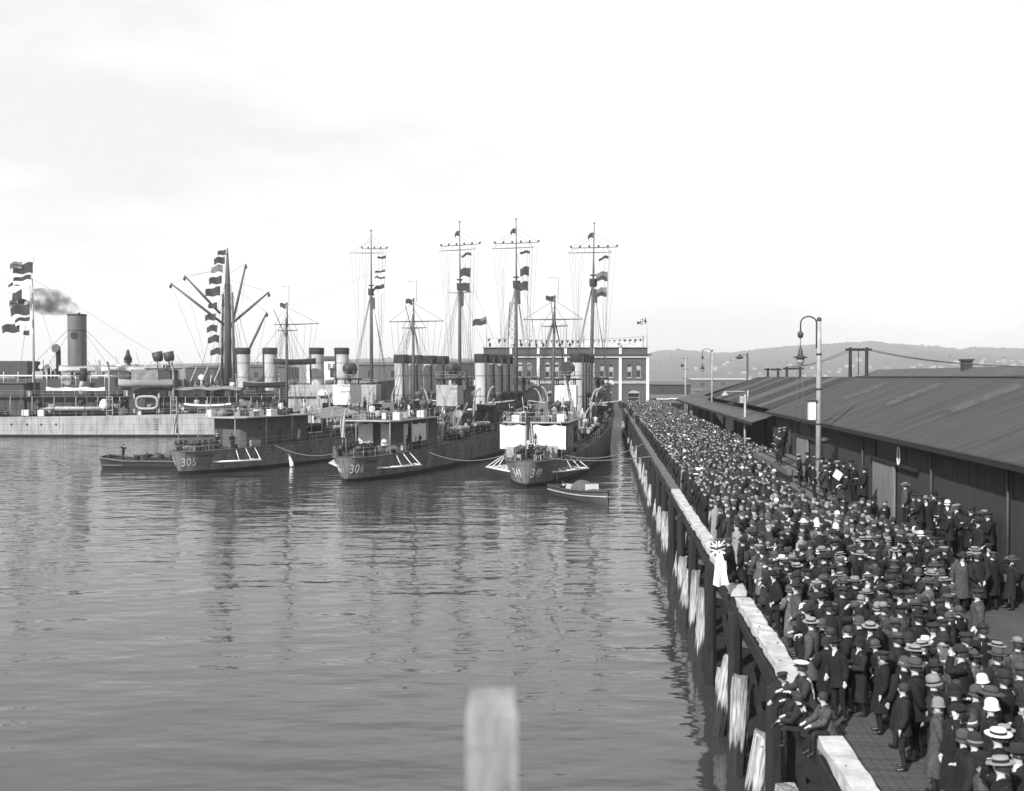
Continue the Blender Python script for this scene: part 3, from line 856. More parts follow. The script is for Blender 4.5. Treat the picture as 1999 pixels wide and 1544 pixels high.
def funnel(root, x, y, z0, z1, r, rake=.35, cap=1.35, m_=None):
    mb = MB(); n = 18
    def ring(z, rr_): return [(x + rr_ * math.cos(2*PI*k/n), y - rake * (z - z0) / (z1 - z0) + rr_ * math.sin(2*PI*k/n), z) for k in range(n)]
    mb.loft([ring(z0, r * 1.02), ring(z0 + (z1 - z0) * .5, r), ring(z1 - cap, r)])
    o = mb.build('funnel', m_ or M_funnel, root)
    c_ = MB(); c_.loft([ring(z1 - cap, r * 1.03), ring(z1 - cap + .12, r * 1.07), ring(z1 - .2, r * 1.1), ring(z1, r * 1.04), ring(z1 - .1, r * .92), ring(z1 - 1.2, r * .9)], cap1=True); c_.build('cap', M_soot, o)
    for zz in (.35, .66):
        h_ = MB(); h_.loft([ring(z0 + (z1 - z0) * zz, r * 1.035), ring(z0 + (z1 - z0) * zz + .09, r * 1.035)]); h_.build('hoop', M_ship, o)
    p_ = MB(); p_.tube([(x + r * .75, y - r * .85, z0), (x + r * .75, y - r * .85 - rake * .9, z1 - .5)], .13, 7); p_.build('steam_pipe', M_ship_d, o)
    l_ = MB()
    for k in range(int((z1 - z0 - 1.5) / .4)): l_.box((x - r * 1.06, y, z0 + .3 + k * .4), (.05, .4, .04))
    o2 = l_.build('ladder', M_ship_d, o); o2['kind'] = 'stuff'

def mast(root, x, y, z0, z1, ztop, r0=.30, nest=True, yards=(), rake=0.0, bumps=True, m_=None, shrouds=True, hb=3.8, zdeck=3.2, lean=0.0):
    def P(z): return Vector((x + lean * (z - z0), y - rake * (z - z0), z))
    MB().tube([P(z0), P(z0 + (z1 - z0) * .6), P(z1)], [r0, r0 * .92, r0 * .72], 10).build('mast', m_ or M_mast, root)
    MB().tube([P(z1 - 1.2) + Vector((0, .2, 0)), P(z1 + 2) + Vector((0, .12, 0)), P(ztop)], [r0 * .5, r0 * .42, r0 * .22], 8).build('topmast', m_ or M_mast, root)
    MB().lathe([(r0 * .5, 0), (r0 * .75, .06), (r0 * .5, .14), (.04, .2)], 8, P(ztop)).build('truck', M_iron, root)
    if nest:
        nz_ = MB(); q = P(z1 - .6); n = 12
        nz_.lathe([(.32, -.35), (.62, -.2), (.66, .95), (.7, 1.0)], n, (q.x, q.y + .3, q.z - .4)); nz_.build('crows_nest', M_mast, root)
        MB().box((q.x + .45, q.y, q.z - 2.2), (.5, .35, 2.2)).build('ladder_cage', M_mast, root)
        MB().lathe([(.5, 0), (.55, .1), (.5, .2)], 10, (q.x, q.y, q.z + 1.1)).build('cross_tree', M_mast, root)
    for (zy, hl, ox, nb_) in yards:
        q = P(zy); t = MB(); t.tube([q + Vector((ox - hl, .25, .02)), q + Vector((ox, .25, .0)), q + Vector((ox + hl, .25, .02))], [.05, .09, .05], 6); yo = t.build('yard', M_mast, root)
        for k in range(nb_):
            xk = ox - hl + 2 * hl * (k + .0) / max(1, nb_ - 1)
            if abs(xk) < .4: continue
            MB().lathe([(.07, 0), (.16, .1), (.17, .3), (.06, .4)], 7, q + Vector((xk, .25, .05))).build('signal_lamp', M_iron, yo)
        for sg in (-1, 1):
            wire(root, q + Vector((ox + sg * hl, .25, 0)), P(min(ztop - .3, zy + 2.4)), .022, 'lift')
            wire(root, q + Vector((ox + sg * hl * .95, .25, 0)), (x + sg * hl * .5, y + .5, z0 + 3), .016, 'halyard')
            wire(root, q + Vector((ox + sg * hl * .7, .25, 0)), (x + sg * hl * .45, y + .9, z0 + 3), .018, 'halyard')
            wire(root, q + Vector((ox + sg * hl * .4, .25, 0)), (x + sg * (hl * .4 + 1.6), y - 1.2, z0 + 2), .015, 'halyard')
    if shrouds:
        for sg in (-1, 1):
            for k, dy in enumerate((-4.6, -3.2, -1.6, 0.2)):
                wire(root, P(z1 - .3 - .25 * k), (x + sg * hb, y + dy, zdeck), .028, 'shroud')
    return P

def hoist(root, x, y, z, n, seed, side=1, sz=1.5):
    x += 1.5 * side
    """a halyard of signal flags"""
    rr = random.Random(seed)
    kinds = [[M_flag_d, M_flag_d], [M_flag_d, M_flag_w], [M_flag_m, M_flag_d]]
    for k in range(n):
        mm = rr.choice(kinds); pat = rr.choice((None, lambda a, b: int(b > .5), lambda a, b: int(.3 < b < .7)))
        flag(root, (x - side * .16 * k, y, z - k * (sz * 1.5)), sz * rr.uniform(.85, 1.15), sz * (.3 if k == 0 else .95), mm, d=(-side, -.3, 0), droop=rr.uniform(.1, .4), name='signal_flag', pattern=pat if k != 0 else None, rip=.18, seed=seed * 10 + k)
    wire(root, (x, y, z + 1.6), (x - side * .5, y, z - n * sz * 1.6 - 6), .018, 'halyard')

def canvas_sheet(root, a, b, ztop_, zbot_, mat_, name='canvas_screen', folds=5, seed=0, amp=.07, scallop=.18):
    rr = random.Random(seed); a, b = Vector(a), Vector(b); d = (b - a); n_ = Vector((d.y, -d.x, 0)).normalized(); nx_, nz_ = 18, 7; rows_ = []
    ph_ = rr.uniform(0, 6)
    for i in range(nx_ + 1):
        t = i / nx_; row = []
        sc = scallop * abs(math.sin(PI * t * folds * .6))
        for j in range(nz_ + 1):
            q = j / nz_
            w_ = n_ * (amp * math.sin(folds * 3.1 * t + ph_ + q * 1.5) * (.3 + q) + amp * .5 * math.sin(11 * t + 5 * q + ph_))
            row.append(a + d * t + w_ + Vector((0, 0, ztop_ - sc * (1 - q) + (zbot_ - ztop_) * q)))
        rows_.append(row)
    mb = MB(); mb.loft(rows_, closed=False); mb.loft([[p + n_ * .03 for p in r_][::-1] for r_ in rows_], closed=False)
    return mb.build(name, mat_, root)

ST = [0, .12, .4, 1.0, 2.2, 4.5, 8, 13, 20, 32, 45, 58, 68, 78, 85, 90]
DK = [.02, .6, 1.15, 1.75, 2.4, 3.05, 3.6, 4.05, 4.4, 4.6, 4.6, 4.3, 3.6, 2.3, 1.0, .04]
WL = [.02, .14, .38, .85, 1.45, 2.2, 3.0, 3.7, 4.2, 4.5, 4.5, 3.9, 2.8, 1.4, .5, .03]
DZS = [2.7, 2.7, 2.7, 2.7, 2.7, 2.72, 2.78, 2.86, 3.0, 3.3, 3.7, 4.3, 4.9, 5.6, 6.1, 6.4]
HULL = Hull(ST, DK, WL, DZS)
YS = [0, .05, .12, .22, .4, .65, 1.0, 1.5, 2.2, 3.2, 4.5, 6, 8, 10.5, 13, 16, 20, 26, 32, 38, 45, 52, 58, 63, 68, 73, 78, 82, 85, 88, 90]

def destroyer(stern, heading, number, ship_name, label, opt):
    root = empty('destroyer', (stern[0], stern[1], 0), -heading, label, 'destroyer', 'grey destroyers moored stern on beside the wharf')
    H = HULL; rr = random.Random(int(number))
    H.build(root, M_hull, M_boot, M_deck, YS)
    for side in (1, -1):
        H.lettering(root, number, .55, 1.0, .98, M_white, side, 'hull_number')
        if ship_name: H.lettering(root, ship_name, 2.6, 1.98, .32, M_soot, side, 'name_letter')
    for side in (1, -1):                                   # portholes and rubbing strake
        for y in np.arange(11, 44, 2.6):
            p = H.pt(y, 1.75, side); MB().tube([p - Vector((side * .05, 0, 0)), p + Vector((side * .02, 0, 0))], .15, 8).build('porthole', M_soot, root)
        g = MB(); g.tube([H.pt(y, H.dz(y) - .04, side) + Vector((side * .04, 0, 0)) for y in YS[3:]], .07, 5); g.build('strake', M_ship, root)
    # propeller guards: white outrigger frames low on the quarters
    for side in (1, -1):
        g = MB(); zg = 1.35; ya, yb, yo_ = (3.2, 9.6, 8.8)
        A = H.pt(ya, zg, side); B = H.pt(yb, zg, side); Oo = Vector((side * 5.6, 7.4, zg))
        g.tube([A, Oo], .11, 6); g.tube([B, Oo], .11, 6)
        g.tube([H.pt(5.6, zg, side), A.lerp(Oo, .62)], .06, 6); g.tube([H.pt(7.6, zg, side), B.lerp(Oo, .5)], .06, 6)
        for y, q in ((5.8, A.lerp(Oo, .55)), (7.2, A.lerp(Oo, .8)), (8.6, Oo)): g.tube([H.pt(y, H.dz(y) - .05, side), q], .055, 6)
        if number == '341':
            for f_ in (.25, .45, .65, .85): g.beam(A.lerp(Oo, f_) + Vector((0, 0, .06)), H.pt(3.2 + 6 * f_, zg + .25, side), .28, .04)
        go = g.build('propeller_guard', M_white, root)
    # depth charge racks on the stern
    for side in (1, -1):
        for nm, x in (('charge_rack', 1.05 * side),):
            b = MB(); z = 2.72
            for dy in (.9, 2.2, 3.5, 4.8):
                for dx in (-.32, .32): b.box((x + dx, dy, z + .6), (.07, .07, 1.2))
            for dx in (-.36, .36):
                b.beam((x + dx, .5, z + 1.2), (x + dx, 5.2, z + 1.3), .06, .09); b.beam((x + dx, .5, z + .45), (x + dx, 5.2, z + .6), .05, .07)
            ro = b.build(nm, M_pale if number != '306' else M_ship_d, root)
            for k in range(5):
                y = .95 + k * .9
                MB().tube([(x - .34, y, z + .86 + .02 * k), (x + .34, y, z + .86 + .02 * k)], .3, 10).build('depth_charge', M_ship_d, ro)
    b = MB(); b.lathe([(.45, 0), (.5, .1), (.3, .25), (.28, .8), (.5, .9), (.42, 1.1), (.1, 1.2)], 12, (0, 4.4, 2.72)); b.build('capstan', M_iron, root)
    for (x, y) in ((-1.5, 1.6), (1.5, 1.6), (-2.9, 6.0), (2.9, 6.0), (3.6, 12), (-3.6, 12)):
        b = MB()
        for dy in (-.25, .25): b.lathe([(.13, 0), (.12, .38), (.17, .42), (.15, .5)], 8, (x, y + dy, H.dz(y) - .02))
        b.box((x, y, H.dz(y) + .02), (.34, .95, .06)); b.build('bollard', M_iron, root)
    # ensign staff with the striped ensign hanging limp
    MB().tube([(0, .1, 2.7), (0, -.4, 7.6)], [.06, .035], 7).build('ensign_staff', M_pale, root)
    flag(root, (0, -.38, 7.3), 0.75, 2.6, [M_flag_d, M_flag_l], d=(-.35 if opt.get('ens', 1) > 0 else .5, .35, 0), droop=1.3, name='ensign', pattern=lambda a, q: int(int(a * 11) % 2 == 1 and not (q < .42 and a < .45)), rip=.5, seed=int(number))
    # after deckhouse, its platform roof, gun, lockers and awnings
    zr = 6.35; ya, yb = opt.get('house', (8.5, 21.5)); z0 = H.dz(ya) - .05
    wl_ = MB(); w2 = 2.5; hh = zr - .12 - z0
    wl_.loft([[(-w2 + .5, ya, z), (-w2, ya + .5, z), (-w2, yb, z), (w2, yb, z), (w2, ya + .5, z), (w2 - .5, ya, z)][::-1] for z in (z0, z0 + hh)], smooth=False, cap1=True)
    dh = wl_.build('deckhouse', M_ship, root)
    for side in (1, -1):
        for y in (11, 13.2, 16.4, 18.5, 20.3):
            MB().tube([(side * (w2 - .02), y, z0 + 2.2), (side * (w2 + .04), y, z0 + 2.2)], .2, 10).build('porthole', M_soot, dh)
        MB().box((side * (w2 + .02), 14.8, z0 + 1.1), (.06, .8, 2.0)).build('door', M_ship_d, dh)
        MB().box((side * (w2 + .15), 9.9, z0 + .45), (.3, 1.8, .7)).build('locker', M_pale, dh)
    MB().box((-1.2, ya - .03, z0 + 1.1), (.8, .06, 2.0)).build('door', M_ship_d, dh)
    pf = MB(); yr0 = opt.get('roof0', 5.2); wr = 3.55
    pf.loft([[(-wr * .8, yr0, z), (-wr, yr0 + 1.2, z), (-wr, yb + .8, z), (wr, yb + .8, z), (wr, yr0 + 1.2, z), (wr * .8, yr0, z)][::-1] for z in (zr - .1, zr)], smooth=False, cap0=True, cap1=True)
    pf.build('platform', M_deck if number != '305' else M_pale, root)
    mt = MB()
    mt.tube([Vector((-wr, yb, zr - .05)), (-wr, yr0 + 1.2, zr - .05), (-wr * .8, yr0, zr - .05), (wr * .8, yr0, zr - .05), (wr, yr0 + 1.2, zr - .05), (wr, yb, zr - .05)], .1, 6, smooth=False)
    mt.build('platform_edge', M_pale, root)
    for x, y in ((-wr * .8, yr0 + .1), (wr * .8, yr0 + .1), (wr - .1, yr0 + 5), (-wr + .1, yr0 + 5), (wr - .1, yr0 + 10), (wr - .1, yr0 + 14)):
        MB().tube([(x, y, H.dz(y)), (x, y, zr - .1)], .05, 6).build('stanchion', M_pale, root)
    railing(root, [(-wr, yb, zr), (-wr, yr0 + 1.2, zr), (-wr * .8, yr0, zr), (wr * .8, yr0, zr), (wr, yr0 + 1.2, zr), (wr, yb, zr)], 1.05, 1.7, .028)
    gun(root, (0, 11.5, zr), (.12 if number != '341' else -.2, -1, 0), 4.4)
    gun(root, (0, 17.2, zr), (.9, -.35, 0), 2.0, .8)
    for k in range(5):
        y = 8.2 + k * 2.5
        MB().box((rr.choice((-2.6, 2.5)), y, zr + .4), (.8, 1.1, .8)).build('ammunition_locker', rr.choice((M_pale, M_ship, M_white)), root)
    for k in range(3):
        x, y = rr.uniform(-2, 2), 18 + k * 1.2
        MB().lathe([(.26, 0), (.26, 1.1), (.34, 1.3), (.5, 1.55), (.42, 1.9), (.1, 1.95)], 10, (x, y, zr)).build('ventilator', M_ship, root)
    life_ring(root, (wr + .12, yb - 1.0, zr + .6), (1, 0, 0)); life_ring(root, (-wr - .12, yb - 6, zr + .6), (-1, 0, 0))
    if opt.get('stern_canvas'):
        canvas_sheet(root, (-wr * 1.04, yr0 - .12, 0), (wr * .95, yr0 - .12, 0), zr - .22, 3.5, M_canvas, seed=1, folds=6, amp=.12)
        canvas_sheet(root, (wr * .98, yr0 - .05, 0), (wr * 1.05, yr0 + 3.5, 0), zr - .3, 3.6, M_canvas_g, seed=2, folds=3)
        MB().box((-2.0, 4.6, 3.25), (1.5, .5, 1.1)).build('slatted_crate', M_pale, root)
        MB().box((1.9, 4.7, 3.3), (1.3, .5, 1.2)).build('slatted_crate', M_pale, root)
        # a little pine lashed to the stern
        tr = MB(); 
        for k in range(46):
            a_ = rr.uniform(0, 6.28); zz = rr.uniform(0, 1.9); L_ = (2.1 - zz) * .34
            q = Vector((.45, 3.2, 3.3 + zz)); tr.beam(q, q + Vector((math.cos(a_) * L_, math.sin(a_) * L_, .12)), .1, .03)
        tr.tube([(.45, 3.2, 2.7), (.45, 3.2, 5.4)], [.05, .02], 5)
        tr.build('evergreen_bough', mat('pine_needles', .03, .9, .4, 6), root)
    if opt.get('house_canvas'):
        canvas_sheet(root, (.3, ya - .5, 0), (2.9, ya + 1.2, 0), zr - .4, 3.4, M_canvas, seed=5, folds=3)
        canvas_sheet(root, (3.2, ya + 1.6, 0), (3.4, ya + 5.6, 0), zr - .5, 3.7, M_canvas, seed=6, folds=3)
        canvas_sheet(root, (-2.4, ya - .6, 0), (-.6, ya - .6, 0), zr - .4, 3.4, M_canvas, seed=8, folds=2)
    if opt.get('awning'):
        aw = MB(); rows_ = []
        for i in range(11):
            y = 21.8 + i * .85; row = []
            for j in range(9):
                x = -3.6 + 7.2 * j / 8; row.append((x, y, 6.6 + .05 * i - .9 * (abs(x) / 3.6) ** 1.6 - .16 * math.sin(PI * i / 10) * (1 + .3 * math.sin(j * 2.0))))
            rows_.append(row)
        aw.loft(rows_, closed=False); aw.loft([[(p[0], p[1], p[2] - .03) for p in r_][::-1] for r_ in rows_], closed=False); aw.build('awning', M_canvas_g, root)
        for y in (22, 26, 30):
            for sg in (-1, 1): MB().tube([(sg * 3.6, y, H.dz(y)), (sg * 3.6, y, 5.75)], .045, 6).build('awning_post', M_pale, root)
    # torpedo tubes, midships
    for side in (1, -1):
        torpedo_tubes(root, (side * 3.1, 27.5, H.dz(27) + 1.25), 6.6, 3, side * -.04, M_pale, .27)
        torpedo_tubes(root, (side * 3.1, 36.0, H.dz(36) + 1.25), 6.6, 3, side * .05, M_pale, .27)
    # searchlight tower wrapped in canvas
    yt = 33.0; zt = 11.0; zd = H.dz(yt)
    for sx in (-1, 1):
        for sy in (-1, 1): MB().tube([(sx * 1.35, yt + sy * 1.2, zd), (sx * 1.15, yt + sy * 1.0, zt)], .09, 6).build('tower_leg', M_ship, root)
    tc = MB()
    tc.loft([[(-1.45, yt - 1.3, z), (1.45, yt - 1.3, z), (1.45, yt + 1.3, z), (-1.45, yt + 1.3, z)] for z in (7.4, 8.4, 8.5, 10.0)], smooth=False); tc.build('canvas_wrap', M_canvas if number != '306' else M_pale, root)
    canvas_sheet(root, (-1.5, yt - 1.42, 0), (1.5, yt - 1.42, 0), 10.1, 7.2, M_canvas if number != '306' else M_pale, seed=3, scallop=.05)
    MB().lathe([(2.0, 0), (2.05, .12), (2.05, .2)], 18, (0, yt, zt - .25)).build('light_platform', M_soot, root)
    railing(root, [(2 * math.cos(2*PI*k/12), yt + 2 * math.sin(2*PI*k/12), zt - .05) for k in range(13)], .9, 2.0, .025)
    searchlight(root, (0.3, yt, zt + 1.35), opt.get('light_face', (.5, -1, 0)), .82, 1.5)
    br = MB()
    for z in (4.6, 5.6, 6.6):
        for sg in (-1, 1): br.beam((-1.3 * sg, yt - 1.25, z), (1.3 * sg, yt - 1.25, z + 1.0), .06, .06)
    br.build('tower_bracing', M_ship, root)
    # boats on davits abreast the tower
    bm = boat_mesh(7.2, 2.0, .95, [M_ship_d, M_pale, M_canvas])
    for side in (1, -1):
        inst('ships_boat', bm, root, (side * 4.1, 36.2, 6.3))
        for y in (33.2, 39.4):
            davit(root, (side * 3.3, y, H.dz(y) - .05), side, 6.3, 1.0, .13)
            wire(root, (side * 4.2, y, H.dz(y) + 6.1), (side * 4.15, y, 7.2), .03, 'fall')
    for side in (1, -1):                                    # swung out boat booms / ventilator trunks
        davit(root, (side * 3.4, 24.6, H.dz(24) - .05), side, 4.4, .9, .10)
        davit(root, (side * 3.4, 42.6, H.dz(42) - .05), side, 4.0, .9, .10)
        MB().tube([(side * 2.2, 30.4, H.dz(30)), (side * 2.2, 30.4, H.dz(30) + 2.6), (side * 2.3, 30.0, H.dz(30) + 3.0), (side * 2.4, 29.4, H.dz(30) + 3.05)], [.28, .28, .36, .55], 10).build('cowl_ventilator', M_pale, root)
    # midship deckhouse, galley, waist guns on a platform
    md = MB(); md.box((0, 42.5, 4.75), (4.6, 9, 2.7)); md.build('galley_house', M_ship, root)
    MB().box((0, 42.5, 6.16), (8.6, 5.2, .14)).build('gun_platform', M_ship_d, root)
    for side in (1, -1):
        gun(root, (side * 3.3, 42.5, 6.23), (side * 1.0, -.25 if side > 0 else -.5, 0), 4.6, .12, M_pale)
        MB().tube([(side * 3.9, 42.5, H.dz(42)), (side * 3.9, 42.5, 6.1)], .1, 6).build('platform_post', M_ship, root)
    fd = MB(); fd.box((0, 54.5, 4.9), (4.4, 15, 2.2)); fd.build('boiler_casing', M_ship, root)
    for k, y in enumerate((47.6, 51.8, 56.2, 60.2)):
        funnel(root, 0, y, 4.8, 14.6, 1.1)
        for sg in (-1, 1):
            MB().lathe([(.34, 0), (.34, 1.8), (.42, 2.1), (.72, 2.5), (.74, 2.9), (.2, 3.0)], 10, (sg * 1.75, y + 1.9, 5.9)).build('ventilator', M_ship, root)
            wire(root, (sg * 1.05, y, 13.0), (sg * 4.2, y + 1.5, H.dz(y)), .024, 'funnel_guy')
    # bridge
    b_ = MB(); b_.box((0, 70, 6.9), (5.2, 6.2, 4.0)); b_.box((0, 70.6, 9.9), (4.6, 4.6, 2.2)); b_.build('bridge', M_ship, root)
    MB().box((0, 70.4, 11.15), (7.0, 5.0, .12)).build('bridge_roof', M_canvas_g, root)
    for k in range(5): MB().box((-1.8 + .9 * k, 68.26, 10.2), (.6, .04, .8)).build('bridge_window', M_glass, root)
    gun(root, (0, 78.5, H.dz(78.5)), (0, 1, 0), 4.4)
    # deck clutter between the houses: reels, chests, hose boxes, canvas bundles, ladders
    for k in range(84):
        y = rr.uniform(22, 66); x = rr.choice((-1, 1)) * rr.uniform(1.4, 3.9); z = H.dz(y) - .02; t = rr.random(); m_ = rr.choice((M_ship_d, M_soot, M_ship, M_iron, M_soot, M_ship_d, M_pale, M_white))
        if t < .3: MB().box((x, y, z + .45), (rr.uniform(.4, 1.0), rr.uniform(.5, 1.6), rr.uniform(.5, 1.1)), rz=rr.uniform(-.2, .2)).build('deck_chest', m_, root)
        elif t < .5: MB().tube([(x - .5, y, z + .7), (x + .5, y, z + .7)], .48, 10).build('hawser_reel', m_, root)
        elif t < .7: MB().lathe([(.2, 0), (.2, 1.5), (.25, 1.7), (.42, 2.0), (.4, 2.3), (.1, 2.35)], 9, (x, y, z)).build('ventilator', m_, root)
        elif t < .85: MB().lathe([(.5, 0), (.62, .3), (.5, .75), (.2, .95), (.02, 1.0)], 9, (x, y, z), sy=1.8).build('canvas_bundle', rr.choice((M_canvas, M_canvas_g, M_ship_d)), root)
        else: MB().tube([(x, y, z), (x * .9, y - .5, z + rr.uniform(3, 5))], .06, 5).build('boat_boom', rr.choice((M_pale, M_ship_d)), root)
    for k in range(30):
        y = rr.uniform(yr0 + .8, yb); x = rr.uniform(-3.0, 3.0); m_ = rr.choice((M_ship_d, M_soot, M_iron, M_pale, M_canvas_g, M_white)); t = rr.random()
        if t < .5: MB().box((x, y, zr + .35), (rr.uniform(.3, .8), rr.uniform(.4, 1.1), .7), rz=rr.uniform(-.4, .4)).build('ready_locker', m_, root)
        elif t < .75: MB().lathe([(.42, 0), (.5, .3), (.4, .7), (.15, .85), (.02, .9)], 9, (x, y, zr), sy=1.5).build('canvas_bundle', m_, root)
        else: MB().tube([(x, y, zr), (x + rr.uniform(-.4, .4), y, zr + rr.uniform(1.2, 2.6))], .05, 5).build('stanchion', m_, root)
    for side in (1, -1):
        for k in range(3):
            y = 25.5 + 6 * k
            a_ = Vector((side * 2.6, y, H.dz(y))); b_ = Vector((side * 4.1, y + 2.6, H.dz(y) + 4.6))
            t_ = MB()
            for dx in (-.16, .16): t_.beam(a_ + Vector((0, dx, 0)), b_ + Vector((0, dx, 0)), .06, .08)
            for q in range(9): t_.beam(a_.lerp(b_, (q + .5) / 9) - Vector((0, .18, 0)), a_.lerp(b_, (q + .5) / 9) + Vector((0, .18, 0)), .05, .05)
            t_.build('boat_ladder', M_pale if k != 1 else M_ship_d, root)['kind'] = 'stuff'
    # rafts, dan buoys and a canvas dodger amidships
    for side in (1, -1):
        for k in range(2):
            y = 45.5 + 9 * k; pts_ = [(side * 3.7 + .5 * math.cos(2*PI*q/14), y + 1.2 * math.sin(2*PI*q/14), H.dz(y) + 1.6 + .5 * math.cos(2*PI*q/14)) for q in range(15)]
            MB().tube(pts_, .2, 7, cap=False).build('carley_raft', M_ship if k else M_pale, root)
        canvas_sheet(root, (side * 3.9, 38.5, 0), (side * 3.95, 45, 0), H.dz(40) + 1.1, H.dz(40) + .1, M_canvas_g, 'canvas_dodger', seed=31 + side)
        canvas_sheet(root, (side * 2.7, 46.5, 0), (side * 2.5, 62, 0), 7.6, 6.3, M_ship_d if side > 0 else M_canvas_g, 'canvas_dodger', seed=35 + side, folds=9)
        MB().box((side * 3.2, 65.2, H.dz(65) + 1.2), (1.2, 2.6, 2.4)).build('chart_locker', M_ship, root)
        MB().box((side * 2.9, 68.0, 9.6), (1.6, 2.2, .12)).build('bridge_wing', M_ship_d, root)
        canvas_sheet(root, (side * 2.2, 67.0, 0), (side * 3.7, 67.0, 0), 10.7, 9.6, M_canvas, 'bridge_dodger', seed=41 + side)
    canvas_sheet(root, (-2.6, 66.8, 0), (2.6, 66.8, 0), 8.8, 6.0, M_canvas_g, 'bridge_screen', seed=44)
    # masts
    P1 = mast(root, 0, 19.3, H.dz(19), 18.9, 20.6, .2, nest=False, yards=((18.0, 3.6, opt.get('yox', -.2), 0), (17.2, 1.6, 0, 0)), hb=3.6, zdeck=H.dz(17), lean=opt.get('lean', 0))
    MB().tube([P1(16.2), P1(17.6) + Vector((0, -2.6, 2.2))], .05, 6).build('gaff', M_mast, root)
    flag(root, P1(20.4) + Vector((-.1, 0, .3)), 1.0, .7, [M_flag_d], d=(-1, 0, .3), droop=.2, seed=int(number) + 1)
    MB().tube([P1(20.4) + Vector((.4, 0, 0)), P1(20.4) + Vector((.45, 0, 2.6)), P1(20.4) + Vector((-.7, 0, 2.5))], .03, 5).build('wireless_spreader', M_mast, root)
    for nm_, y_ in (('radio_yard', 66),): pass
    zt_ = opt.get('top', 37.4)
    P2 = mast(root, 0, 66.0, 4.7, 27.2, zt_, .32, yards=((zt_ - 3.9, 3.8, 0, 6), (zt_ - 4.7, 3.6, -.6, 0)) + opt.get('yards', ()), hb=4.0, zdeck=H.dz(64), lean=opt.get('lean', 0))
    hoist(root, P2(zt_ - 5.4).x + 1.0, 65.6, zt_ - 5.3, 3, int(number) % 97, 1, 1.7)
    flag(root, P2(zt_ - 2) + Vector((-.1, 0, .6)), .9, .9, [M_flag_d], d=(-1, 0, 0), droop=.6, seed=5)
    a_, b2_ = P1(20.3), P2(zt_ - 1.2)
    for dx in (-1.1, 0, 1.1): wire(root, a_ + Vector((dx * .5, 0, 0)), b2_ + Vector((dx, 0, 0)), .007, 'aerial', sag=.7)
    for (q, p) in (((0, 89, 6.6), P2(zt_ - 5)), ((0, 84, 6.2), P2(27)), ((0, 6, 6.8), P1(18.8)), ((2, 30, 3.5), P1(18.5)), ((-2, 30, 3.5), P1(18.5))): wire(root, q, p, .024)
    # life lines along the deck edge
    for side in (1, -1):
        railing(root, [H.pt(y, H.dz(y), side) + Vector((-side * .12, 0, 0)) for y in (.4, 1.2, 2.6, 5, 8, 12, 17, 23, 30, 38, 46, 54, 62)], 1.0, 2.2, .022)
    # coiled mooring hawsers and small deck gear
    for k in range(4):
        x, y = rr.uniform(-2, 2), rr.uniform(5.5, 7.8)
        pts = [(x + .35 * math.cos(t * .7), y + .35 * math.sin(t * .7), 2.78 + .012 * t) for t in range(30)]
        MB().tube(pts, .05, 5).build('rope_coil', M_rope, root)
    return root

def stern_at(px, py):
    p = at_z(px, py, 0); return (p.x, p.y)
d305 = destroyer(stern_at(350, 927), R(26), '305', 'THOMPSON', 'grey destroyer numbered 305 on its stern, leftmost of the stern on three',
                 dict(awning=True, yox=1.4, house=(8.0, 20.5), roof0=6.0, light_face=(.25, .9, 0), top=37.6, yards=((25.6, 2.4, 0, 0),)))
d306 = destroyer(stern_at(676, 942), R(16), '306', 'KENNEDY', 'grey destroyer numbered 306 on its stern, middle of the stern on three',
                 dict(house_canvas=True, yox=.3, house=(9.0, 21.0), roof0=5.0, light_face=(.2, .9, 0), top=37.4))
d341 = destroyer(stern_at(1027, 952), R(10), '341', '', 'grey destroyer numbered 341 on its stern, nearest the wharf with white canvas screens',
                 dict(stern_canvas=True, house=(9.0, 20.0), roof0=5.6, light_face=(-.25, -1, 0), top=36.2, lean=.018, ens=-1))
# ================================================================== the broadside warship, the steamer, small craft
def SX(px, Y): return (px - CX) / F * Y
CYY = 196.0; CX0 = -125.0
cr = empty('warship', (CX0, CYY, 0), -R(90), 'pale hulled four funnel warship lying broadside on at the left', 'warship')
CS = [0, .5, 2, 6, 14, 30, 50, 70, 84, 96, 106, 113]
CH = Hull(CS, [.02, 1.4, 2.6, 3.8, 4.9, 5.6, 5.8, 5.8, 5.2, 3.8, 1.8, .04], [.02, .6, 1.6, 3.0, 4.4, 5.4, 5.7, 5.6, 4.6, 2.9, 1.1, .03],
          [3.6, 3.6, 3.6, 3.6, 3.6, 3.7, 3.9, 4.4, 5.0, 6.2, 7.2, 7.8], over=1.2)
CH.build(cr, M_hull_l, M_boot, M_deck, [0, .5, 1.2, 2, 4, 6, 10, 14, 20, 30, 40, 50, 60, 70, 78, 84, 90, 96, 101, 106, 110, 113])
def cl(px, py, off=0.0, Y=None):
    """a point of the warship by where it shows in the photograph, off metres toward the camera from its centre line"""
    p = at_y(px, py, CYY - off); return Vector((off, p.x - CX0, p.z))
for px in (50, 80, 107, 135):
    p = cl(px, 826, 0); q = CH.pt(p.y, p.z, 1); MB().tube([q - Vector((.1, 0, 0)), q + Vector((.03, 0, 0))], .22, 10).build('porthole', M_soot, cr)
for k in range(5):
    p = cl(325, 816 + k * 4.6, 0); q = CH.pt(p.y, p.z, 1); MB().box(q + Vector((.06, 0, 0)), (.12, .75, .09)).build('hull_rung', M_ship_d, cr)
hs = MB(); hs.box((0, 60, 5.6), (5.5, 62, 3.4)); hs.build('deckhouse', M_ship_d, cr)
MB().box((0, 58, 7.4), (8.0, 60, .16)).build('boat_deck', M_ship_d, cr)
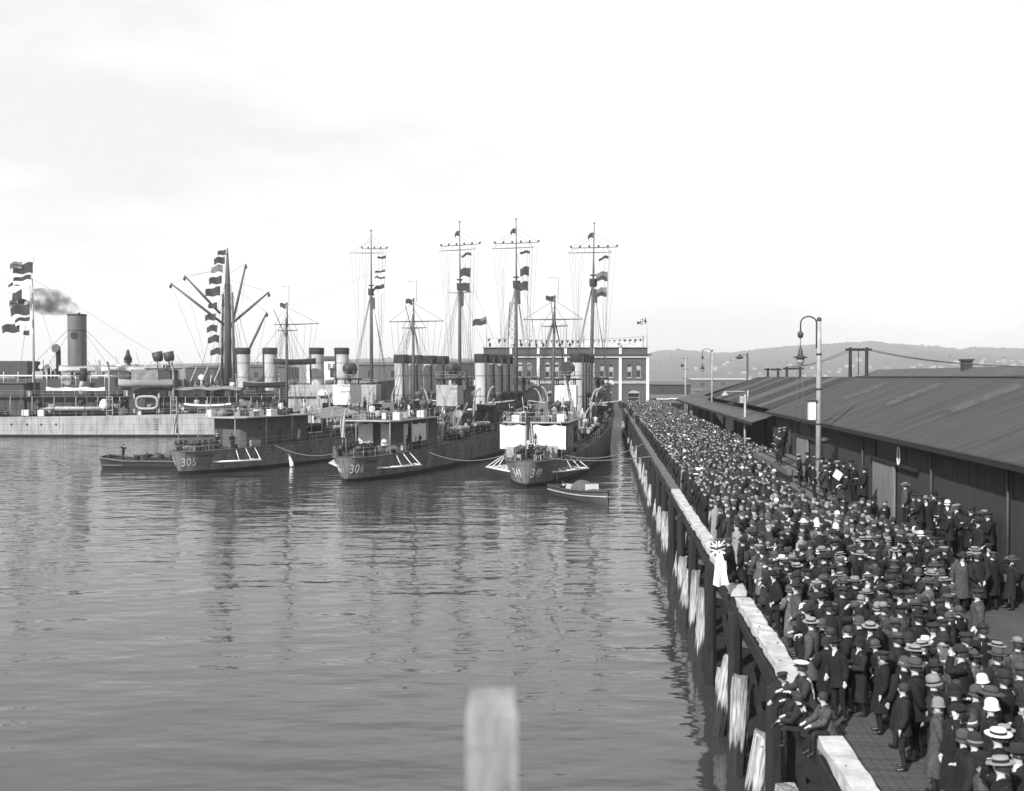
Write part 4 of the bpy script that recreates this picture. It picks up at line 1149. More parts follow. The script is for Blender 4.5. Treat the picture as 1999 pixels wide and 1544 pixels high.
fb = MB(); p0, p1 = cl(560, 752, 3), cl(735, 752, 3); fb.box((0, (p0.y + p1.y) / 2, 7.2), (7.2, p1.y - p0.y, 4.9)); fo = fb.build('forecastle_house', M_hull_l, cr)
for px in (590, 602, 615, 628, 642): q = cl(px, 776, 3.6); MB().tube([q - Vector((.05, 0, 0)), q + Vector((.03, 0, 0))], .24, 10).build('porthole', M_soot, fo)
railing(cr, [(3.5, p0.y, 9.65), (3.5, p1.y, 9.65)], 1.0, 2, .03)
for px in (476, 529, 620, 669): funnel(cr, 0, cl(px, 700).y, 8.0, 16.7, 1.32, .2, 1.25)
for px in (500, 575, 645):
    q = cl(px, 745, 1); MB().lathe([(.4, 0), (.4, 2.0), (.55, 2.3), (.9, 2.7), (.9, 3.1), (.2, 3.2)], 10, (1.6, q.y, 7.4)).build('ventilator', M_ship, cr)
# after structure at the frame edge, pole mast and its flags
MB().box((0, cl(40, 780).y - 3, 6.8), (6.5, 10.5, 6.2)).build('gun_house', M_ship_d, cr)
MB().box((0, cl(40, 780).y - 3, 10.0), (7.2, 11.5, .15)).build('gun_house_roof', M_ship, cr)
railing(cr, [(3.4, cl(30, 700).y - 8, 10.05), (3.4, cl(66, 700).y, 10.05), (-3.4, cl(66, 700).y, 10.05)], 1.1, 1.5, .03)
pm = cl(66, 740, 0); MB().tube([(0, pm.y, 4), (0, pm.y, 20), (0, pm.y - .1, 30)], [.26, .2, .08], 8).build('pole_mast', M_pale, cr)
fl = [(64, 522, 3.4), (62, 547, 3.0), (62, 575, 3.2), (48, 592, 2.6), (60, 603, 3.4), (62, 628, 2.6), (66, 652, 1.8), (45, 520, 2.2), (42, 640, 3.0), (40, 560, 2.2)]
for k, (px, py, s_) in enumerate(fl):
    flag(cr, cl(px, py, 0) + Vector((.4 * (k % 3), 0, .9)), s_, s_ * .62, [[M_flag_d, M_flag_m], [M_flag_d, M_flag_w], [M_flag_w, M_flag_d], [M_flag_m, M_flag_d]][k % 4], d=(.2, -1, 0), droop=.22, name='signal_flag',
         pattern=[None, lambda a, b: int(b > .5), lambda a, b: int(a > .4), lambda a, b: int(.35 < b < .65)][k % 4], rip=.15, seed=200 + k)
wire(cr, cl(66, 500, 0), cl(40, 720, 0), .03, 'halyard'); wire(cr, cl(66, 545), cl(350, 720), .02); wire(cr, cl(66, 560), cl(120, 730), .025)
# galley pipe, torpedo tubes, boats, davits, raft
q = cl(160, 760, 1.5); MB().tube([(1.5, q.y, 4), (1.5, q.y, 9.4), (1.5, q.y + .3, 10.5)], .55, 10).build('galley_funnel', M_pale, cr)
MB().tube([(1.5, q.y + .3, 10.4), (1.5, q.y + .3, 12.8)], .66, 10).build('galley_cowl', M_soot, cr)
torpedo_tubes(cr, cl(150, 797, 4.2), 12.2, 3, PI, M_pale, .33)
bmC = boat_mesh(8.8, 2.3, 1.0, [M_ship_d, M_pale, M_canvas], True)
inst('ships_boat', bmC, cr, cl(405, 800, 4.6) + Vector((0, 0, -.3)))
bmD = boat_mesh(10.2, 2.5, 1.25, [M_pale, M_pale, M_canvas])
inst('ships_boat', bmD, cr, cl(284, 754, 5.4) + Vector((0, 0, -.2)))
for px in (214, 339):
    q = cl(px, 800, 4.9); davit(cr, (4.9, q.y, 5.4), 1, 8.6, 1.2, .2)
    lt = MB(); 
    for dx in (-.55, .55): lt.box((4.9, q.y + dx, 5.6), (.14, .14, 3.8))
    for z in (3.9, 4.9, 5.9, 6.9, 7.4): lt.box((4.9, q.y, z), (.14, 1.1, .14))
    lt.build('davit_base', M_pale, cr)
    wire(cr, (6.0, q.y, 13.6), (5.6, q.y + (1.5 if px < 250 else -1.5), 10.4), .05, 'fall')
q = cl(287, 786, 5.3); pts = []
for k in range(33):
    a = 2 * PI * k / 32; ca, sa = math.cos(a), math.sin(a)
    pts.append((5.3, q.y + 1.95 * math.copysign(abs(ca) ** .6, ca), q.z + 1.15 * math.copysign(abs(sa) ** .6, sa)))
raft = MB().tube(pts, .26, 8, cap=False).build('life_raft', M_pale, cr)
ne = MB()
for k in range(9): ne.tube([(5.3, q.y - 1.5 + .375 * k, q.z - 1), (5.3, q.y - 1.5 + .375 * k, q.z + 1)], .03, 4)
ne.build('raft_net', M_rope, raft)['kind'] = 'stuff'
for px in (262, 310): MB().box(cl(px, 787, 5.0), (.2, .3, 3.6)).build('raft_stand', M_pale, cr)
q0, q1 = cl(262, 735, 1), cl(337, 735, 1)
MB().box((0, (q0.y + q1.y) / 2, 10.0), (5.0, q1.y - q0.y, 5.0)).build('after_control_house', M_ship_d, cr)
canvas_sheet(cr, (2.6, q0.y, 0), (2.6, q1.y - 2.2, 0), 12.6, 10.3, M_canvas_g, seed=12, scallop=.1)
q0, q1 = cl(292, 718, 0), cl(346, 718, 0)
MB().box((0, (q0.y + q1.y) / 2, 12.7), (5.6, q1.y - q0.y, .22)).build('light_platform', M_ship_d, cr)
railing(cr, [(2.7, q0.y, 12.8), (2.7, q1.y, 12.8), (-2.7, q1.y, 12.8)], 1.2, 1.3, .04, M_white)
for px in (308, 330): searchlight(cr, cl(px, 696, 0.8), (0, -.15, .8), .98, 1.7)
aw = MB(); rows_ = []
q0, q1 = cl(345, 760, 3), cl(474, 760, 3)
for i in range(13):
    y = q0.y + (q1.y - q0.y) * i / 12
    rows_.append([(x, y, 9.3 - .5 * (abs(x) / 5) ** 1.5 - .14 * math.sin(i * 1.3 + x)) for x in (-5.2, -3, 0, 3, 5.2)])
aw.loft(rows_, closed=False); aw.loft([[(p[0], p[1], p[2] - .04) for p in r_][::-1] for r_ in rows_], closed=False); aw.build('awning', M_canvas_g, cr)
canvas_sheet(cr, cl(90, 762, 3.5) * 1 - Vector((0, 0, cl(90, 762, 3.5).z)), cl(205, 765, 3.5) - Vector((0, 0, cl(205, 765, 3.5).z)), 9.3, 8.5, M_canvas, 'furled_awning', seed=22, scallop=.25)
before = set(cr.children)
mx_ = cl(725, 700).y
Pc = mast(cr, mx_, 0, 6.0, 28.0, 39.0, .36, yards=((35.6, 2.4, .6, 5), (34.8, 3.2, -.9, 0)), hb=4, zdeck=6)
hoist(cr, mx_ + 1.3, 0, 34.2, 3, 41, 1, 1.8)
for c_ in cr.children:                       # this mast's yards are braced square to the camera, along the ship
    if c_ not in before: c_.rotation_euler.z = R(90)
for k in range(14):
    rr = random.Random(300 + k); y = 30 + k * 3.6
    MB().box((rr.uniform(2.5, 5), y, 4.4), (.8, rr.uniform(.5, 1.6), rr.uniform(.6, 1.6))).build('deck_locker', rr.choice((M_pale, M_ship, M_ship_d, M_white)), cr)
MB().lathe([(.2, -1.2), (.8, -.9), (.9, -.2), (.7, .6), (.3, 1.0), (.05, 1.1)], 9, cl(203, 790, 4.6), sx=.8).build('covered_gun', M_canvas, cr)
railing(cr, [CH.pt(y, CH.dz(y), 1) for y in range(20, 100, 6)], 1.05, 2.2, .025)
rq = random.Random(77)
for k in range(30):              # stanchions and doors breaking up the long deckhouse side
    y = 29 + k * 2.05
    MB().tube([(4.3, y, 3.8), (4.2, y, 7.4)], .07, 5).build('stanchion', M_pale if k % 2 else M_ship, cr)
    if k % 3 == 0: MB().box((2.79, y + .9, 5.0), (.08, .8, 2.0)).build('door', M_soot, cr)
    elif k % 3 == 1: MB().box((2.79, y + .8, 5.6), (.08, .9, .8)).build('hatch_cover', M_pale, cr)
for k in range(60):
    y = rq.uniform(24, 96); lev = rq.random() < .5; z = 3.9 + .006 * y if lev else 7.5; x = rq.uniform(2.9, 5.0) if lev else rq.uniform(-1, 3.8); t = rq.random(); m_ = rq.choice((M_ship_d, M_soot, M_ship, M_pale, M_iron, M_white, M_canvas_g))
    if t < .35: MB().box((x, y, z + .5), (.7, rq.uniform(.5, 1.8), rq.uniform(.6, 1.3))).build('deck_chest', m_, cr)
    elif t < .6: MB().lathe([(.25, 0), (.25, 1.4), (.3, 1.7), (.55, 2.1), (.5, 2.5), (.1, 2.6)], 9, (x, y, z)).build('ventilator', m_, cr)
    elif t < .8: MB().lathe([(.6, 0), (.75, .4), (.6, .9), (.2, 1.2), (.02, 1.3)], 9, (x, y, z), sy=1.9).build('canvas_bundle', m_, cr)
    else: MB().tube([(x, y, z), (x, y + rq.uniform(-1, 1), z + rq.uniform(2.5, 4.5))], .07, 5).build('spar', m_, cr)
railing(cr, [(4.0, y, 7.5) for y in range(29, 90, 6)], 1.05, 2.0, .03)
bmF = boat_mesh(8.0, 2.2, 1.0, [M_ship_d, M_pale, M_canvas])
for px, py in ((516, 757), (575, 712)): inst('ships_boat', bmF, cr, cl(px, py, 4.4))
for px in (474, 556): davit(cr, (4.3, cl(px, 760).y, 6.0), 1, 5.6, .9, .15)
for px in (372, 394, 418): MB().beam(cl(px, 744, 1), cl(px + 12, 716, 1), .2, .2).build('sheer_leg', M_pale, cr)
MB().box((5.28, cl(287, 786).y, cl(287, 786).z), (.05, 3.0, 1.7)).build('raft_panel', M_ship_d, cr)

# ---- steamer behind it
SYY = 219.0
stm = empty('steamer', (-70, SYY, 0), -R(90), 'black hulled steamer with tall dotted funnel behind the pale warship', 'steamship')
def sl(px, py, off=0.0):
    p = at_y(px, py, SYY - off); return Vector((off, p.x + 70, p.z))
M_blackhull = mat('black_hull', .018, .5, .3, .6)
SH = Hull([-62, -60, -55, -40, -10, 20, 36, 44], [.1, 3, 5, 6.5, 7, 6.5, 4, .1], [.1, 2, 4, 6, 6.8, 6, 3, .1], [10, 9.8, 9.4, 8.8, 8.4, 8.8, 9.6, 10.6], over=0)
SH.build(stm, M_blackhull, M_boot, M_deck, [-62, -60, -55, -48, -40, -25, -10, 5, 20, 28, 36, 40, 44])
q0, q1 = sl(28, 735), sl(332, 735)
MB().box((0, (q0.y + q1.y) / 2 - 4, 9.6), (9, q1.y - q0.y + 8, 2.4)).build('bridge_deck', M_ship_d, stm)
MB().box((4.6, (q0.y + q1.y) / 2 - 4, 11.4), (.18, q1.y - q0.y + 8, .26)).build('white_bulwark', M_white, stm)
for k in range(12): MB().tube([(4.6, q0.y + (q1.y - q0.y) * k / 11, 8.6), (4.6, q0.y + (q1.y - q0.y) * k / 11, 12.2)], .07, 5).build('stanchion', M_white, stm)
MB().box((0, sl(48, 720).y - 4, 12.8), (6, 12, 3.4)).build('wheelhouse', M_ship_d, stm)
q = sl(151, 700); fu = MB(); n = 22
fu.loft([[(1.9 * math.cos(2*PI*k/n), q.y + 1.9 * math.sin(2*PI*k/n), z) for k in range(n)] for z in (12.5, 16, 20, 24.4)])
M_stf = mat('steamer_funnel', .09, .45, .25, .7, (1, 1, .25))
fo = fu.build('funnel', M_stf, stm)
fu = MB(); fu.loft([[(r_ * math.cos(2*PI*k/n), q.y + r_ * math.sin(2*PI*k/n), z) for k in range(n)] for r_, z in ((1.94, 24.1), (1.98, 24.5), (1.85, 24.5), (1.8, 22.5))], cap1=True); fu.build('rim', M_soot, fo)
fu = MB(); fu.loft([[(1.93 * math.cos(2*PI*k/n), q.y + 1.93 * math.sin(2*PI*k/n), z) for k in range(n)] for z in (20.9, 21.05)]); fu.build('hoop', M_soot, fo)
ds = MB(); a0 = .06; pts = []
for k in range(20):
    t = 2 * PI * k / 20; th = a0 + .38 * math.cos(t); pts.append((1.95 * math.cos(th), q.y + 1.95 * math.sin(th), 19.9 + .75 * math.sin(t)))
cen_ = (1.97 * math.cos(a0), q.y + 1.97 * math.sin(a0), 19.9)
mid_ = [(1.97 * math.cos(a0 + .19 * math.cos(2*PI*k/20)), q.y + 1.97 * math.sin(a0 + .19 * math.cos(2*PI*k/20)), 19.9 + .375 * math.sin(2*PI*k/20)) for k in range(20)]
pts = [((p_[0] * 1.012), q.y + (p_[1] - q.y) * 1.012, p_[2]) for p_ in pts]
ds.add(pts + mid_ + [cen_], [(k, (k + 1) % 20, 20 + (k + 1) % 20, 20 + k) for k in range(20)] + [(20 + k, 20 + (k + 1) % 20, 40) for k in range(20)]); ds.build('dot_emblem', M_soot, fo)
for dy in (-9, 9):
    for sx in (-1, 1): wire(stm, (sx * 1, q.y + math.copysign(1.8, dy), 20.9), (sx * 4, q.y + dy, 12.4), .035, 'funnel_guy')
q2 = sl(122, 690); MB().tube([(2, q2.y, 11.5), (2, q2.y, 16.2), (2.2, q2.y - .1, 17.0), (2.9, q2.y - .2, 17.2)], [.5, .5, .7, .95], 10).build('cowl_ventilator', M_ship_d, stm)
bmE = boat_mesh(7.5, 2.2, 1.0, [M_white, M_white, M_canvas_g], True)
for px, py in ((150, 727), (232, 727), (275, 727)): inst('lifeboat', bmE, stm, sl(px, py, 5.2))
for px in (118, 190, 210, 262): davit(stm, (4.4, sl(px, 730).y, 11), 1, 3.6, .8, .12, M_white)
MB().lathe([(.2, -1.0), (.8, -.6), (.9, .2), (.5, 1.0), (.3, 1.9), (.05, 2.2)], 9, sl(250, 702, 2), sx=.7).build('furled_sail', M_soot, stm)
# derrick mast, booms, shrouds and dressing flags
qm = sl(445, 700); MB().tube([(0, qm.y, 8), (0, qm.y, 24), (0, qm.y, 33), (0, qm.y, 38.6)], [.85, .75, .5, .12], 12).build('derrick_mast', M_mast, stm)
for dx in (-2.2, 2.2): MB().tube([(dx, qm.y + dx * .9, 8), (dx * .9, qm.y + dx * .7, 29)], [.35, .22], 8).build('king_post', M_mast, stm)
for k, (tip, root_) in enumerate((((333, 553), (438, 634)), ((360, 538), (430, 612)), ((480, 515), (452, 640)), ((525, 570), (452, 632)), ((521, 609), (486, 682)))):
    a, b = sl(*root_, off=-1 + .5 * k), sl(*tip, off=1.2 - .6 * k)
    bo = MB().tube([a, a.lerp(b, .5), b], [.24, .28, .16], 8).build('derrick_boom', M_mast, stm)
    MB().lathe([(.05, -.2), (.28, -.45), (.3, -.8), (.08, -1.1)], 8, b).build('pulley_block', M_iron, bo)
    wire(stm, b, (0, qm.y, 35 - k), .028, 'topping_lift'); wire(stm, b, sl(root_[0] + (tip[0] - root_[0]) * .3, 735), .02, 'fall')
for sx in (-1, 1):
    for dy in (-5, -3, -1, 1, 3, 5): wire(stm, (0, qm.y, 33), (sx * 6, qm.y + dy, 9), .035, 'shroud')
for k, (px, py, s_, mi) in enumerate(((441, 494, 1.7, 0), (439, 507, 2.3, 1), (435, 523, 2.4, 2), (433, 545, 2.6, 1), (430, 566, 3.0, 0), (424, 597, 1.8, 1), (421, 618, 2.2, 0), (424, 640, 2.2, 1), (428, 660, 2.4, 0), (431, 685, 2.2, 1))):
    flag(stm, sl(px, py, .6) + Vector((0, 0, .7)), s_, s_ * .68, [[M_flag_d], [M_flag_d], [M_flag_m]][mi], d=(.15, -1, 0), droop=.25, name='signal_flag', rip=.2, seed=400 + k)
wire(stm, (0, qm.y, 38), sl(424, 740, .6), .03, 'halyard', sag=.5)
rq = random.Random(78)
for k in range(40):
    px = rq.uniform(32, 420); p_ = sl(px, 735); z = 10.8 if px < 330 else 8.6; t = rq.random(); m_ = rq.choice((M_ship_d, M_soot, M_ship, M_white, M_pale, M_iron)); x = rq.uniform(-1, 4.2)
    if t < .3: MB().box((x, p_.y, z + .7), (1, rq.uniform(.8, 2.4), rq.uniform(.8, 2.0))).build('deck_locker', m_, stm)
    elif t < .6: MB().tube([(x, p_.y, z), (x, p_.y, z + 1.8), (x + .2, p_.y, z + 2.3), (x + .7, p_.y, z + 2.5)], [.3, .3, .42, .6], 9).build('cowl_ventilator', m_, stm)
    else: MB().tube([(x, p_.y, z), (x, p_.y, z + rq.uniform(1.5, 4.0))], .08, 5).build('stanchion', m_, stm)
for k in range(9): wire(stm, sl(66 + 40 * k, 700 - 6 * (k % 3)), sl(60 + 44 * k, 738), .03, 'stay')
for k in range(18):
    rr = random.Random(500 + k); MB().box((rr.uniform(-3, 5), sl(350, 750).y + k * 1.2, 9.4 + rr.uniform(0, .8)), (rr.uniform(.6, 2), rr.uniform(.5, 1.6), rr.uniform(.8, 2.4))).build('deck_house' if k % 3 else 'winch', rr.choice((M_ship_d, M_mast, M_soot)), stm)

# ---- motor launch at the stern of 341
A, B = at_z(1086, 964, 0), at_z(1188, 987, 0)
hd = math.atan2(B.x - A.x, B.y - A.y); L_ = (B - A).length
lau = empty('motor_launch', (A + B) / 2, -hd, 'open motor launch with rounded spray hood floating off the nearest stern', 'boat')
mb = MB(); rings = []; n = 18
for i in range(n + 1):
    t = i / n; w = 1.35 * max(.04, min(1, (t * 6 + .55)) * (1 - max(0, (t - .45) / .55) ** 2.3)); sh = .85 + .7 * max(0, t - .35) ** 1.6 + .1 * (1 - t)
    rings.append([(w * x, -L_ / 2 + L_ * t, z) for x, z in ((-1, sh), (-.95, sh * .62), (-.8, .1), (-.3, -.35), (0, -.4), (.3, -.35), (.8, .1), (.95, sh * .62), (1, sh))])
mb.loft(rings, closed=False, cap0=True); mb.build('hull', mat('launch_hull', .05, .5, .3, 2), lau)
mb = MB(); mb.loft([[(p[0] * .9, p[1] * .985, p[2] + .02) for p in r_][::-1] for r_ in rings], closed=False); mb.build('lining', M_pale, lau)
for s_ in (0, 8): MB().tube([Vector(r_[s_]) for r_ in rings], .09, 6).build('gunwale', M_iron, lau)
for s_ in (1, 7): MB().tube([Vector(r_[s_]) + Vector((.03 * (-1 if s_ == 1 else 1), 0, 0)) for r_ in rings], .07, 6).build('rubbing_strake', M_pale, lau)
fdk = MB(); fdk.loft([[(r_[0][0] * .96, r_[0][1], r_[0][2] + .02), (0, r_[0][1], r_[0][2] + .14), (r_[8][0] * .96, r_[8][1], r_[8][2] + .02)] for r_ in rings[12:]], closed=False); fdk.build('foredeck', M_ship_d, lau)
hd_ = MB(); rr_ = []
for i in range(7):
    y = .0 + i * .28; s_ = (1, .98, .95, .88, .76, .6, .35)[i]
    rr_.append([(1.12 * math.cos(PI * k / 12), y, (.85 + .95 * s_ * math.sin(PI * k / 12))) for k in range(13)])
hd_.loft(rr_, closed=False); hd_.loft([[(p[0] * .97, p[1], p[2] - .03) for p in r_][::-1] for r_ in rr_], closed=False); hd_.build('spray_hood', M_ship, lau)
MB().box((0, 2.0, 1.25), (1.3, .08, .7)).build('windscreen', M_white, lau)
for y in (-3.2, -1.8, -.6): MB().box((0, y, .66), (2.1, .42, .08)).build('thwart', M_white if y < -1 else M_ship, lau)
MB().box((0, -1.2, .6), (.8, 1.1, .6)).build('engine_box', M_pale, lau)
MB().tube([(0, -L_ / 2 + .3, .9), (0, -L_ / 2 - .1, 2.3)], .03, 5).build('stern_staff', M_iron, lau)

# ---- black barge lying beyond the stern of 305
bg = empty('barge', at_z(316, 912, 0), R(-4), 'low black barge with a man standing on it, beyond the 305 stern', 'barge')
mb = MB(); rr_ = []
for t, w, z in ((-7.2, 1.5, 1.45), (-6.6, 2.1, 1.25), (-4, 2.5, .95), (4, 2.5, .9), (7, 2.3, 1.1), (7.6, 1.6, 1.3)):
    rr_.append([(t, -w, z), (t * .985, -w * .96, .3), (t * .94, -w * .8, -.6), (t * .94, w * .8, -.6), (t * .985, w * .96, .3), (t, w, z)])
mb.loft(rr_, closed=False, smooth=False, cap0=True, cap1=True); mb.build('hull', M_blackhull, bg)
mb = MB(); mb.loft([[(r_[0][0], r_[0][1], r_[0][2] - .25), (r_[5][0], r_[5][1], r_[5][2] - .25)][::-1] for r_ in rr_], closed=False, smooth=False); mb.build('deck', M_timber_d, bg)
for s_ in (0, 5): MB().tube([r_[s_] for r_ in rr_], .11, 6).build('rubbing_rail', M_timber, bg)
MB().box((1.5, 0, .95), (6.2, 2.8, .6)).build('hatch', M_timber_d, bg)
for x in (-6.2, -2.6, 6.2): MB().lathe([(.14, 0), (.12, .55), (.2, .6), (.18, .75)], 8, (x, -1.2, .75)).build('bitt', M_iron, bg)
for k in range(7): MB().beam((-1 + .25 * k, -.8 + .22 * k, 1.32), (4.2 + .15 * k, -.5 + .2 * k, 1.35 + .03 * k), .16, .09).build('spar', M_timber, bg)

rq = random.Random(80)
for k in range(9): MB().box((rq.uniform(-3.5, 6.5), rq.uniform(-1.6, 1.6), 1.2), (rq.uniform(.4, 1.2), rq.uniform(.4, .9), rq.uniform(.4, 1.1)), rz=rq.uniform(-.5, .5)).build('crate', rq.choice((M_timber_d, M_soot, M_timber, M_ship_d)), bg)
for k in range(3): MB().tube([(-4 + 3 * k, -1.9, .9), (-4 + 3 * k, -2.0, 2.0)], .07, 6).build('post', M_timber_d, bg)
# ---- mooring lines and drifting timber
def line(a, b, r, sag, label, name='mooring_line', cat='rope', group=None):
    a, b = Vector(a), Vector(b)
    pts = [a.lerp(b, k / 14) - Vector((0, 0, sag * 4 * (k / 14) * (1 - k / 14))) for k in range(15)]
    return props(MB().tube(pts, r, 6).build(name, M_rope, None), label, cat, group)
def dest(root_, p): return Matrix.Translation(root_.location) @ Matrix.Rotation(root_.rotation_euler.z, 4, 'Z') @ Vector(p)
line(dest(d341, (2.9, 6.0, 2.95)), W(4.1, 104, 4.5), .05, .9, 'slack mooring rope from the 341 stern to the wharf kerb, upper of two')
line(dest(d341, (1.5, 1.6, 2.95)), W(4.1, 88, 4.4), .05, .35, 'taut mooring rope from the 341 stern to the wharf kerb, lower of two')
line(dest(d305, (3.6, 12, 2.95)), dest(d306, (-2.9, 6, 2.95)), .05, 1.0, 'hawser slung between the 305 and 306 sterns')
line(dest(d306, (3.6, 12, 2.95)), dest(d341, (-2.9, 6, 2.95)), .05, 1.1, 'slack rope sagging from the 341 quarter back to the 306 side')
line(at_z(238, 908, 1.4), at_z(100, 897, .02), .06, .25, 'rope trailing from the black barge into the water')
p = at_z(950, 941, .02)
props(MB().tube([p + Vector((-2.3, 0, 0)), p + Vector((0, .1, .03)), p + Vector((2.0, .15, 0))], [.07, .1, .06], 7).build('drifting_spar', M_timber), 'thin pale spar drifting between the 306 and 341 sterns', 'spar')
# cooling water spouting from the side of 305
q = dest(d305, tuple(HULL.pt(14.5, 1.5, 1))); e = dest(d305, (HULL.hb(14.5, 1) + 1.1, 14.0, 0)); pts = []
for k in range(9):
    t = k / 8; pts.append(q.lerp(e, t) + Vector((0, 0, -1.1 * (t * t - t) * 1.0)))
props(MB().tube(pts, [.06 + .03 * k for k in range(9)], 7).build('water_jet', M_white), 'white jet of cooling water spouting from the 305 hull side', 'water jet')
# ================================================================== PEOPLE
M_skin = mat('skin', 0.36, 0.6, 0.0)
M_hair = mat('dark_hair', 0.02, 0.7, 0.2, 20)
M_shirt = mat('white_shirt', 0.5, 0.8, 0.05, 8)
M_shoe = mat('black_leather', 0.012, 0.4, 0.0)
COATS = {'black': mat('black_wool', .006, .9, .45, 6, bump=.5, bscale=7), 'charcoal': mat('charcoal_wool', .010, .9, .45, 6, bump=.5, bscale=7), 'dark grey': mat('dark_grey_wool', .020, .9, .45, 6, bump=.5, bscale=7),
         'mid grey': mat('mid_grey_tweed', .042, .9, .45, 14, bump=.5, bscale=7), 'pale grey': mat('pale_grey_tweed', .075, .9, .45, 14, bump=.5, bscale=7), 'light': mat('light_cloth', .16, .9, .2, 8), 'white': mat('white_cloth', .42, .9, .1, 8)}
HATC = {'black': mat('black_felt', .007, .9, .2, 9), 'dark': mat('dark_felt', .016, .9, .2, 9), 'grey': mat('grey_felt', .045, .9, .2, 9), 'pale': mat('pale_felt', .14, .9, .15, 9), 'straw': mat('straw', .2, .8, .18, 30), 'white': mat('white_felt', .5, .8, .08, 9)}

def skin_body(J, E, rad, name):
    """grow one continuous surface over a skeleton with the Skin modifier"""
    me = bpy.data.meshes.new(name); names = list(J)
    me.from_pydata([J[k] for k in names], [(names.index(a), names.index(b)) for a, b in E], [])
    ob = bpy.data.objects.new(name, me); COL.objects.link(ob)
    md = ob.modifiers.new('s', 'SKIN'); md.use_smooth_shade = True; md.branch_smoothing = .4
    for i, k in enumerate(names):
        r_ = rad[k]; me.skin_vertices[0].data[i].radius = r_ if hasattr(r_, '__len__') else (r_, r_)
        me.skin_vertices[0].data[i].use_root = (k == 'pelvis')
    sb = ob.modifiers.new('b', 'SUBSURF'); sb.levels = 1; sb.render_levels = 1
    bpy.context.view_layer.update()
    out = bpy.data.meshes.new_from_object(ob.evaluated_get(bpy.context.evaluated_depsgraph_get()))
    bpy.data.objects.remove(ob)
    return out

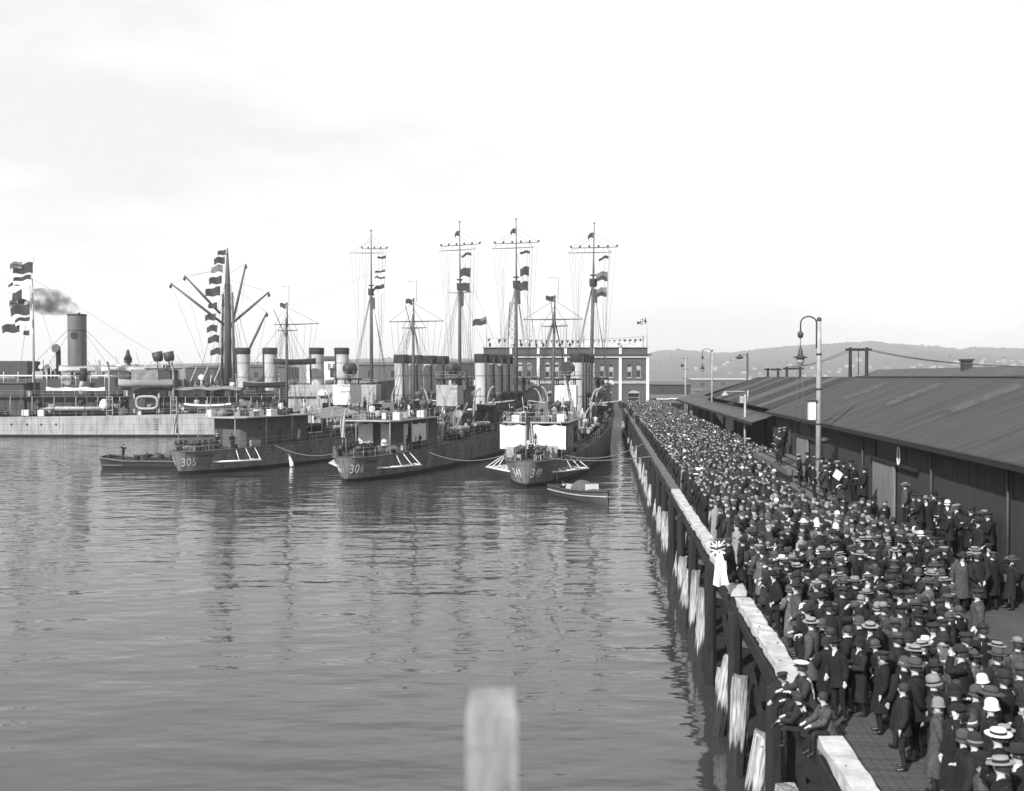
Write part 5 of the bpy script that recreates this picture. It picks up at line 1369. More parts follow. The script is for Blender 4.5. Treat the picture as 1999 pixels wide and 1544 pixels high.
def V3(*a): return Vector(a)
ARMS = {   # elbow and wrist relative to the shoulder, mirrored for the right arm
    'down': ((.07, -.03, -.27), (.08, .05, -.51)), 'pocket': ((.12, -.08, -.26), (.03, .10, -.43)), 'fold': ((.07, .05, -.26), (-.13, .22, -.20)),
    'point': ((.10, .20, .04), (.10, .45, .12)), 'hold': ((.06, .04, -.27), (-.02, .28, -.24)), 'brow': ((.14, .20, -.02), (-.02, .16, .20)), 'back': ((.07, -.10, -.26), (-.08, -.14, -.46)), 'knee': ((.05, .14, -.24), (-.02, .38, -.30))}
def make_pose(name, la='down', ra='down', stride=.0, sit=False, lean=0.0, turn=0.0):
    J, rad = {}, {}
    def put(k, p, r): J[k] = Vector(p); rad[k] = r
    pz = .93 if not sit else .10
    put('pelvis', (0, 0, pz), (.135, .105)); put('waist', (0, .0 + lean * .25, pz + .20), (.125, .10)); put('chest', (0, lean * .6, pz + .40), (.145, .115)); put('neck', (0, lean * .85, pz + .56), .055)
    put('throat', (0, lean * .95 + .01, pz + .615), .052); put('jaw', (0, lean * 1.0 + .022, pz + .665), (.066, .074)); put('brow', (0, lean * 1.0 + .018, pz + .735), (.074, .09)); put('crown', (0, lean + .005, pz + .79), (.055, .066))
    E = [('pelvis', 'waist'), ('waist', 'chest'), ('chest', 'neck'), ('neck', 'throat'), ('throat', 'jaw'), ('jaw', 'brow'), ('brow', 'crown')]
    for s, sg, arm in (('l', -1, la), ('r', 1, ra)):
        sh = V3(sg * .175, lean * .75, pz + .49)
        put(s + 'sh', sh, .062); e, w = ARMS[arm]
        el = sh + V3(sg * e[0], e[1], e[2]); wr = sh + V3(sg * w[0], w[1], w[2]); d = (wr - el).normalized()
        put(s + 'el', el, .046); put(s + 'wr', wr, .030); put(s + 'pa', wr + d * .07, (.038, .02))
        E += [('chest', s + 'sh'), (s + 'sh', s + 'el'), (s + 'el', s + 'wr'), (s + 'wr', s + 'pa')]
        sd = V3(0, 0, 1).cross(d)
        sd = sd.normalized() if sd.length > .1 else V3(0, 1, 0)
        J[s + '_d'] = d; J[s + '_s'] = sd
        if not sit:
            f = stride * sg
            put(s + 'hip', (sg * .095, 0, pz - .05), .092); put(s + 'kn', (sg * .10, .03 + f * .5, .49), .062); put(s + 'an', (sg * .105, -.03 + f, .085), .042); put(s + 'toe', (sg * .12, .14 + f, .04), (.045, .03))
        else:
            put(s + 'hip', (sg * .10, .06, pz + .0), .09); put(s + 'kn', (sg * .12, .45, pz + .04), .065); put(s + 'an', (sg * .12, .44 + stride, pz - .38), .042); put(s + 'toe', (sg * .13, .60 + stride, pz - .44), (.045, .03))
        E += [('pelvis', s + 'hip'), (s + 'hip', s + 'kn'), (s + 'kn', s + 'an'), (s + 'an', s + 'toe')]
    aux = {k: J.pop(k) for k in ('l_d', 'l_s', 'r_d', 'r_s')}
    me = skin_body(J, E, rad, 'body_' + name)
    # fingers: four and a thumb on every hand, grown from the palm
    mb = MB(); n0 = len(me.vertices); co = [0.0] * (n0 * 3); me.vertices.foreach_get('co', co)
    mb.v = [tuple(co[3 * i:3 * i + 3]) for i in range(n0)]
    for p in me.polygons: mb.f.append(list(p.vertices)); mb.m.append(0); mb.sm.append(True)
    bpy.data.meshes.remove(me)
    for s in 'lr':
        pa = J[s + 'pa']; d = aux[s + '_d']; sd = aux[s + '_s']; nrm = d.cross(sd).normalized()
        for k, (o_, L_) in enumerate(((-.027, .068), (-.009, .08), (.009, .076), (.027, .06))):
            a = pa + sd * o_; b = a + d * L_ * .5 - nrm * .008; c = b + d * L_ * .4 - nrm * .022
            mb.tube([a - d * .015, b, c], [.0095, .009, .007], 5)
        mb.tube([pa - d * .045 + sd * .028, pa - d * .01 + sd * .052, pa + d * .025 + sd * .056], [.012, .011, .008], 5)
    # face: nose, brow, eye sockets and chin drawn out of the head
    hz = J['brow'].z; hy = J['brow'].y; out = []
    for (x, y, z) in mb.v:
        if z > J['throat'].z + .01 and abs(x) < .09:
            fy = y - hy
            if fy > .03:
                y += .030 * math.exp(-((x / .016) ** 2) - (((z - hz + .045) / .026) ** 2))
                y -= .010 * math.exp(-(((abs(x) - .032) / .016) ** 2) - (((z - hz + .012) / .014) ** 2))
                y += .008 * math.exp(-((x / .03) ** 2) - (((z - hz + .115) / .02) ** 2))
            if abs(fy) < .03 and abs(x) > .055: x += math.copysign(.014 * math.exp(-(((z - hz + .03) / .028) ** 2)), x)
        out.append((x, y, z))
    for sx in (-1, 1):
        out += [(sx * .032 + a_, hy + .083, hz - .012 + b_) for a_, b_ in ((-.013, 0), (0, -.006), (.013, 0), (0, .007))]
        k_ = len(out) - 4; mb.f.append([k_, k_ + 1, k_ + 2, k_ + 3]); mb.m.append(4); mb.sm.append(False)
        out += [(sx * .034 + a_, hy + .09, hz + .012 + b_) for a_, b_ in ((-.018, 0), (.018, 0), (.016, .007), (-.016, .007))]
        k_ = len(out) - 4; mb.f.append([k_, k_ + 1, k_ + 2, k_ + 3]); mb.m.append(4); mb.sm.append(False)
    out += [(a_, hy + .088, hz - .094 + b_) for a_, b_ in ((-.024, 0), (.024, 0), (.02, .008), (-.02, .008))]
    k_ = len(out) - 4; mb.f.append([k_, k_ + 1, k_ + 2, k_ + 3]); mb.m.append(4); mb.sm.append(False)
    if turn:
        ct, st_ = math.cos(R(turn)), math.sin(R(turn)); zt0 = J['neck'].z
        out = [(x, y, z) if z < zt0 or abs(x) > .12 else (lambda w: (x * (1 - w) + w * (x * ct - (y - hy) * st_), y * (1 - w) + w * (hy + x * st_ + (y - hy) * ct), z))(min(1, (z - zt0) / .07)) for x, y, z in out]
    mb.v = out
    top = J['throat'].z - .03
    for i, f in enumerate(mb.f):
        c = Vector((0, 0, 0))
        for q in f: c += Vector(mb.v[q])
        c /= len(f)
        hand = min((c - J['lwr']).length, (c - J['rwr']).length, (c - J['lpa']).length, (c - J['rpa']).length) < .075 or i >= len(mb.f) - 2000 and False
        if mb.m[i] == 4: continue
        if c.z > top or hand: mb.m[i] = 0
        elif min((c - J['lan']).length, (c - J['ran']).length, (c - J['ltoe']).length, (c - J['rtoe']).length) < .10: mb.m[i] = 2
        elif c.z < pz + (.06 if not sit else .16): mb.m[i] = 1
        else: mb.m[i] = 3
    body = mb.mesh('body_' + name, [M_skin, COATS['black'], M_shoe, M_shirt, M_hair])
    P = dict(turn=turn, J=J, body=body, pz=pz, lean=lean, sit=sit, hz=hz, hy=J['brow'].y)
    # garments that follow the pose
    for g, hem, wid in (('overcoat', -.44, 1.12), ('jacket', -.16, 1.02), ('dresscoat', -.56, 1.0)):
        if sit and g != 'jacket': continue
        if sit: hem = -.10
        m_ = MB(); n = 22; rings = []
        prof = [(hem, .205, .165), (hem * .6, .195, .158), (hem * .2, .178, .140), (.16, .160, .125), (.30, .178, .135), (.42, .190, .135), (.50, .165, .112), (.545, .115, .092), (.575, .074, .074)]
        if g == 'dresscoat': prof = [(hem, .20, .17), (hem * .6, .19, .16), (hem * .25, .178, .145), (0, .165, .135), (.2, .150, .12), (.34, .168, .135), (.44, .170, .125), (.52, .135, .10), (.555, .095, .085), (.59, .085, .085)]
        for k, (dz_, rx, ry) in enumerate(prof):
            t = max(0, min(1, (.2 - dz_) / .8)); ly = lean * max(0, min(1, (dz_ + .1) / .6))
            ring = []
            for q in range(n):
                a = 2 * PI * q / n; fo = 1 + .10 * t * math.sin(5 * a + 1.1 * k * .3 + len(name)) + .03 * t * math.sin(9 * a)
                z = pz + dz_
                if math.sin(a) > .55 and dz_ > .48: z -= (dz_ - .48) * 1.15 * ((math.sin(a) - .55) / .45)      # open at the throat
                ring.append((rx * wid * fo * math.cos(a), ly + ry * wid * fo * math.sin(a), z + (.015 * math.sin(3 * a) if k == 0 else 0)))
            rings.append(ring)
        m_.loft(rings, True, True); m_.loft([[(p[0] * .96, p[1] * .96 + (.04 * lean), p[2]) for p in r_][::-1] for r_ in rings[:4]], True, True)
        for s, sg in (('l', -1), ('r', 1)):
            sh, el, wr = J[s + 'sh'], J[s + 'el'], J[s + 'wr']
            m_.tube([sh + V3(-sg * .05, 0, .0), sh + V3(sg * .012, 0, -.02), sh.lerp(el, .5), el, el.lerp(wr, .55), wr - (wr - el).normalized() * .01], [.05, .088 * wid, .08 * wid, .068 * wid, .062, .056], 10)
        # collar roll
        cpts = []
        for q in range(11):
            a = PI * .5 + .55 + (2 * PI - 1.1) * q / 10; cpts.append((.088 * math.cos(a), lean * .92 + .085 * math.sin(a), pz + .575 - .05 * max(0, math.sin(a)) * 1.4))
        m_.tube(cpts, [.014] + [.024] * 9 + [.014], 6)
        P[g] = m_.mesh(g, [COATS['black']])
    return P
POSES = [make_pose('a'), make_pose('b', 'pocket', 'pocket', .05), make_pose('c', 'fold', 'fold', .03), make_pose('d', 'down', 'hold', .10), make_pose('e', 'down', 'brow', .04),
         make_pose('f', 'back', 'back', .02), make_pose('g', 'hold', 'point', .06), make_pose('h', 'hold', 'hold', -.06, lean=.06),
         make_pose('i', 'pocket', 'down', -.07, turn=40), make_pose('j', 'fold', 'hold', .05, turn=-35), make_pose('k', 'down', 'pocket', .03, lean=.04, turn=-25), make_pose('l', 'back', 'brow', .06, turn=20), make_pose('m', 'hold', 'down', -.04, lean=-.03, turn=55), make_pose('n', 'pocket', 'fold', .08, lean=.05, turn=30)]
SIT = [make_pose('s', 'knee', 'knee', 0.0, True, .16), make_pose('t', 'hold', 'knee', .06, True, .26)]

def hat_mesh(kind):
    m_ = MB(); n = 18
    if kind == 'fedora':
        m_.cur = 0; m_.lathe([(.092, .0), (.094, .03), (.086, .09), (.07, .105), (.03, .092)], n, (0, 0, 0), .92, 1.12)
        br = [(.09, .004), (.13, -.004), (.155, .006), (.158, .012), (.13, .004), (.088, .012)]; m_.lathe(br, n, (0, 0, 0), .96, 1.12, cap=False)
        m_.cur = 1; m_.lathe([(.096, .008), (.0965, .035)], n, (0, 0, 0), .92, 1.12, cap=False)
    elif kind == 'boater':
        m_.cur = 0; m_.lathe([(.094, 0), (.092, .075), (.086, .082)], n, (0, 0, 0), .95, 1.12, smooth=False)
        m_.lathe([(.09, 0), (.165, 0), (.165, .012), (.09, .012)], n, (0, 0, 0), .97, 1.08, smooth=False, cap=False)
        m_.cur = 1; m_.lathe([(.0965, .013), (.0955, .05)], n, (0, 0, 0), .95, 1.12, cap=False)
    elif kind == 'cap':
        m_.cur = 0; m_.lathe([(.092, -.005), (.115, .03), (.128, .045), (.115, .062), (.06, .078), (.0, .08)], n, (0, -.008, 0), .95, 1.1, cap=False)
        m_.slab([(-.075, .075, .0), (-.055, .145, -.012), (0, .165, -.015), (.055, .145, -.012), (.075, .075, .0)][::-1], .01)
    elif kind == 'bowler':
        m_.cur = 0; m_.lathe([(.094, 0), (.096, .05), (.082, .095), (.045, .115), (0.0, .12)], n, (0, 0, 0), .93, 1.12, cap=False)
        m_.lathe([(.09, .002), (.125, .0), (.142, .018), (.14, .022), (.09, .01)], n, (0, 0, 0), .93, 1.12, cap=False)
        m_.cur = 1; m_.lathe([(.0965, .008), (.097, .03)], n, (0, 0, 0), .93, 1.12, cap=False)
    elif kind == 'cloche':
        m_.cur = 0; m_.lathe([(.125, -.075), (.108, -.045), (.106, .0), (.1, .05), (.075, .09), (.03, .108), (0, .11)], n, (0, -.005, 0), .95, 1.1, cap=False)
        m_.lathe([(.122, -.078), (.1, -.04), (.1, .0)], n, (0, -.005, 0), .95, 1.1, cap=False)
        m_.cur = 1; m_.lathe([(.1105, -.04), (.1085, -.008)], n, (0, -.005, 0), .95, 1.1, cap=False)
    elif kind == 'sailor':
        m_.cur = 1; m_.lathe([(.095, -.005), (.097, .035)], n, (0, 0, 0), .95, 1.1, cap=False)
        m_.cur = 0; m_.lathe([(.096, .03), (.14, .055), (.145, .075), (.11, .092), (0, .098)], n, (0, 0, 0), .95, 1.08, cap=False)
        m_.cur = 1; m_.slab([(-.07, .08, .0), (-.05, .13, -.015), (0, .145, -.018), (.05, .13, -.015), (.07, .08, .0)][::-1], .01)
    elif kind == 'hair':
        m_.cur = 0; m_.lathe([(.094, -.07), (.1, -.02), (.098, .03), (.075, .068), (.035, .084), (0, .086)], n, (0, -.018, 0), .88, 1.06, cap=False)
    elif kind == 'wide':
        m_.cur = 0; m_.lathe([(.10, 0), (.102, .04), (.09, .085), (.05, .105), (0, .108)], n, (0, 0, 0), .95, 1.08, cap=False)
        m_.lathe([(.095, .0), (.15, -.012), (.2, -.02), (.2, -.012), (.15, -.002), (.095, .012)], n, (0, 0, 0), 1, 1.05, cap=False)
        m_.cur = 1; m_.lathe([(.104, .004), (.105, .035)], n, (0, 0, 0), .95, 1.08, cap=False)
    return m_.mesh('hat_' + kind, [HATC['grey'], HATC['black']])
HATS = {k: hat_mesh(k) for k in ('fedora', 'boater', 'cap', 'bowler', 'cloche', 'sailor', 'hair', 'wide')}
HATN = {'fedora': 'trilby hat', 'boater': 'boater', 'cap': 'flat cap', 'bowler': 'bowler hat', 'cloche': 'cloche hat', 'sailor': 'sailor cap', 'wide': 'wide brimmed hat'}

def person(loc, face, pose, scale, garment, coat, hat, hatc, label, group=None, trousers='black', band=None, scarf=None, flip=False):
    """face: direction in degrees counter clockwise from +Y"""
    P = pose
    o = empty('person', loc, R(face), label, 'person', group); bw_ = random.uniform(.93, 1.12); o.scale = ((-scale if flip else scale) * bw_, scale * bw_, scale); o.rotation_euler = (R(random.uniform(-4, 4)), R(random.uniform(-5, 5)), R(face))
    inst('body', P['body'], o, mats=[None, COATS[trousers] if garment != 'dresscoat' else COATS['charcoal'], None, M_shirt])
    g = garment if garment in P else 'jacket'
    inst('coat' if g != 'jacket' else 'jacket', P[g], o, mats=[COATS[coat]])
    hp = (random.uniform(-.004, .004), P['hy'] - .004, P['hz'] + (.028 if hat != 'hair' else .012))
    h = inst('hat' if hat != 'hair' else 'hair', HATS[hat], o, hp, rot=(R(random.uniform(-9, 2)), R(random.uniform(-6, 6)), R(random.uniform(-8, 8) + P['turn'])),
             mats=[M_hair if hat == 'hair' else HATC[hatc], HATC[band] if band else (HATC['black'] if hatc in ('straw', 'pale', 'white') else HATC['dark'])])
    if hat in ('fedora', 'boater', 'cap', 'bowler', 'sailor'): inst('hair', HATS['hair'], o, (0, P['hy'] - .006, P['hz'] - .012), mats=[M_hair], scale=(.93, .95, .8))
    if scarf:
        t = MB(); t.lathe([(.085, -.03), (.1, 0), (.085, .035)], 14, (0, P['J']['neck'].y, P['J']['neck'].z + .02), cap=False); inst('scarf', t.mesh('scarf', [COATS[scarf]]), o)
    return o
GREET = 'spectators crowding the wharf'
def by_head(px, py, h=1.70, z=DZ):
    """where someone of height h stands whose hat top shows at a pixel"""
    p = at_z(px, py, z + h); return Vector((p.x, p.y, z))
SEEN = []
def wv(p): return (p.x * WC - p.y * WS, p.x * WS + p.y * WC)

# ---- the figures that can be told apart one by one
NEAR = [  # px, py of hat top, facing, pose, height factor, garment, coat, hat, hat tone, label, extra
    (1875, 1080, 170, 0, 1.0, 'overcoat', 'mid grey', 'fedora', 'dark', 'man in grey overcoat and white collar facing the camera on the bare planks', {}),
    (1906, 1150, 75, 0, 1.02, 'overcoat', 'mid grey', 'cap', 'dark', 'man in long grey raincoat and flat cap seen in profile at the right edge', {}),
    (1806, 1128, 60, 3, 1.02, 'overcoat', 'pale grey', 'fedora', 'grey', 'man in pale overcoat and trilby walking away left of the bare planks', {}),
    (1812, 1112, 200, 1, 1.03, 'overcoat', 'charcoal', 'fedora', 'pale', 'dark coated man with a pale trilby close behind the pale overcoat', {}),
    (1766, 1176, 80, 0, .97, 'jacket', 'charcoal', 'hair', 'black', 'bareheaded dark haired young man with white collar in profile', {}),
    (1850, 1212, 70, 7, .95, 'jacket', 'charcoal', 'cap', 'dark', 'stooping man in dark jacket and cap beside the bare planks', {}),
    (1742, 1070, 150, 1, 1.05, 'overcoat', 'black', 'boater', 'straw', 'broad man in black overcoat with a pale straw boater tipped back', {}),
    (1796, 1038, 20, 5, 1.0, 'overcoat', 'black', 'cloche', 'white', 'woman in black coat and bright white cloche before the timber stack', {}),
    (1912, 1078, 10, 5, 1.03, 'overcoat', 'charcoal', 'cap', 'pale', 'dark coated man in a light cap right of the grey overcoat', {}),
    (1940, 1424, 60, 0, 1.0, 'jacket', 'black', 'boater', 'white', 'person in white straw boater with black band at the bottom right corner', {}),
    (1897, 1436, 50, 3, .95, 'jacket', 'charcoal', 'cloche', 'dark', 'child in dark cloche with pale band, lowest at the bottom right', {'band': 'pale'}),
    (1926, 1364, 70, 0, .98, 'dresscoat', 'charcoal', 'cloche', 'white', 'woman in plain bright white cloche at the bottom right', {'band': 'white'}),
    (1902, 1392, 70, 3, .9, 'dresscoat', 'charcoal', 'cloche', 'grey', 'girl in grey cloche with a broad white band', {'band': 'white'}),
    (1872, 1384, 70, 0, .88, 'dresscoat', 'black', 'cloche', 'grey', 'girl in grey cloche with a white ribbon left of the broad white band', {'band': 'pale'}),
    (1822, 1366, 60, 5, .9, 'dresscoat', 'mid grey', 'cloche', 'pale', 'child in pale bonnet and grey coat with wide pale collar, seen from behind', {'scarf': 'light', 'band': 'pale'}),
    (1874, 1344, 55, 0, .97, 'overcoat', 'black', 'cloche', 'black', 'woman in black cloche among the bottom right group', {}),
    (1900, 1338, 55, 0, .97, 'overcoat', 'dark grey', 'cloche', 'grey', 'woman in mid grey cloche behind the bright white cloche', {}),
    (1930, 1345, 50, 0, 1.0, 'overcoat', 'dark grey', 'wide', 'grey', 'woman in round grey hat at the right edge above the white cloche', {}),
    (1862, 1326, 65, 3, .86, 'jacket', 'charcoal', 'hair', 'black', 'fair faced child with a light striped scarf at the bottom right', {'scarf': 'light'}),
    (1926, 1316, 60, 3, .88, 'jacket', 'black', 'cloche', 'white', 'child in white knitted cap by the right edge', {'band': 'white'}),
    (1764, 1334, 70, 0, .88, 'jacket', 'charcoal', 'hair', 'black', 'bareheaded boy in dark jacket with pale socks, seen from behind', {'trousers': 'charcoal'}),
    (1756, 1284, 20, 0, .97, 'dresscoat', 'black', 'cloche', 'grey', 'woman in black coat with a lighter banded cloche, back to the camera', {'band': 'pale'}),
    (1792, 1244, 165, 2, .98, 'overcoat', 'black', 'fedora', 'white', 'woman in black coat and white brimmed hat facing the camera', {}),
    (1841, 1236, 15, 0, .97, 'dresscoat', 'pale grey', 'cloche', 'dark', 'woman in grey coat with pale fur collar and dark cloche', {'scarf': 'light'}),
    (1716, 1270, 80, 0, .92, 'overcoat', 'black', 'cap', 'dark', 'boy in black overcoat and round dark cap, pale shawl behind', {'scarf': 'light'}),
    (1750, 1210, 50, 0, 1.0, 'jacket', 'black', 'fedora', 'grey', 'man with grey brimmed hat and white collar before the bareheaded young man', {}),
    (1683, 1206, 60, 0, .97, 'overcoat', 'black', 'cloche', 'grey', 'woman in plain grey cloche and black coat below the crowd', {'band': 'grey'}),
    (1588, 1208, 55, 0, 1.0, 'overcoat', 'mid grey', 'boater', 'straw', 'man in grey suit and straw boater with black band standing by the kerb', {}),
    (1622, 1222, 60, 1, .93, 'jacket', 'charcoal', 'hair', 'black', 'bareheaded boy with white collar next to the grey suit by the kerb', {}),
    (1650, 1222, 60, 0, .96, 'overcoat', 'black', 'hair', 'black', 'dark haired woman in black coat with white collar behind the bareheaded boy', {'scarf': 'white'}),
    (1566, 1180, 40, 0, .86, 'jacket', 'charcoal', 'cloche', 'white', 'small child in white cap beside the kerb', {'band': 'white'}),
    (1432, 1048, 70, 7, 1.04, 'overcoat', 'black', 'hair', 'black', 'man in long black coat leaning over the kerb beside the union flag', {}),
    (1447, 1050, 60, 0, 1.02, 'overcoat', 'black', 'fedora', 'black', 'man in black coat and black trilby right of the union flag', {}),
    (1520, 1086, 40, 1, 1.02, 'overcoat', 'black', 'fedora', 'white', 'dark coated man with a nearly white trilby near the union flag', {}),
    (1532, 1098, 40, 1, 1.0, 'overcoat', 'charcoal', 'boater', 'pale', 'man whose pale boater is second along from the white trilby', {}),
    (1675, 1075, 30, 5, 1.0, 'overcoat', 'black', 'wide', 'pale', 'person in pale wide brimmed hat with dark band tilted to the right', {}),
    (1693, 1102, 200, 1, 1.0, 'jacket', 'black', 'fedora', 'grey', 'man in grey trilby turning his face to the camera in mid crowd', {}),
    (1660, 985, 190, 3, .98, 'jacket', 'light', 'fedora', 'pale', 'woman in light coat and long pale skirt facing the camera by the door', {'trousers': 'light'}),
    (1700, 970, 30, 5, 1.05, 'overcoat', 'black', 'bowler', 'black', 'stout man in black overcoat and bowler at the worn plank door', {}),
    (1642, 968, 10, 5, 1.02, 'overcoat', 'charcoal', 'cap', 'grey', 'tall dark coated man left of the woman in the light coat', {}),
    (1590, 1020, 20, 0, 1.0, 'overcoat', 'pale grey', 'cloche', 'white', 'woman in pale coat and white cloche in mid crowd', {'band': 'white'}),
    (1622, 1020, 20, 0, 1.0, 'overcoat', 'mid grey', 'fedora', 'black', 'person in grey tweed coat and black hat right of the pale coat', {}),
    (1630, 1022, 40, 0, 1.0, 'overcoat', 'charcoal', 'cloche', 'white', 'person whose bright white hat stands out right of the grey tweed', {'band': 'white'}),
    (1355, 925, 60, 0, 1.0, 'jacket', 'dark grey', 'sailor', 'white', 'sailor in white topped cap by the kerb beyond the union flag', {}),
]
for (px, py, face, po, hf, ga, co, ha, hc, lab, ex) in NEAR:
    p = by_head(px, py, 1.76 * hf); SEEN.append(wv(p) + (hf,))
    person(p, face, POSES[po], hf, ga, co, ha, hc, lab, GREET, **ex)
# the three on the edge at the break in the kerb
def kerb_sit(u, v, z, face, po, sc, coat, hat, hc, lab):
    person(W(u, v, z), face, SIT[po], sc, 'jacket', coat, hat, hc, lab, 'boys perched at the kerb break', trousers='charcoal')
kerb_sit(4.2, 20.95, DZ + .22, 85, 1, 1.0, 'dark grey', 'sailor', 'white', 'sailor in white topped cap bending forward where the kerb is broken')
kerb_sit(4.2, 19.3, DZ + .22, 95, 0, .9, 'mid grey', 'hair', 'black', 'bareheaded boy in grey jacket sitting on the kerb end')
kerb_sit(3.92, 20.1, DZ, 60, 0, .85, 'charcoal', 'hair', 'black', 'boy crouched lower on the piles beneath the sailor')
kerb_sit(3.92, 21.7, DZ, 130, 1, .85, 'charcoal', 'cap', 'dark', 'boy in cap hidden behind the bending sailor at the pile heads')

# ---- people raised on timber by the shed wall
def stack(name, u, v, L, wdt, h, label, rows=3):
    o = empty(name, W(u, v, DZ), -WA, label, 'timber stack'); n = max(3, int(wdt / .26))
    for r_ in range(rows):
        for k in range(n):
            MB().box((-wdt / 2 + wdt * (k + .5) / n + random.uniform(-.02, .02), random.uniform(-.25, .25), h * (r_ + .5) / rows + .001 * k), (wdt / n - .03, L, h / rows - .02)).build('baulk', M_timber if (k + r_) % 3 else M_timber_d, o)
stack('timber_stack', 11.6, 37.5, 9.5, 1.6, .78, 'low stack of timber baulks people stand on against the shed wall')
stack('timber_stack', 10.6, 51.25, 12.5, 2.6, 1.1, 'timber stack under the group by the lamp post')
stack('timber_stack', 9.4, 32.3, 5.0, .9, .24, 'loose baulks lying on the deck by the bare planks', 1)
WALL = [(1766, 944, 'pale', 'boater', 'mid grey', 70), (1800, 968, 'dark', 'cap', 'black', 60), (1815, 966, 'pale', 'fedora', 'black', 150), (1834, 972, 'dark', 'cap', 'charcoal', 60), (1848, 974, 'white', 'cloche', 'black', 160),
        (1862, 986, 'black', 'fedora', 'black', 70), (1873, 988, 'pale', 'cap', 'charcoal', 80), (1892, 994, 'dark', 'bowler', 'black', 60), (1905, 998, 'black', 'cap', 'black', 40), (1926, 998, 'pale', 'fedora', 'mid grey', 60), (1942, 990, 'dark', 'cap', 'black', 70), (1955, 964, 'black', 'bowler', 'black', 75), (1785, 962, 'dark', 'cap', 'dark grey', 60), (1975, 1000, 'grey', 'fedora', 'charcoal', 60), (1990, 1004, 'dark', 'cap', 'black', 70), (1855, 996, 'grey', 'cap', 'black', 50), (1915, 1012, 'dark', 'fedora', 'charcoal', 80)]
ORD = ['first', 'second', 'third', 'fourth', 'fifth', 'sixth', 'seventh', 'eighth', 'ninth', 'tenth', 'eleventh', 'twelfth', 'thirteenth', 'fourteenth', 'fifteenth', 'sixteenth', 'seventeenth', 'eighteenth', 'nineteenth', 'twentieth']
WALL.sort()
for k, (px, py, hc, ha, co, fa) in enumerate(WALL):
    p = by_head(px, py, 1.74, DZ + .78); u, v = wv(p); u = min(u, 12.25); p = W(u, v, DZ + .78)
    person(p, fa, POSES[k % 7], random.uniform(.95, 1.03), 'overcoat' if k % 2 else 'jacket', co, ha, hc, '%s coat and %s %s, %s from the door on the low timber' % (co, hc, HATN[ha], ORD[k]), 'people on the timber along the shed wall')
GRP = [(1563, 888), (1580, 884), (1600, 886), (1606, 893), (1622, 896), (1634, 900), (1650, 902), (1662, 900), (1672, 906), (1684, 912), (1612, 910), (1640, 916), (1592, 905), (1660, 922)]
for k, (px, py) in enumerate(GRP):
    p = by_head(px, py, 1.74, DZ + 1.1); u, v = wv(p); p = W(min(u, 12.2), v, DZ + 1.1)
    hc = random.choice(('black', 'dark', 'grey', 'pale')); ha = random.choice(('cap', 'fedora', 'bowler', 'fedora')); co = random.choice(('black', 'charcoal', 'black', 'dark grey'))
    person(p, random.uniform(40, 90), POSES[(k * 3) % 8], 1.0, 'overcoat' if k % 2 else 'jacket', co, ha, hc, 'man in %s coat and %s %s, %s of the raised group' % (co, hc, HATN[ha], ORD[k]), 'men raised beside the lamp post')
props(MB().slab([(-.22, 0, -.05), (.07, 0, -.26), (.24, 0, .05), (-.05, 0, .26)], .015).build('paper_sheet', M_white, None, at_y(1635, 927, by_head(1640, 916, 1.74, DZ + 1.1).y - .7)), 'square white paper held up among the raised group by the lamp post', 'paper')
for k, (px, py) in enumerate(((1519, 836), (1536, 832), (1500, 858), (1508, 868), (1528, 850))):
    p = by_head(px, py, 1.74, DZ + 1.75); u, v = wv(p); p = W(max(10.2, min(u, 12.1)), max(58.3 + k, min(v, 70.2)), p.z)
    person(p, random.uniform(50, 90), POSES[k], 1.0, 'jacket' if k % 2 else 'overcoat', 'black' if k != 4 else 'dark grey', 'cap' if k else 'fedora', 'pale' if k < 2 else 'dark', 'man perched %s along the high timber stack by the second shed door' % ORD[k], 'men on the high crates')
stack('timber_stack', 11.2, 64.4, 13.0, 2.2, 1.75, 'high timber stack by the second door of the nearest shed', 5)

# ---- the standing crowd: nearest three hundred one by one
rp = random.Random(21); cells = {}
def free(u, v, r_):
    for i in range(int(u) - 1, int(u) + 2):
        for j in range(int(v) - 1, int(v) + 2):
            for (a, b) in cells.get((i, j), ()):
                if (a - u) ** 2 + (b - v) ** 2 < r_ * r_: return False
    return True
def keep(u, v): cells.setdefault((int(u), int(v)), []).append((u, v))
for s_ in SEEN: keep(s_[0], s_[1])
def allowed(u, v):
    if u < 4.48 or u > 12.0: return False
    if v < 14.0 or u > .412 * v + .2: return False
    if v < 20.5: return 5.25 + (v - 14) * .05 < u < 8.2
    if 21.5 < v < 31.0 and u > 6.9 + (v - 20) * .28: return False         # bare planks at the right
    if 32 < v < 43 and u > 10.6: return False                       # timber stack
    if 44.8 < v < 57.7 and u > 9.1: return False
    if 57.5 < v < 71.2 and u > 9.8: return False
    return True
pts = []
for _ in range(60000):
    v = 13.8 + 196 * rp.random() ** 1.35; u = rp.uniform(4.55, 12.1)
    rad_ = (.46 + .0012 * v) * (1 + .32 * math.sin(u * 1.3 + v * .7) * math.sin(v * .31 + u * .5))
    if allowed(u, v) and free(u, v, rad_): keep(u, v); pts.append((u, v))
pts.sort(key=lambda p: p[1])
LIM = 300 - len(NEAR) - len(WALL) - len(GRP) - 16
LAND = [(0, 'at the bottom corner'), (20.5, 'by the bare planks'), (24.5, 'by the broken kerb'), (29, 'by the loose baulks'), (32, 'by the union flag'), (35, 'past the union flag'), (38, 'before the near door'), (41, 'at the near door'), (44.5, 'past the near door'),
        (48, 'before the lamp post'), (51, 'at the lamp post'), (54.5, 'past the lamp post'), (58, 'before the second door'), (62, 'at the second door'), (67, 'past the second door'), (75, 'beyond the first shed')]
def band_of(v):
    n = LAND[0][1]
    for a, s_ in LAND:
        if v >= a: n = s_
    return n
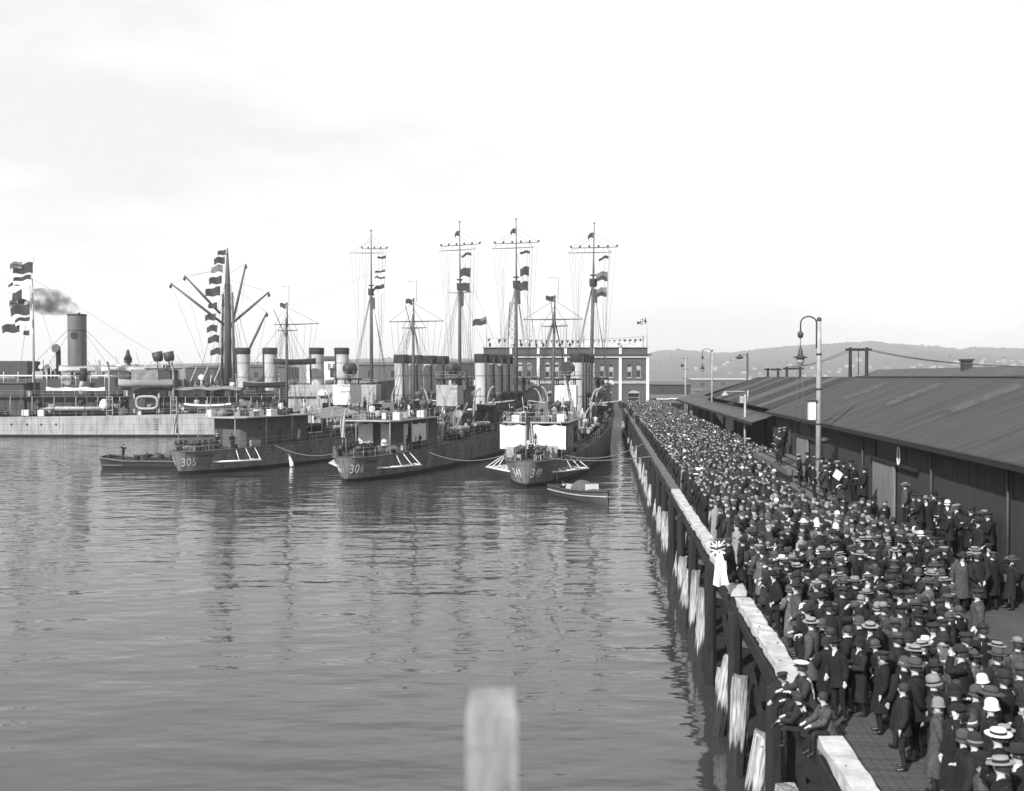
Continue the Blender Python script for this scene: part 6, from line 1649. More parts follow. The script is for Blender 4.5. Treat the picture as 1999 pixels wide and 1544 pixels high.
near_pts = pts[:LIM]; far_pts = pts[LIM:]
groups = {}
for p in near_pts: groups.setdefault(band_of(p[1]), []).append(p)
NUM = ORD + ['twenty %s' % s_ for s_ in ORD[:9]] + ['thirtieth'] + ['thirty %s' % s_ for s_ in ORD[:9]] + ['fortieth'] + ['forty %s' % s_ for s_ in ORD[:9]] + ['fiftieth'] + ['fifty %s' % s_ for s_ in ORD[:9]] + ['sixtieth'] + ['sixty %s' % s_ for s_ in ORD[:9]]
for bn, lst in groups.items():
    lst.sort()
    for k, (u, v) in enumerate(lst):
        rr = rp.random(); kid = rr > .93
        if rr < .56:
            ha = rp.choice(('fedora', 'fedora', 'cap', 'cap', 'bowler', 'boater', 'fedora')); ga = rp.choice(('overcoat', 'jacket', 'jacket')); who = 'man'; sc = rp.uniform(.94, 1.08)
        elif rr < .93: ha = rp.choice(('cloche', 'cloche', 'wide', 'cloche')); ga = rp.choice(('dresscoat', 'overcoat')); who = 'woman'; sc = rp.uniform(.87, .98)
        else: ha = rp.choice(('cap', 'hair', 'cloche')); ga = 'jacket'; who = 'child'; sc = rp.uniform(.72, .85)
        hc = 'straw' if ha == 'boater' and rp.random() < .8 else rp.choice(('black', 'dark', 'grey', 'dark', 'grey', 'dark', 'pale')) if who != 'woman' else rp.choice(('black', 'grey', 'dark', 'grey', 'white', 'dark', 'pale', 'black', 'grey'))
        co = rp.choice(('black', 'black', 'charcoal', 'black', 'charcoal', 'dark grey', 'mid grey', 'charcoal', 'pale grey', 'black'))
        lab = '%s in %s coat, %s, %s from kerb %s' % (who, co, (hc + ' ' + HATN[ha].replace(' hat', '').replace('wide brimmed', 'wide hat')) if ha != 'hair' else 'bareheaded', NUM[k], bn)
        person(W(u, v, DZ), rp.gauss(66, 34), POSES[rp.choice((0, 1, 2, 3, 4, 5, 7, 8, 8, 9, 9, 10, 10, 11, 12, 12, 13))], sc, ga, co, ha, hc, lab, GREET, scarf=rp.choice((None, None, None, None, 'light', 'white')) if who == 'woman' else None, flip=rp.random() < .5)

# ---- farther on the heads merge into one mass
def crowd_mass(name, places, label):
    mb = MB(); mats = [COATS['black'], COATS['charcoal'], COATS['dark grey'], COATS['mid grey'], M_skin, HATC['dark'], HATC['grey'], HATC['pale'], HATC['white'], COATS['light']]
    for (P_, fa) in places:
        s_ = rp.uniform(.9, 1.05); c, s = math.cos(R(fa)) * s_, math.sin(R(fa)) * s_
        def T(x, y, z): return (P_.x + x * c - y * s, P_.y + x * s + y * c, P_.z + z * s_)
        n = 8
        mb.cur = rp.choice((0, 0, 0, 1, 1, 1, 2, 2, 3, 9) if rp.random() < .6 else (0, 1))
        mb.loft([[T(rx * math.cos(2*PI*k/n), ry * math.sin(2*PI*k/n), z) for k in range(n)] for z, rx, ry in ((.02, .16, .12), (.5, .22, .16), (1.0, .2, .14), (1.35, .235, .135), (1.46, .15, .1), (1.52, .06, .06))])
        for sg in (-1, 1): mb.tube([T(sg * .22, 0, 1.40), T(sg * .27, .0, 1.1), T(sg * .25, .09, .86)], [.07, .06, .045], 5)
        mb.cur = 4; n = 7
        mb.loft([[T(r_ * math.cos(2*PI*k/n) * .85, .015 + r_ * math.sin(2*PI*k/n), z) for k in range(n)] for z, r_ in ((1.5, .05), (1.56, .085), (1.63, .1), (1.70, .085))])
        mb.cur = rp.choice((5, 5, 5, 6, 6, 5, 5, 7, 5, 6, 5, 8 if rp.random() < .4 else 5)); br = rp.choice((.1, .15, .16, .12))
        mb.loft([[T(r_ * math.cos(2*PI*k/n), r_ * math.sin(2*PI*k/n) * 1.08, z) for k in range(n)] for z, r_ in ((1.64, .1), (1.645, br), (1.655, br), (1.66, .098), (1.74, .085), (1.77, .03))], cap1=True)
    o = mb.build(name, mats); props(o, label, 'crowd', kind='stuff')
    return o
crowd_mass('crowd', [(W(u, v, DZ), rp.gauss(45, 30)) for u, v in far_pts], 'dense dark mass of spectators filling the far wharf')
more = []
for _ in range(420):
    more.append((Vector((rp.uniform(SX(1205, 226), SX(1420, 226)), rp.uniform(208, 227), DZ)), rp.gauss(90, 60)))
crowd_mass('crowd', more, 'spectators packed on the quay before the brick building')

# ---- sailors and officers aboard
def aboard(root_, p, face, po, ga, co, ha, hc, lab, tr='black'):
    w_ = dest(root_, p); person(w_, face, POSES[po], 1.0, ga, co, ha, hc, lab, 'crew on the destroyers', trousers=tr)
zr_ = 6.35
CREW = [(d305, (2.9, 5.6, 2.75), 20, 0, 'overcoat', 'black', 'fedora', 'black', 'crewman in long black coat by the 305 stern rail', 'black'), (d305, (3.1, 17.6, 2.95), 300, 2, 'overcoat', 'white', 'hair', 'black', 'crewman all in white beside the 305 deckhouse', 'white'),
        (d305, (3.2, 19.5, 2.98), 100, 0, 'jacket', 'charcoal', 'sailor', 'white', 'dark sailor with white cap facing the man in white on 305', 'black'), (d305, (1.4, 4.6, 2.75), 210, 1, 'jacket', 'black', 'sailor', 'white', 'white capped sailor among the depth charge racks of 305', 'black'),
        (d305, (1.8, 16.2, zr_), 120, 0, 'jacket', 'black', 'cap', 'dark', 'dark figure on the platform roof of 305 by the life ring', 'black'), (d305, (2.6, 15.0, zr_), 200, 1, 'jacket', 'white', 'cap', 'dark', 'figure in white jacket on the platform roof of 305', 'black'), (d305, (1.0, 13.4, zr_), 160, 2, 'overcoat', 'charcoal', 'fedora', 'black', 'coated figure near the gun on the roof of 305', 'black'),
        (d306, (1.7, 6.0, 2.75), 190, 7, 'jacket', 'white', 'hair', 'black', 'crewman in white shirt on the 306 quarterdeck', 'black'), (d306, (3.2, 9.2, 2.8), 80, 0, 'jacket', 'black', 'cap', 'black', 'dark crewman standing before the pale screen on 306', 'black'), (d306, (3.3, 11.6, 2.85), 110, 3, 'jacket', 'light', 'sailor', 'white', 'light jacketed sailor at the 306 rail, left of a pair', 'charcoal'), (d306, (3.3, 12.8, 2.85), 140, 1, 'jacket', 'black', 'sailor', 'white', 'dark jacketed sailor with large white cap at the 306 rail', 'black'),
        (d306, (-1.0, 9.0, zr_), 170, 0, 'jacket', 'white', 'sailor', 'white', 'sailor in white at the left of the 306 platform roof', 'white'), (d306, (2.4, 12.0, zr_), 100, 1, 'jacket', 'white', 'cap', 'dark', 'sailor in white in the middle of the 306 platform roof', 'white'), (d306, (2.8, 17.4, zr_), 60, 5, 'jacket', 'black', 'sailor', 'white', 'dark sailor toward the right of the 306 platform roof', 'black'), (d306, (.2, 14.5, zr_), 180, 2, 'overcoat', 'dark grey', 'cap', 'dark', 'grey coated figure behind the gun on 306', 'black'),
        (d341, (-3.0, 9.0, zr_), 150, 0, 'jacket', 'black', 'cap', 'black', 'dark crewman at the left rail of the 341 platform', 'black'), (d341, (-.8, 8.2, zr_), 190, 1, 'jacket', 'black', 'sailor', 'white', 'white capped sailor at the middle of the 341 platform', 'black'), (d341, (1.6, 9.0, zr_), 170, 3, 'jacket', 'light', 'cap', 'dark', 'light jacketed crewman on the 341 platform', 'black'), (d341, (2.8, 11.6, zr_), 220, 2, 'jacket', 'charcoal', 'cap', 'black', 'crewman by the right rail of the 341 platform', 'black'), (d341, (.2, 2.6, 2.75), 170, 2, 'overcoat', 'black', 'cap', 'black', 'dark figure at the stern of 341 before the canvas', 'black')]
for c_ in CREW: aboard(c_[0], c_[1], c_[2], c_[3], c_[4], c_[5], c_[6], c_[7], c_[8], c_[9])
pb = at_z(240, 894, .75)
person(pb, 200, POSES[6], .98, 'jacket', 'black', 'cap', 'black', 'man standing on the black barge holding a rope')

lp_ = lau.matrix_basis
for k, (y_, co_, lb_) in enumerate(((-2.6, 'black', 'man seated aft in the motor launch'), (-.9, 'charcoal', 'man seated amidships in the motor launch'))):
    person(lp_ @ Vector((.35 - .7 * k, y_, .52)), 180 - math.degrees(hd) + 40 * k, SIT[k], 1.0, 'jacket', co_, 'cap', 'dark', lb_, 'men in the launch')
for k, px in enumerate((70, 96, 118, 188, 240, 350, 372)):
    q = cl(px, 806, 5.0); person(Matrix.Translation((CX0, CYY, 0)) @ Matrix.Rotation(-R(90), 4, 'Z') @ Vector((4.6, q.y, 3.75)), random.uniform(100, 240), POSES[k], 1.0, 'jacket', ('black', 'white', 'charcoal')[k % 3], 'sailor', 'white', 'small sailor on the pale warship deck, %s from the left' % ORD[k], 'crew on the pale warship')
# ================================================================== LAMPS, POLES, FLAGS AND OTHER SMALL THINGS
def gooseneck_lamp(base, ztop, r, reach, drop, label, mats=(M_pale, M_iron), side=-1, collar=True):
    o = empty('lamp_post', base, 0, label, 'lamp post', 'lamp posts along the wharf'); h = ztop - base.z
    MB().tube([(0, 0, 0), (0, 0, h * .8), (0, 0, h)], [r * 1.1, r * .95, r * .75], 10).build('post', mats[0], o)
    MB().lathe([(r * .75, 0), (r * .95, .04), (r * .9, .14), (r * .3, .22)], 10, (0, 0, h)).build('finial', mats[1], o)
    pts = [(side * r, 0, h - 1.4), (side * r, 0, h - .1)]
    for k in range(1, 13):
        a = PI * k / 12; pts.append((side * (r + reach / 2 * (1 - math.cos(a))), 0, h - .1 + reach * .42 * math.sin(a)))
    pts.append((side * (r + reach), 0, h - .55))
    MB().tube(pts, r * .28, 7).build('gooseneck', mats[1], o)
    x = side * (r + reach)
    MB().lathe([(.05, .0), (.16, -.12), (.13, -.32), (.03, -.38)], 9, (x, 0, h - .5)).build('pulley', mats[1], o)
    MB().tube([(x, 0, h - .8), (x, 0, h - drop + .4)], .018, 4).build('lamp_cable', M_wire, o)
    la = MB(); la.lathe([(.03, .55), (.09, .42), (.12, .2), (.16, .08), (.36, .0), (.36, -.04), (.18, -.05)], 14, (x, 0, h - drop)); lo = la.build('lamp_shade', mats[1], o)
    MB().lathe([(.19, -.04), (.22, -.16), (.15, -.34), (.02, -.4)], 12, (x, 0, h - drop)).build('globe', M_pale, lo)
    for dx in (-.16, .12): MB().tube([(x + dx, 0, h - drop - .1), (x + dx * 1.3, 0, h - drop - 3.4)], .014, 4).build('lowering_rope', M_rope, o)
    if collar:
        MB().lathe([(r * .5, -.1), (r * 2.2, .04), (r * 2.2, .1), (r, .2)], 12, (.3, 0, 3.55)).build('bracket_dish', mats[1], o)
        MB().box((-r - .22, 0, 5.15), (.34, .3, .95)).build('switch_box', M_white, o); MB().box((-r - .22, 0, 5.66), (.46, .42, .07)).build('box_roof', mats[1], o)
        for z in (1.2, 2.6, 4.4, 6.2, 8.0): MB().lathe([(r * 1.12, 0), (r * 1.12, .1)], 10, (0, 0, z)).build('band', mats[1], o)
    return o
p = W(11.0, 54.0, DZ)
gooseneck_lamp(p, at_y(1595, 627, p.y).z, .135, .82, 1.75 + .1, 'tall white lamp post with curved neck and hanging lamp above the crowd')
p = at_y(1390, 760, 118.0); p.z = DZ
gooseneck_lamp(Vector((p.x, 118, DZ)), at_y(1399, 686, 118).z, .12, 1.0, 1.9, 'thin gooseneck lamp post beside the far dark roofed shed', collar=False)
p = at_y(1338, 760, 172.0)
o = empty('lamp_post', (p.x, 172, DZ), 0, 'slim pole with cross arms and hanging lamp at the far canopy end', 'lamp post', 'lamp posts along the wharf')
hp = at_y(1338, 697, 172).z - DZ
MB().tube([(0, 0, 0), (0, 0, hp)], [.16, .08], 8).build('post', M_pale, o)
for f_, L_ in ((.98, .9), (.80, 1.0), (.65, 1.1)): MB().box((0, 0, hp * f_), (L_, .1, .1)).build('cross_arm', M_iron, o)
MB().lathe([(.03, .4), (.3, .05), (.32, 0), (.1, -.25)], 10, (-.55, 0, hp * .86)).build('lamp_shade', M_iron, o)
p = at_y(1459, 745, 128.0)
o = empty('lamp_post', (p.x, 128, DZ), 0, 'black bracket lamp rising over the hip of the dark roof', 'lamp post', 'lamp posts along the wharf'); hp = at_y(1459, 689, 128).z - DZ
MB().tube([(0, 0, 0), (0, 0, hp)], .12, 8).build('post', M_iron, o); MB().beam((0, 0, hp - .25), (-1.05, 0, hp - .25), .09, .09).build('arm', M_iron, o)
MB().lathe([(.06, .25), (.16, .1), (.5, -.15), (.5, -.22), (.18, -.36)], 12, (-1.0, 0, hp - .4)).build('lamp_shade', M_iron, o)
p = W(11.3, 84.0, DZ)
o = empty('lamp_post', p, 0, 'short white post with box and bracket lamp at the shed corner', 'lamp post', 'lamp posts along the wharf'); hp = at_y(1501, 770, p.y).z - DZ
MB().tube([(0, 0, 0), (0, 0, hp)], .09, 8).build('post', M_pale, o); MB().box((-.28, 0, hp - .4), (.3, .25, .55)).build('switch_box', M_pale, o)
MB().beam((0, .1, hp + .25), (-1.7, .1, hp + .25), .06, .06).build('arm', M_pale, o); MB().tube([(.25, .1, hp - .6), (.25, .1, hp + .35)], .06, 6).build('stub', M_pale, o)
MB().lathe([(.04, .2), (.3, -.08), (.3, -.12), (.1, -.3)], 10, (-1.6, .1, hp + .05)).build('lamp_shade', M_pale, o)
for z in (1.9, 1.2): MB().box((.25, 0, z), (.4, .08, .08)).build('step_iron', M_white, o)

def pole_frame(px0, px1, ytop, Y, label, n_ins=4, drop=None):
    a, b = at_y(px0, ytop, Y), at_y(px1, ytop, Y); o = empty('pole_frame', ((a.x + b.x) / 2, Y, DZ), 0, label, 'pole frame', 'wooden pole frames behind the sheds'); h = a.z - DZ; w = (b.x - a.x) / 2
    for sx in (-1, 1): MB().tube([(sx * w, 0, 0), (sx * w, 0, h)], [.24, .18], 8).build('pole', M_timber_d, o)
    MB().box((0, 0, h - .25), (2 * w + 1.0, .22, .26)).build('cross_beam', M_timber_d, o)
    for k in range(n_ins): MB().lathe([(.05, 0), (.11, .06), (.11, .16), (.07, .24)], 8, (-w + 2 * w * k / (n_ins - 1), 0, h - .12)).build('insulator', M_pale, o)
    if drop: MB().tube([(.0, 0, h - .3), (.0, 0, h - 3)], .05, 5).build('down_lead', M_timber_d, o)
    return o
pole_frame(1660, 1692, 678, 112.0, 'tall wooden pole frame standing behind the nearest shed ridge', 5, True)
pole_frame(1499, 1519, 718, 150.0, 'small wooden pole frame, left of the low pair behind the dark roof', 3)
pole_frame(1536, 1562, 716, 142.0, 'small wooden pole frame, right of the low pair behind the dark roof', 3)
for k, (a, b, lb) in enumerate((((1690, 681, 112), (2060, 716, 70), 'power cables sagging from the tall pole frame to the right edge'), ((1662, 681, 112), (1540, 716, 142), 'power cables running from the tall pole frame to the small ones'))):
    o = empty('power_cables', at_y(*a), 0, lb, 'cables'); p0, p1 = at_y(*a), at_y(*b)
    for q in range(3):
        d_ = Vector((.35 * q - .35, 0, 0)); pts = [p0.lerp(p1, t / 12) - p0 + d_ - Vector((0, 0, .5 * 4 * (t / 12) * (1 - t / 12))) for t in range(13)]
        MB().tube(pts, .022, 4).build('cable', M_wire, o)

# ---- union flag and white cloth over the kerb
def union(a, q):
    x, y = a - .5, q - .5
    if abs(x) < .06 or abs(y) < .09: return 0
    if abs(x) < .12 or abs(y) < .17: return 1
    if abs(abs(x) - abs(y)) < .085: return 1
    return 0
def cloth_grid(fn, nx_, nz_, pat, mats, name, loc=(0, 0, 0), th=.012):
    mb = MB(); V_ = [fn(i / nx_, j / nz_) for i in range(nx_ + 1) for j in range(nz_ + 1)]
    mb.v = [tuple(v) for v in V_] 
    for i in range(nx_):
        for j in range(nz_):
            k = i * (nz_ + 1) + j; mb.f.append([k, k + 1, k + nz_ + 2, k + nz_ + 1]); mb.m.append(pat((i + .5) / nx_, (j + .5) / nz_)); mb.sm.append(True)
    return mb.build(name, mats, None, loc)
kp = at_z(1390, 1054, DZ + 1.2); kp = at_y(1386, 1054, 31.2)
o = empty('union_flag', kp, 0, 'union flag held out on a short stick over the kerb', 'flag')
c_ = cloth_grid(lambda a, q: Vector((.02 + .44 * a + .03 * q * math.sin(7 * a), .05 * math.sin(6 * a + 2 * q), -.02 - .44 * q - .03 * math.sin(5 * a))), 40, 40, union, [M_flag_d, M_flag_w], 'cloth'); c_.parent = o
MB().tube([(-.03, 0, 0), (.8, .05, .05)], .014, 6).build('stick', M_timber, o)
kp = at_y(1398, 1084, 31.0); kz = kp
cl_ = cloth_grid(lambda a, q: Vector(((.10 + .34 * q ** .7) * (a - .5) + .10 + .04 * q, .08 * math.sin(9 * a + 2) * q - .03, .10 - 1.0 * q - .04 * math.sin(4 * a))), 22, 20, lambda a, q: 0, [M_flag_w], 'white_cloth', kz)
props(cl_, 'long white cloth hanging over the kerb below the union flag', 'cloth')
# ---- rope loop on the shed wall and a cable hook
p = W(12.40, 44.6, 0); p.z = at_y(1735, 890, p.y).z
pts = [Vector((0, .17 * math.cos(2*PI*k/20), .38 * math.sin(2*PI*k/20))) for k in range(21)]
rl = MB().tube(pts, .035, 6, cap=False).build('rope_loop', M_white, None, p, -WA); props(rl, 'oval loop of white rope hanging on the shed wall', 'rope')

# ---- foreground post, out of focus
fp = at_y(961, 1354, 2.0)
post = empty('white_post', (fp.x, 2.0, 0), 0, 'blurred white topped post in the foreground at the bottom centre', 'post')
wv_ = .0495
mb = MB(); mb.loft([[(sx * wv_, sy * wv_, z) for sx, sy in ((-1, -1), (1, -1), (1, 1), (-1, 1))] for z in (-1, 5, fp.z - .03)] + [[(sx * (wv_ - .006), sy * (wv_ - .006), fp.z) for sx, sy in ((-1, -1), (1, -1), (1, 1), (-1, 1))]], smooth=False, cap1=True); mb.build('shaft', mat('weathered_pale_post', .19, .85, .4, 9, (3, 3, .5), .6, detail=9), post)
MB().box((0, 0, fp.z - .09), (2 * wv_ + .002, 2 * wv_ + .002, .006)).build('groove', M_canvas_g, post)
# ---- flags and bunting on and around the brick building
def flagpole(px, ytop, ybase, Y, wpx, hpx, side, label, mats, pat=None, z0=None):
    a = at_y(px, ytop, Y); b = at_y(px, ybase, Y); o = empty('flagpole', (a.x, Y, b.z if z0 is None else z0), 0, label, 'flagpole')
    zb = o.location.z
    MB().tube([(0, 0, 0), (0, 0, a.z - zb)], [.09, .05], 6).build('pole', M_pale, o)
    s_ = Y / F; flag(o, (0, 0, a.z - zb - .15), wpx * s_, hpx * s_, mats, d=(side, -.15, 0), droop=.28, pattern=pat, rip=.1, seed=int(px), name='flag')
flagpole(1263, 620, 678, BY + 1.0, 20, 12, -1, 'flag flying from the right corner of the brick building', [M_flag_d, M_flag_w], lambda a, q: union(a * .6 + .4, q))
flagpole(950, 618, 680, BY + 3.0, 28, 15, -1, 'dark ensign flying above the left end of the brick building', [M_flag_d, M_flag_m], lambda a, q: int(a < .4 and q < .4))
flagpole(1105, 622, 680, BY + 14.0, 20, 12, -1, 'pale striped flag over the middle of the brick building', [M_flag_m, M_flag_w], lambda a, q: int(q * 7) % 2)
bn = empty('bunting', at_y(950, 660, BY + .4), 0, 'line of little flags strung along the brick building roof', 'bunting'); b0 = bn.location
wire(bn, (0, 0, 0), at_y(1256, 657, BY + .4) - b0, .03, 'line', sag=.6)
for k in range(30):
    px = 955 + k * 10.2; q = at_y(px, 661.5, BY + .4) - b0 - Vector((0, 0, .6 * 4 * (k / 29) * (1 - k / 29) * .6)); w_ = random.uniform(.5, .85)
    MB().slab([q + Vector((-w_ / 2, 0, 0)), q + Vector((w_ * random.uniform(-.3, .1), -.05, -random.uniform(.6, 1.2))), q + Vector((w_ / 2, .02, 0))], .02).build('pennant', random.choice((M_flag_d, M_flag_d, M_flag_m, M_flag_w)), bn)
for k, px in enumerate((1005, 1018, 1033, 1047, 1060, 1080, 1092, 1112, 1208, 1212, 956)):
    q = at_y(px, 690, BY + 1.4); q.z = bz(684) + .16
    person(q, 180 + random.uniform(-40, 40), POSES[k % 6], 1.0, 'jacket', random.choice(('black', 'charcoal', 'dark grey')), 'cap', 'dark', 'tiny onlooker on the brick building roof, %s from its left' % ORD[[10, 0, 1, 2, 3, 4, 5, 6, 7, 8, 9].index(k) if False else sorted((1005, 1018, 1033, 1047, 1060, 1080, 1092, 1112, 1208, 1212, 956)).index(px)], 'onlookers on the roof')
# ---- lattice tower far behind
a, b = at_y(1000, 590, 340), at_y(1000, 735, 340)
tw = empty('lattice_tower', (a.x, 340, 2), 0, 'slender lattice tower rising behind the brick building', 'tower'); h = a.z - 2
for sx in (-1, 1):
    for sy in (-1, 1): MB().beam((sx * 2.2, sy * 2.2, 0), (sx * .8, sy * .8, h), .22, .22).build('leg', M_mast, tw)
for k in range(13):
    z0, z1 = h * k / 13, h * (k + 1) / 13; w0, w1 = 2.2 - 1.4 * k / 13, 2.2 - 1.4 * (k + 1) / 13
    t_ = MB(); t_.beam((-w0, -w0, z0), (w1, -w1, z1), .14, .14); t_.beam((w0, -w0, z0), (-w1, -w1, z1), .14, .14); t_.beam((-w1, -w1, z1), (w1, -w1, z1), .14, .14); t_.build('bracing', M_mast, tw)
# ---- white warehouse with a painted sign, and other far sheds
def shed_far(px0, px1, ytop, ybase, Y, ridge, label, mw, mr, dep=18):
    a, b = at_y(px0, ytop, Y), at_y(px1, ybase, Y); o = empty('warehouse', ((a.x + b.x) / 2, Y, max(1.8, b.z)), 0, label, 'warehouse', 'far harbour sheds'); w = b.x - a.x; zb = o.location.z; h = a.z - zb
    MB().box((0, dep / 2, h / 2), (w, dep, h)).build('wall', mw, o)
    r_ = ridge * Y / F; m_ = MB(); m_.slab([(-w / 2 - .3, -.4, h + .02), (w / 2 + .3, -.4, h + .02), (w / 2 + .3, dep / 2, h + r_), (-w / 2 - .3, dep / 2, h + r_)], .2); m_.build('roof', mr, o)
    for k in range(max(2, int(w / 7))): MB().box((-w / 2 + w * (k + .5) / max(2, int(w / 7)), -.04, h * .45), (1.6, .1, h * .4)).build('window', M_glass, o)
    return o, h, w
o, h, w = shed_far(598, 668, 702, 748, 268, 8, 'white walled warehouse with dark roof and painted sign between the funnels', M_white, M_ship_d)
for k, ch in enumerate('BRI'):
    me = text_mesh(ch, 2.3, M_soot, .03); inst('sign_letter', me, o, (at_y(640, 700, 268).x - o.location.x + k * 1.15, -.09, h - 2.6), rot=(PI / 2, 0, 0), scale=(.62, 1, 1))
shed_far(362, 420, 718, 746, 420, 5, 'long low dark shed on the shore at the left, between warship and derrick mast', M_ship_d, M_ship_d, 26)
shed_far(205, 300, 722, 744, 460, 4, 'low dark shed on the shore behind the twin searchlights', M_ship_d, M_mast, 26)
shed_far(700, 790, 712, 744, 340, 6, 'grey shore shed behind the middle funnels', M_ship, M_mast, 22)
shed_far(830, 935, 708, 748, 330, 5, 'dark shore shed left of the brick building', M_ship_d, M_mast, 22)
shed_far(1272, 1348, 750, 770, 300, 5, 'dark wharf shed right of the brick building', M_ship_d, M_mast, 22)
shed_far(1352, 1470, 741, 758, 470, 3, 'long pale wharf shed far right of the brick building', M_ship, M_pale, 22)
shed_far(480, 560, 716, 744, 380, 5, 'shore shed behind the left pair of funnels', M_ship, M_ship_d, 22)
# ---- far hillside houses: too many and too small to count
rh = random.Random(9); mb = MB(); hz_rows = rows
def hill_z(X, Y):
    best = min(((abs(p[0] - X) + abs(p[1] - Y)), p[2]) for r_ in rows[3:20:2] for p in r_[120::3])
    return best[1]
for k in range(170):
    px = rh.choice((rh.uniform(1480, 2000), rh.uniform(1640, 1960), rh.uniform(1640, 1960), rh.uniform(1280, 1640))); t = rh.betavariate(1.6, 3.2) * .55
    j = int(t * 25); i = min(nx - 1, int((px + 300) / 2600 * (nx - 1))); p = rows[j][i]
    s_ = rh.uniform(5, 10); mb.cur = rh.choice((0, 0, 1, 2)); x, y, z = p[0] + rh.uniform(-12, 12), p[1] + rh.uniform(-20, 20), p[2]
    mb.box((x, y, z + s_ * .25), (s_, s_, s_ * .55)); mb.cur = rh.choice((1, 2)); hs_ = s_ / 2
    mb.add([(x - hs_, y - hs_, z + s_ * .52), (x + hs_, y - hs_, z + s_ * .52), (x + hs_, y + hs_, z + s_ * .52), (x - hs_, y + hs_, z + s_ * .52), (x - hs_, y, z + s_ * .85), (x + hs_, y, z + s_ * .85)], [(0, 1, 5, 4), (2, 3, 4, 5), (0, 4, 3), (1, 2, 5)])
props(mb.build('hillside_houses', [M_pale, M_canvas_g, M_ship]), 'pale scatter of small houses over the far hillside', 'houses', kind='stuff')
mb = MB()
for k in range(320):        # bush on the skyline and in the gullies
    i = rh.randrange(60, nx); j = rh.choice((24, 25, 25, 23, 18, 14, 10)); p = rows[j][i]; s_ = rh.uniform(1.5, 4.5)
    mb.lathe([(s_ * .7, -1), (s_, s_ * .3), (s_ * .6, s_ * .8), (.2, s_)], 6, (p[0] + rh.uniform(-25, 25), p[1] + rh.uniform(-25, 10), p[2] - 1))
props(mb.build('hill_bush', mat('bush', .035, .95, .4, .05)), 'dark bush dotting the far hills and their skyline', 'bush', kind='stuff')

# ---- motor vehicles parked beyond the crowd
def car(px, py, Y, label, canopy):
    p = at_y(px, py, Y); o = empty('motor_car', (p.x, Y, DZ), R(80), label, 'car', 'cars at the quay')
    b = MB(); b.loft([[(x, y, z) for x, z in ((-.75, .55), (-.78, 1.0), (-.6, 1.2), (.6, 1.2), (.78, 1.0), (.75, .55))] for y in (-1.9, -.3, .6)], smooth=False, cap0=True, cap1=True); b.loft([[(x * .62, y, z) for x, z in ((-.75, .55), (-.78, 1.0), (-.5, 1.22), (.5, 1.22), (.78, 1.0), (.75, .55))] for y in (.6, 1.9)], smooth=False, cap1=True); b.build('body', M_iron, o)
    r_ = MB(); r_.loft([[(.8 * math.cos(PI * k / 8), y, 2.0 + .14 * math.sin(PI * k / 8)) for k in range(9)] for y in (-2.0, -.6, .7)], closed=False); r_.loft([[(.8 * math.cos(PI * k / 8), y, 1.96 + .14 * math.sin(PI * k / 8)) for k in range(9)][::-1] for y in (-2.0, -.6, .7)], closed=False); r_.build('roof', canopy, o)
    for x, y in ((-.78, -1.8), (.78, -1.8), (-.78, .6), (.78, .6)): MB().beam((x, y, 1.1), (x, y, 2.0), .06, .06).build('pillar', M_iron, o)
    for x in (-.72, .72):
        for y in (-1.3, 1.35):
            wo = MB().tube([(x - .06, y, .38), (x + .06, y, .38)], .38, 14).build('wheel', M_soot, o); MB().tube([(x - .07, y, .38), (x + .07, y, .38)], .2, 10).build('hub', M_pale, wo)
        MB().tube([(x * .7, 1.95, .95), (x * .7, 2.1, .95)], .14, 10).build('headlight', M_pale, o)
car(1288, 780, 222, 'motor car with a pale canvas roof behind the crowd, nearest the brick building', M_canvas)
car(1322, 780, 218, 'motor car with a dark roof among the far crowd', M_canvas_g)
car(1312, 778, 226, 'motor car with a white roof right of the brick building corner', M_white)

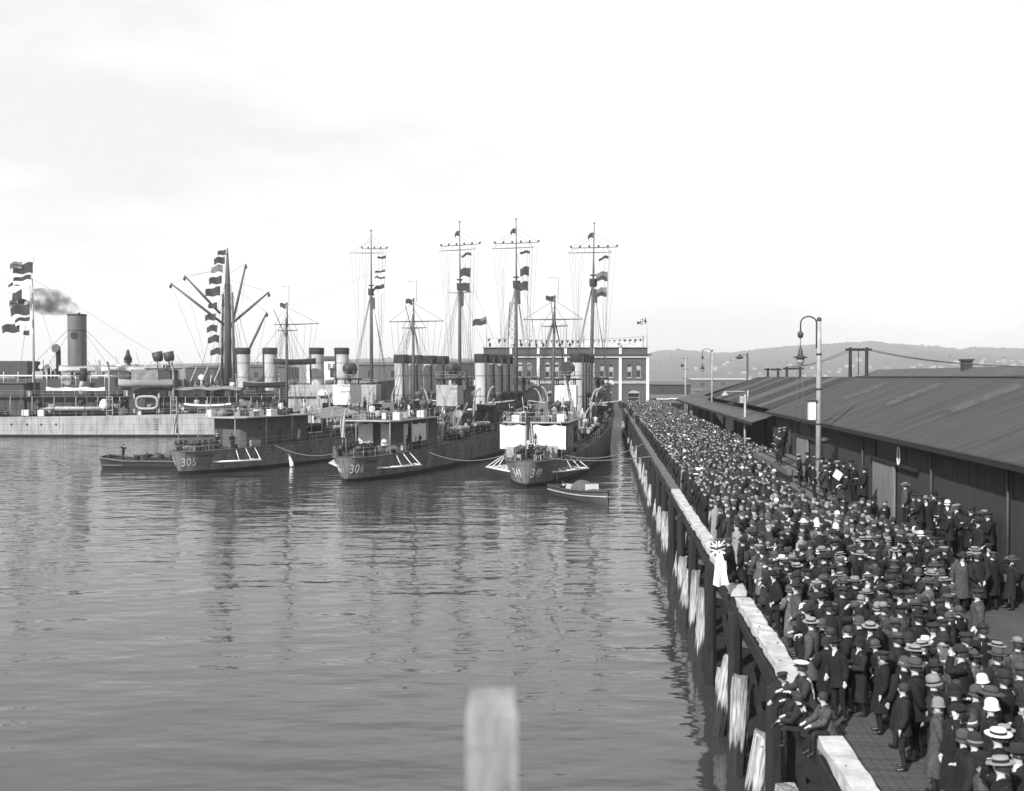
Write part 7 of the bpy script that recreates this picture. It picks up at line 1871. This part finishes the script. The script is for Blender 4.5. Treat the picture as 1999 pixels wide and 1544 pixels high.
# ---- smoke and steam
def puff(name, cells_, dens, colour, label, seed=0, nscale=.35):
    m = bpy.data.materials.new(name + '_volume'); m.use_nodes = True; N, L = m.node_tree.nodes, m.node_tree.links
    N.remove(N['Principled BSDF']); v_ = N.new('ShaderNodeVolumePrincipled'); v_.inputs['Color'].default_value = grey(colour)
    tc = N.new('ShaderNodeTexCoord'); n_ = N.new('ShaderNodeTexNoise'); n_.inputs['Scale'].default_value = nscale; n_.inputs['Detail'].default_value = 5
    mr = N.new('ShaderNodeMapRange'); mr.inputs['From Min'].default_value = .44; mr.inputs['From Max'].default_value = .7; mr.inputs['To Max'].default_value = dens
    L.new(tc.outputs['Object'], n_.inputs['Vector']); L.new(n_.outputs['Fac'], mr.inputs['Value']); L.new(mr.outputs['Result'], v_.inputs['Density'])
    L.new(v_.outputs['Volume'], N['Material Output'].inputs['Volume'])
    c0 = Vector(cells_[0][0]); pts = [Vector(c) for c, r_ in cells_]; rs = [r_ for c, r_ in cells_]
    mb = MB(); mb.tube([p - c0 for p in pts], rs, 14, cap=True); o = mb.build(name, m, None, c0)
    return props(o, label, name, kind='stuff')
puff('smoke', [(at_y(152, 614, 219), .7), (at_y(142, 604, 219), 1.5), (at_y(126, 596, 219.5), 2.3), (at_y(106, 590, 220), 2.9), (at_y(84, 588, 221), 3.0), (at_y(64, 586, 222), 2.4), (at_y(48, 582, 223), .8)], .85, .16, 'dark smoke drifting left from the steamer funnel', nscale=.42)
puff('steam', [(at_y(140, 748, 206), .4), (at_y(134, 744, 206), 1.0), (at_y(126, 740, 206), 1.1), (at_y(120, 732, 206), .4)], 2.2, .95, 'white steam escaping beside the galley funnel', nscale=.6)

def drift(px, py, Y, rx, rz, dens, label):
    o = puff('smoke', [(at_y(px - 60, py, Y), rz * .05), (at_y(px - 45, py - 2, Y), rz * .6), (at_y(px - 15, py, Y), rz), (at_y(px + 20, py + 3, Y), rz * .9), (at_y(px + 45, py + 2, Y), rz * .5), (at_y(px + 60, py, Y), rz * .05)], dens, .3, label, nscale=.035)
# ---- sea air: even haze over the whole place
mh = bpy.data.materials.new('sea_haze'); mh.use_nodes = True; N, L = mh.node_tree.nodes, mh.node_tree.links
N.remove(N['Principled BSDF']); v_ = N.new('ShaderNodeVolumePrincipled'); v_.inputs['Color'].default_value = (.9, .91, .92, 1); v_.inputs['Density'].default_value = 0.00023; v_.inputs['Anisotropy'].default_value = 0.2
L.new(v_.outputs['Volume'], N['Material Output'].inputs['Volume'])
props(MB().box((0, 2150, 92), (10800, 4800, 190)).build('haze', mh), 'thin sea haze paling the far hills', 'haze', kind='stuff')
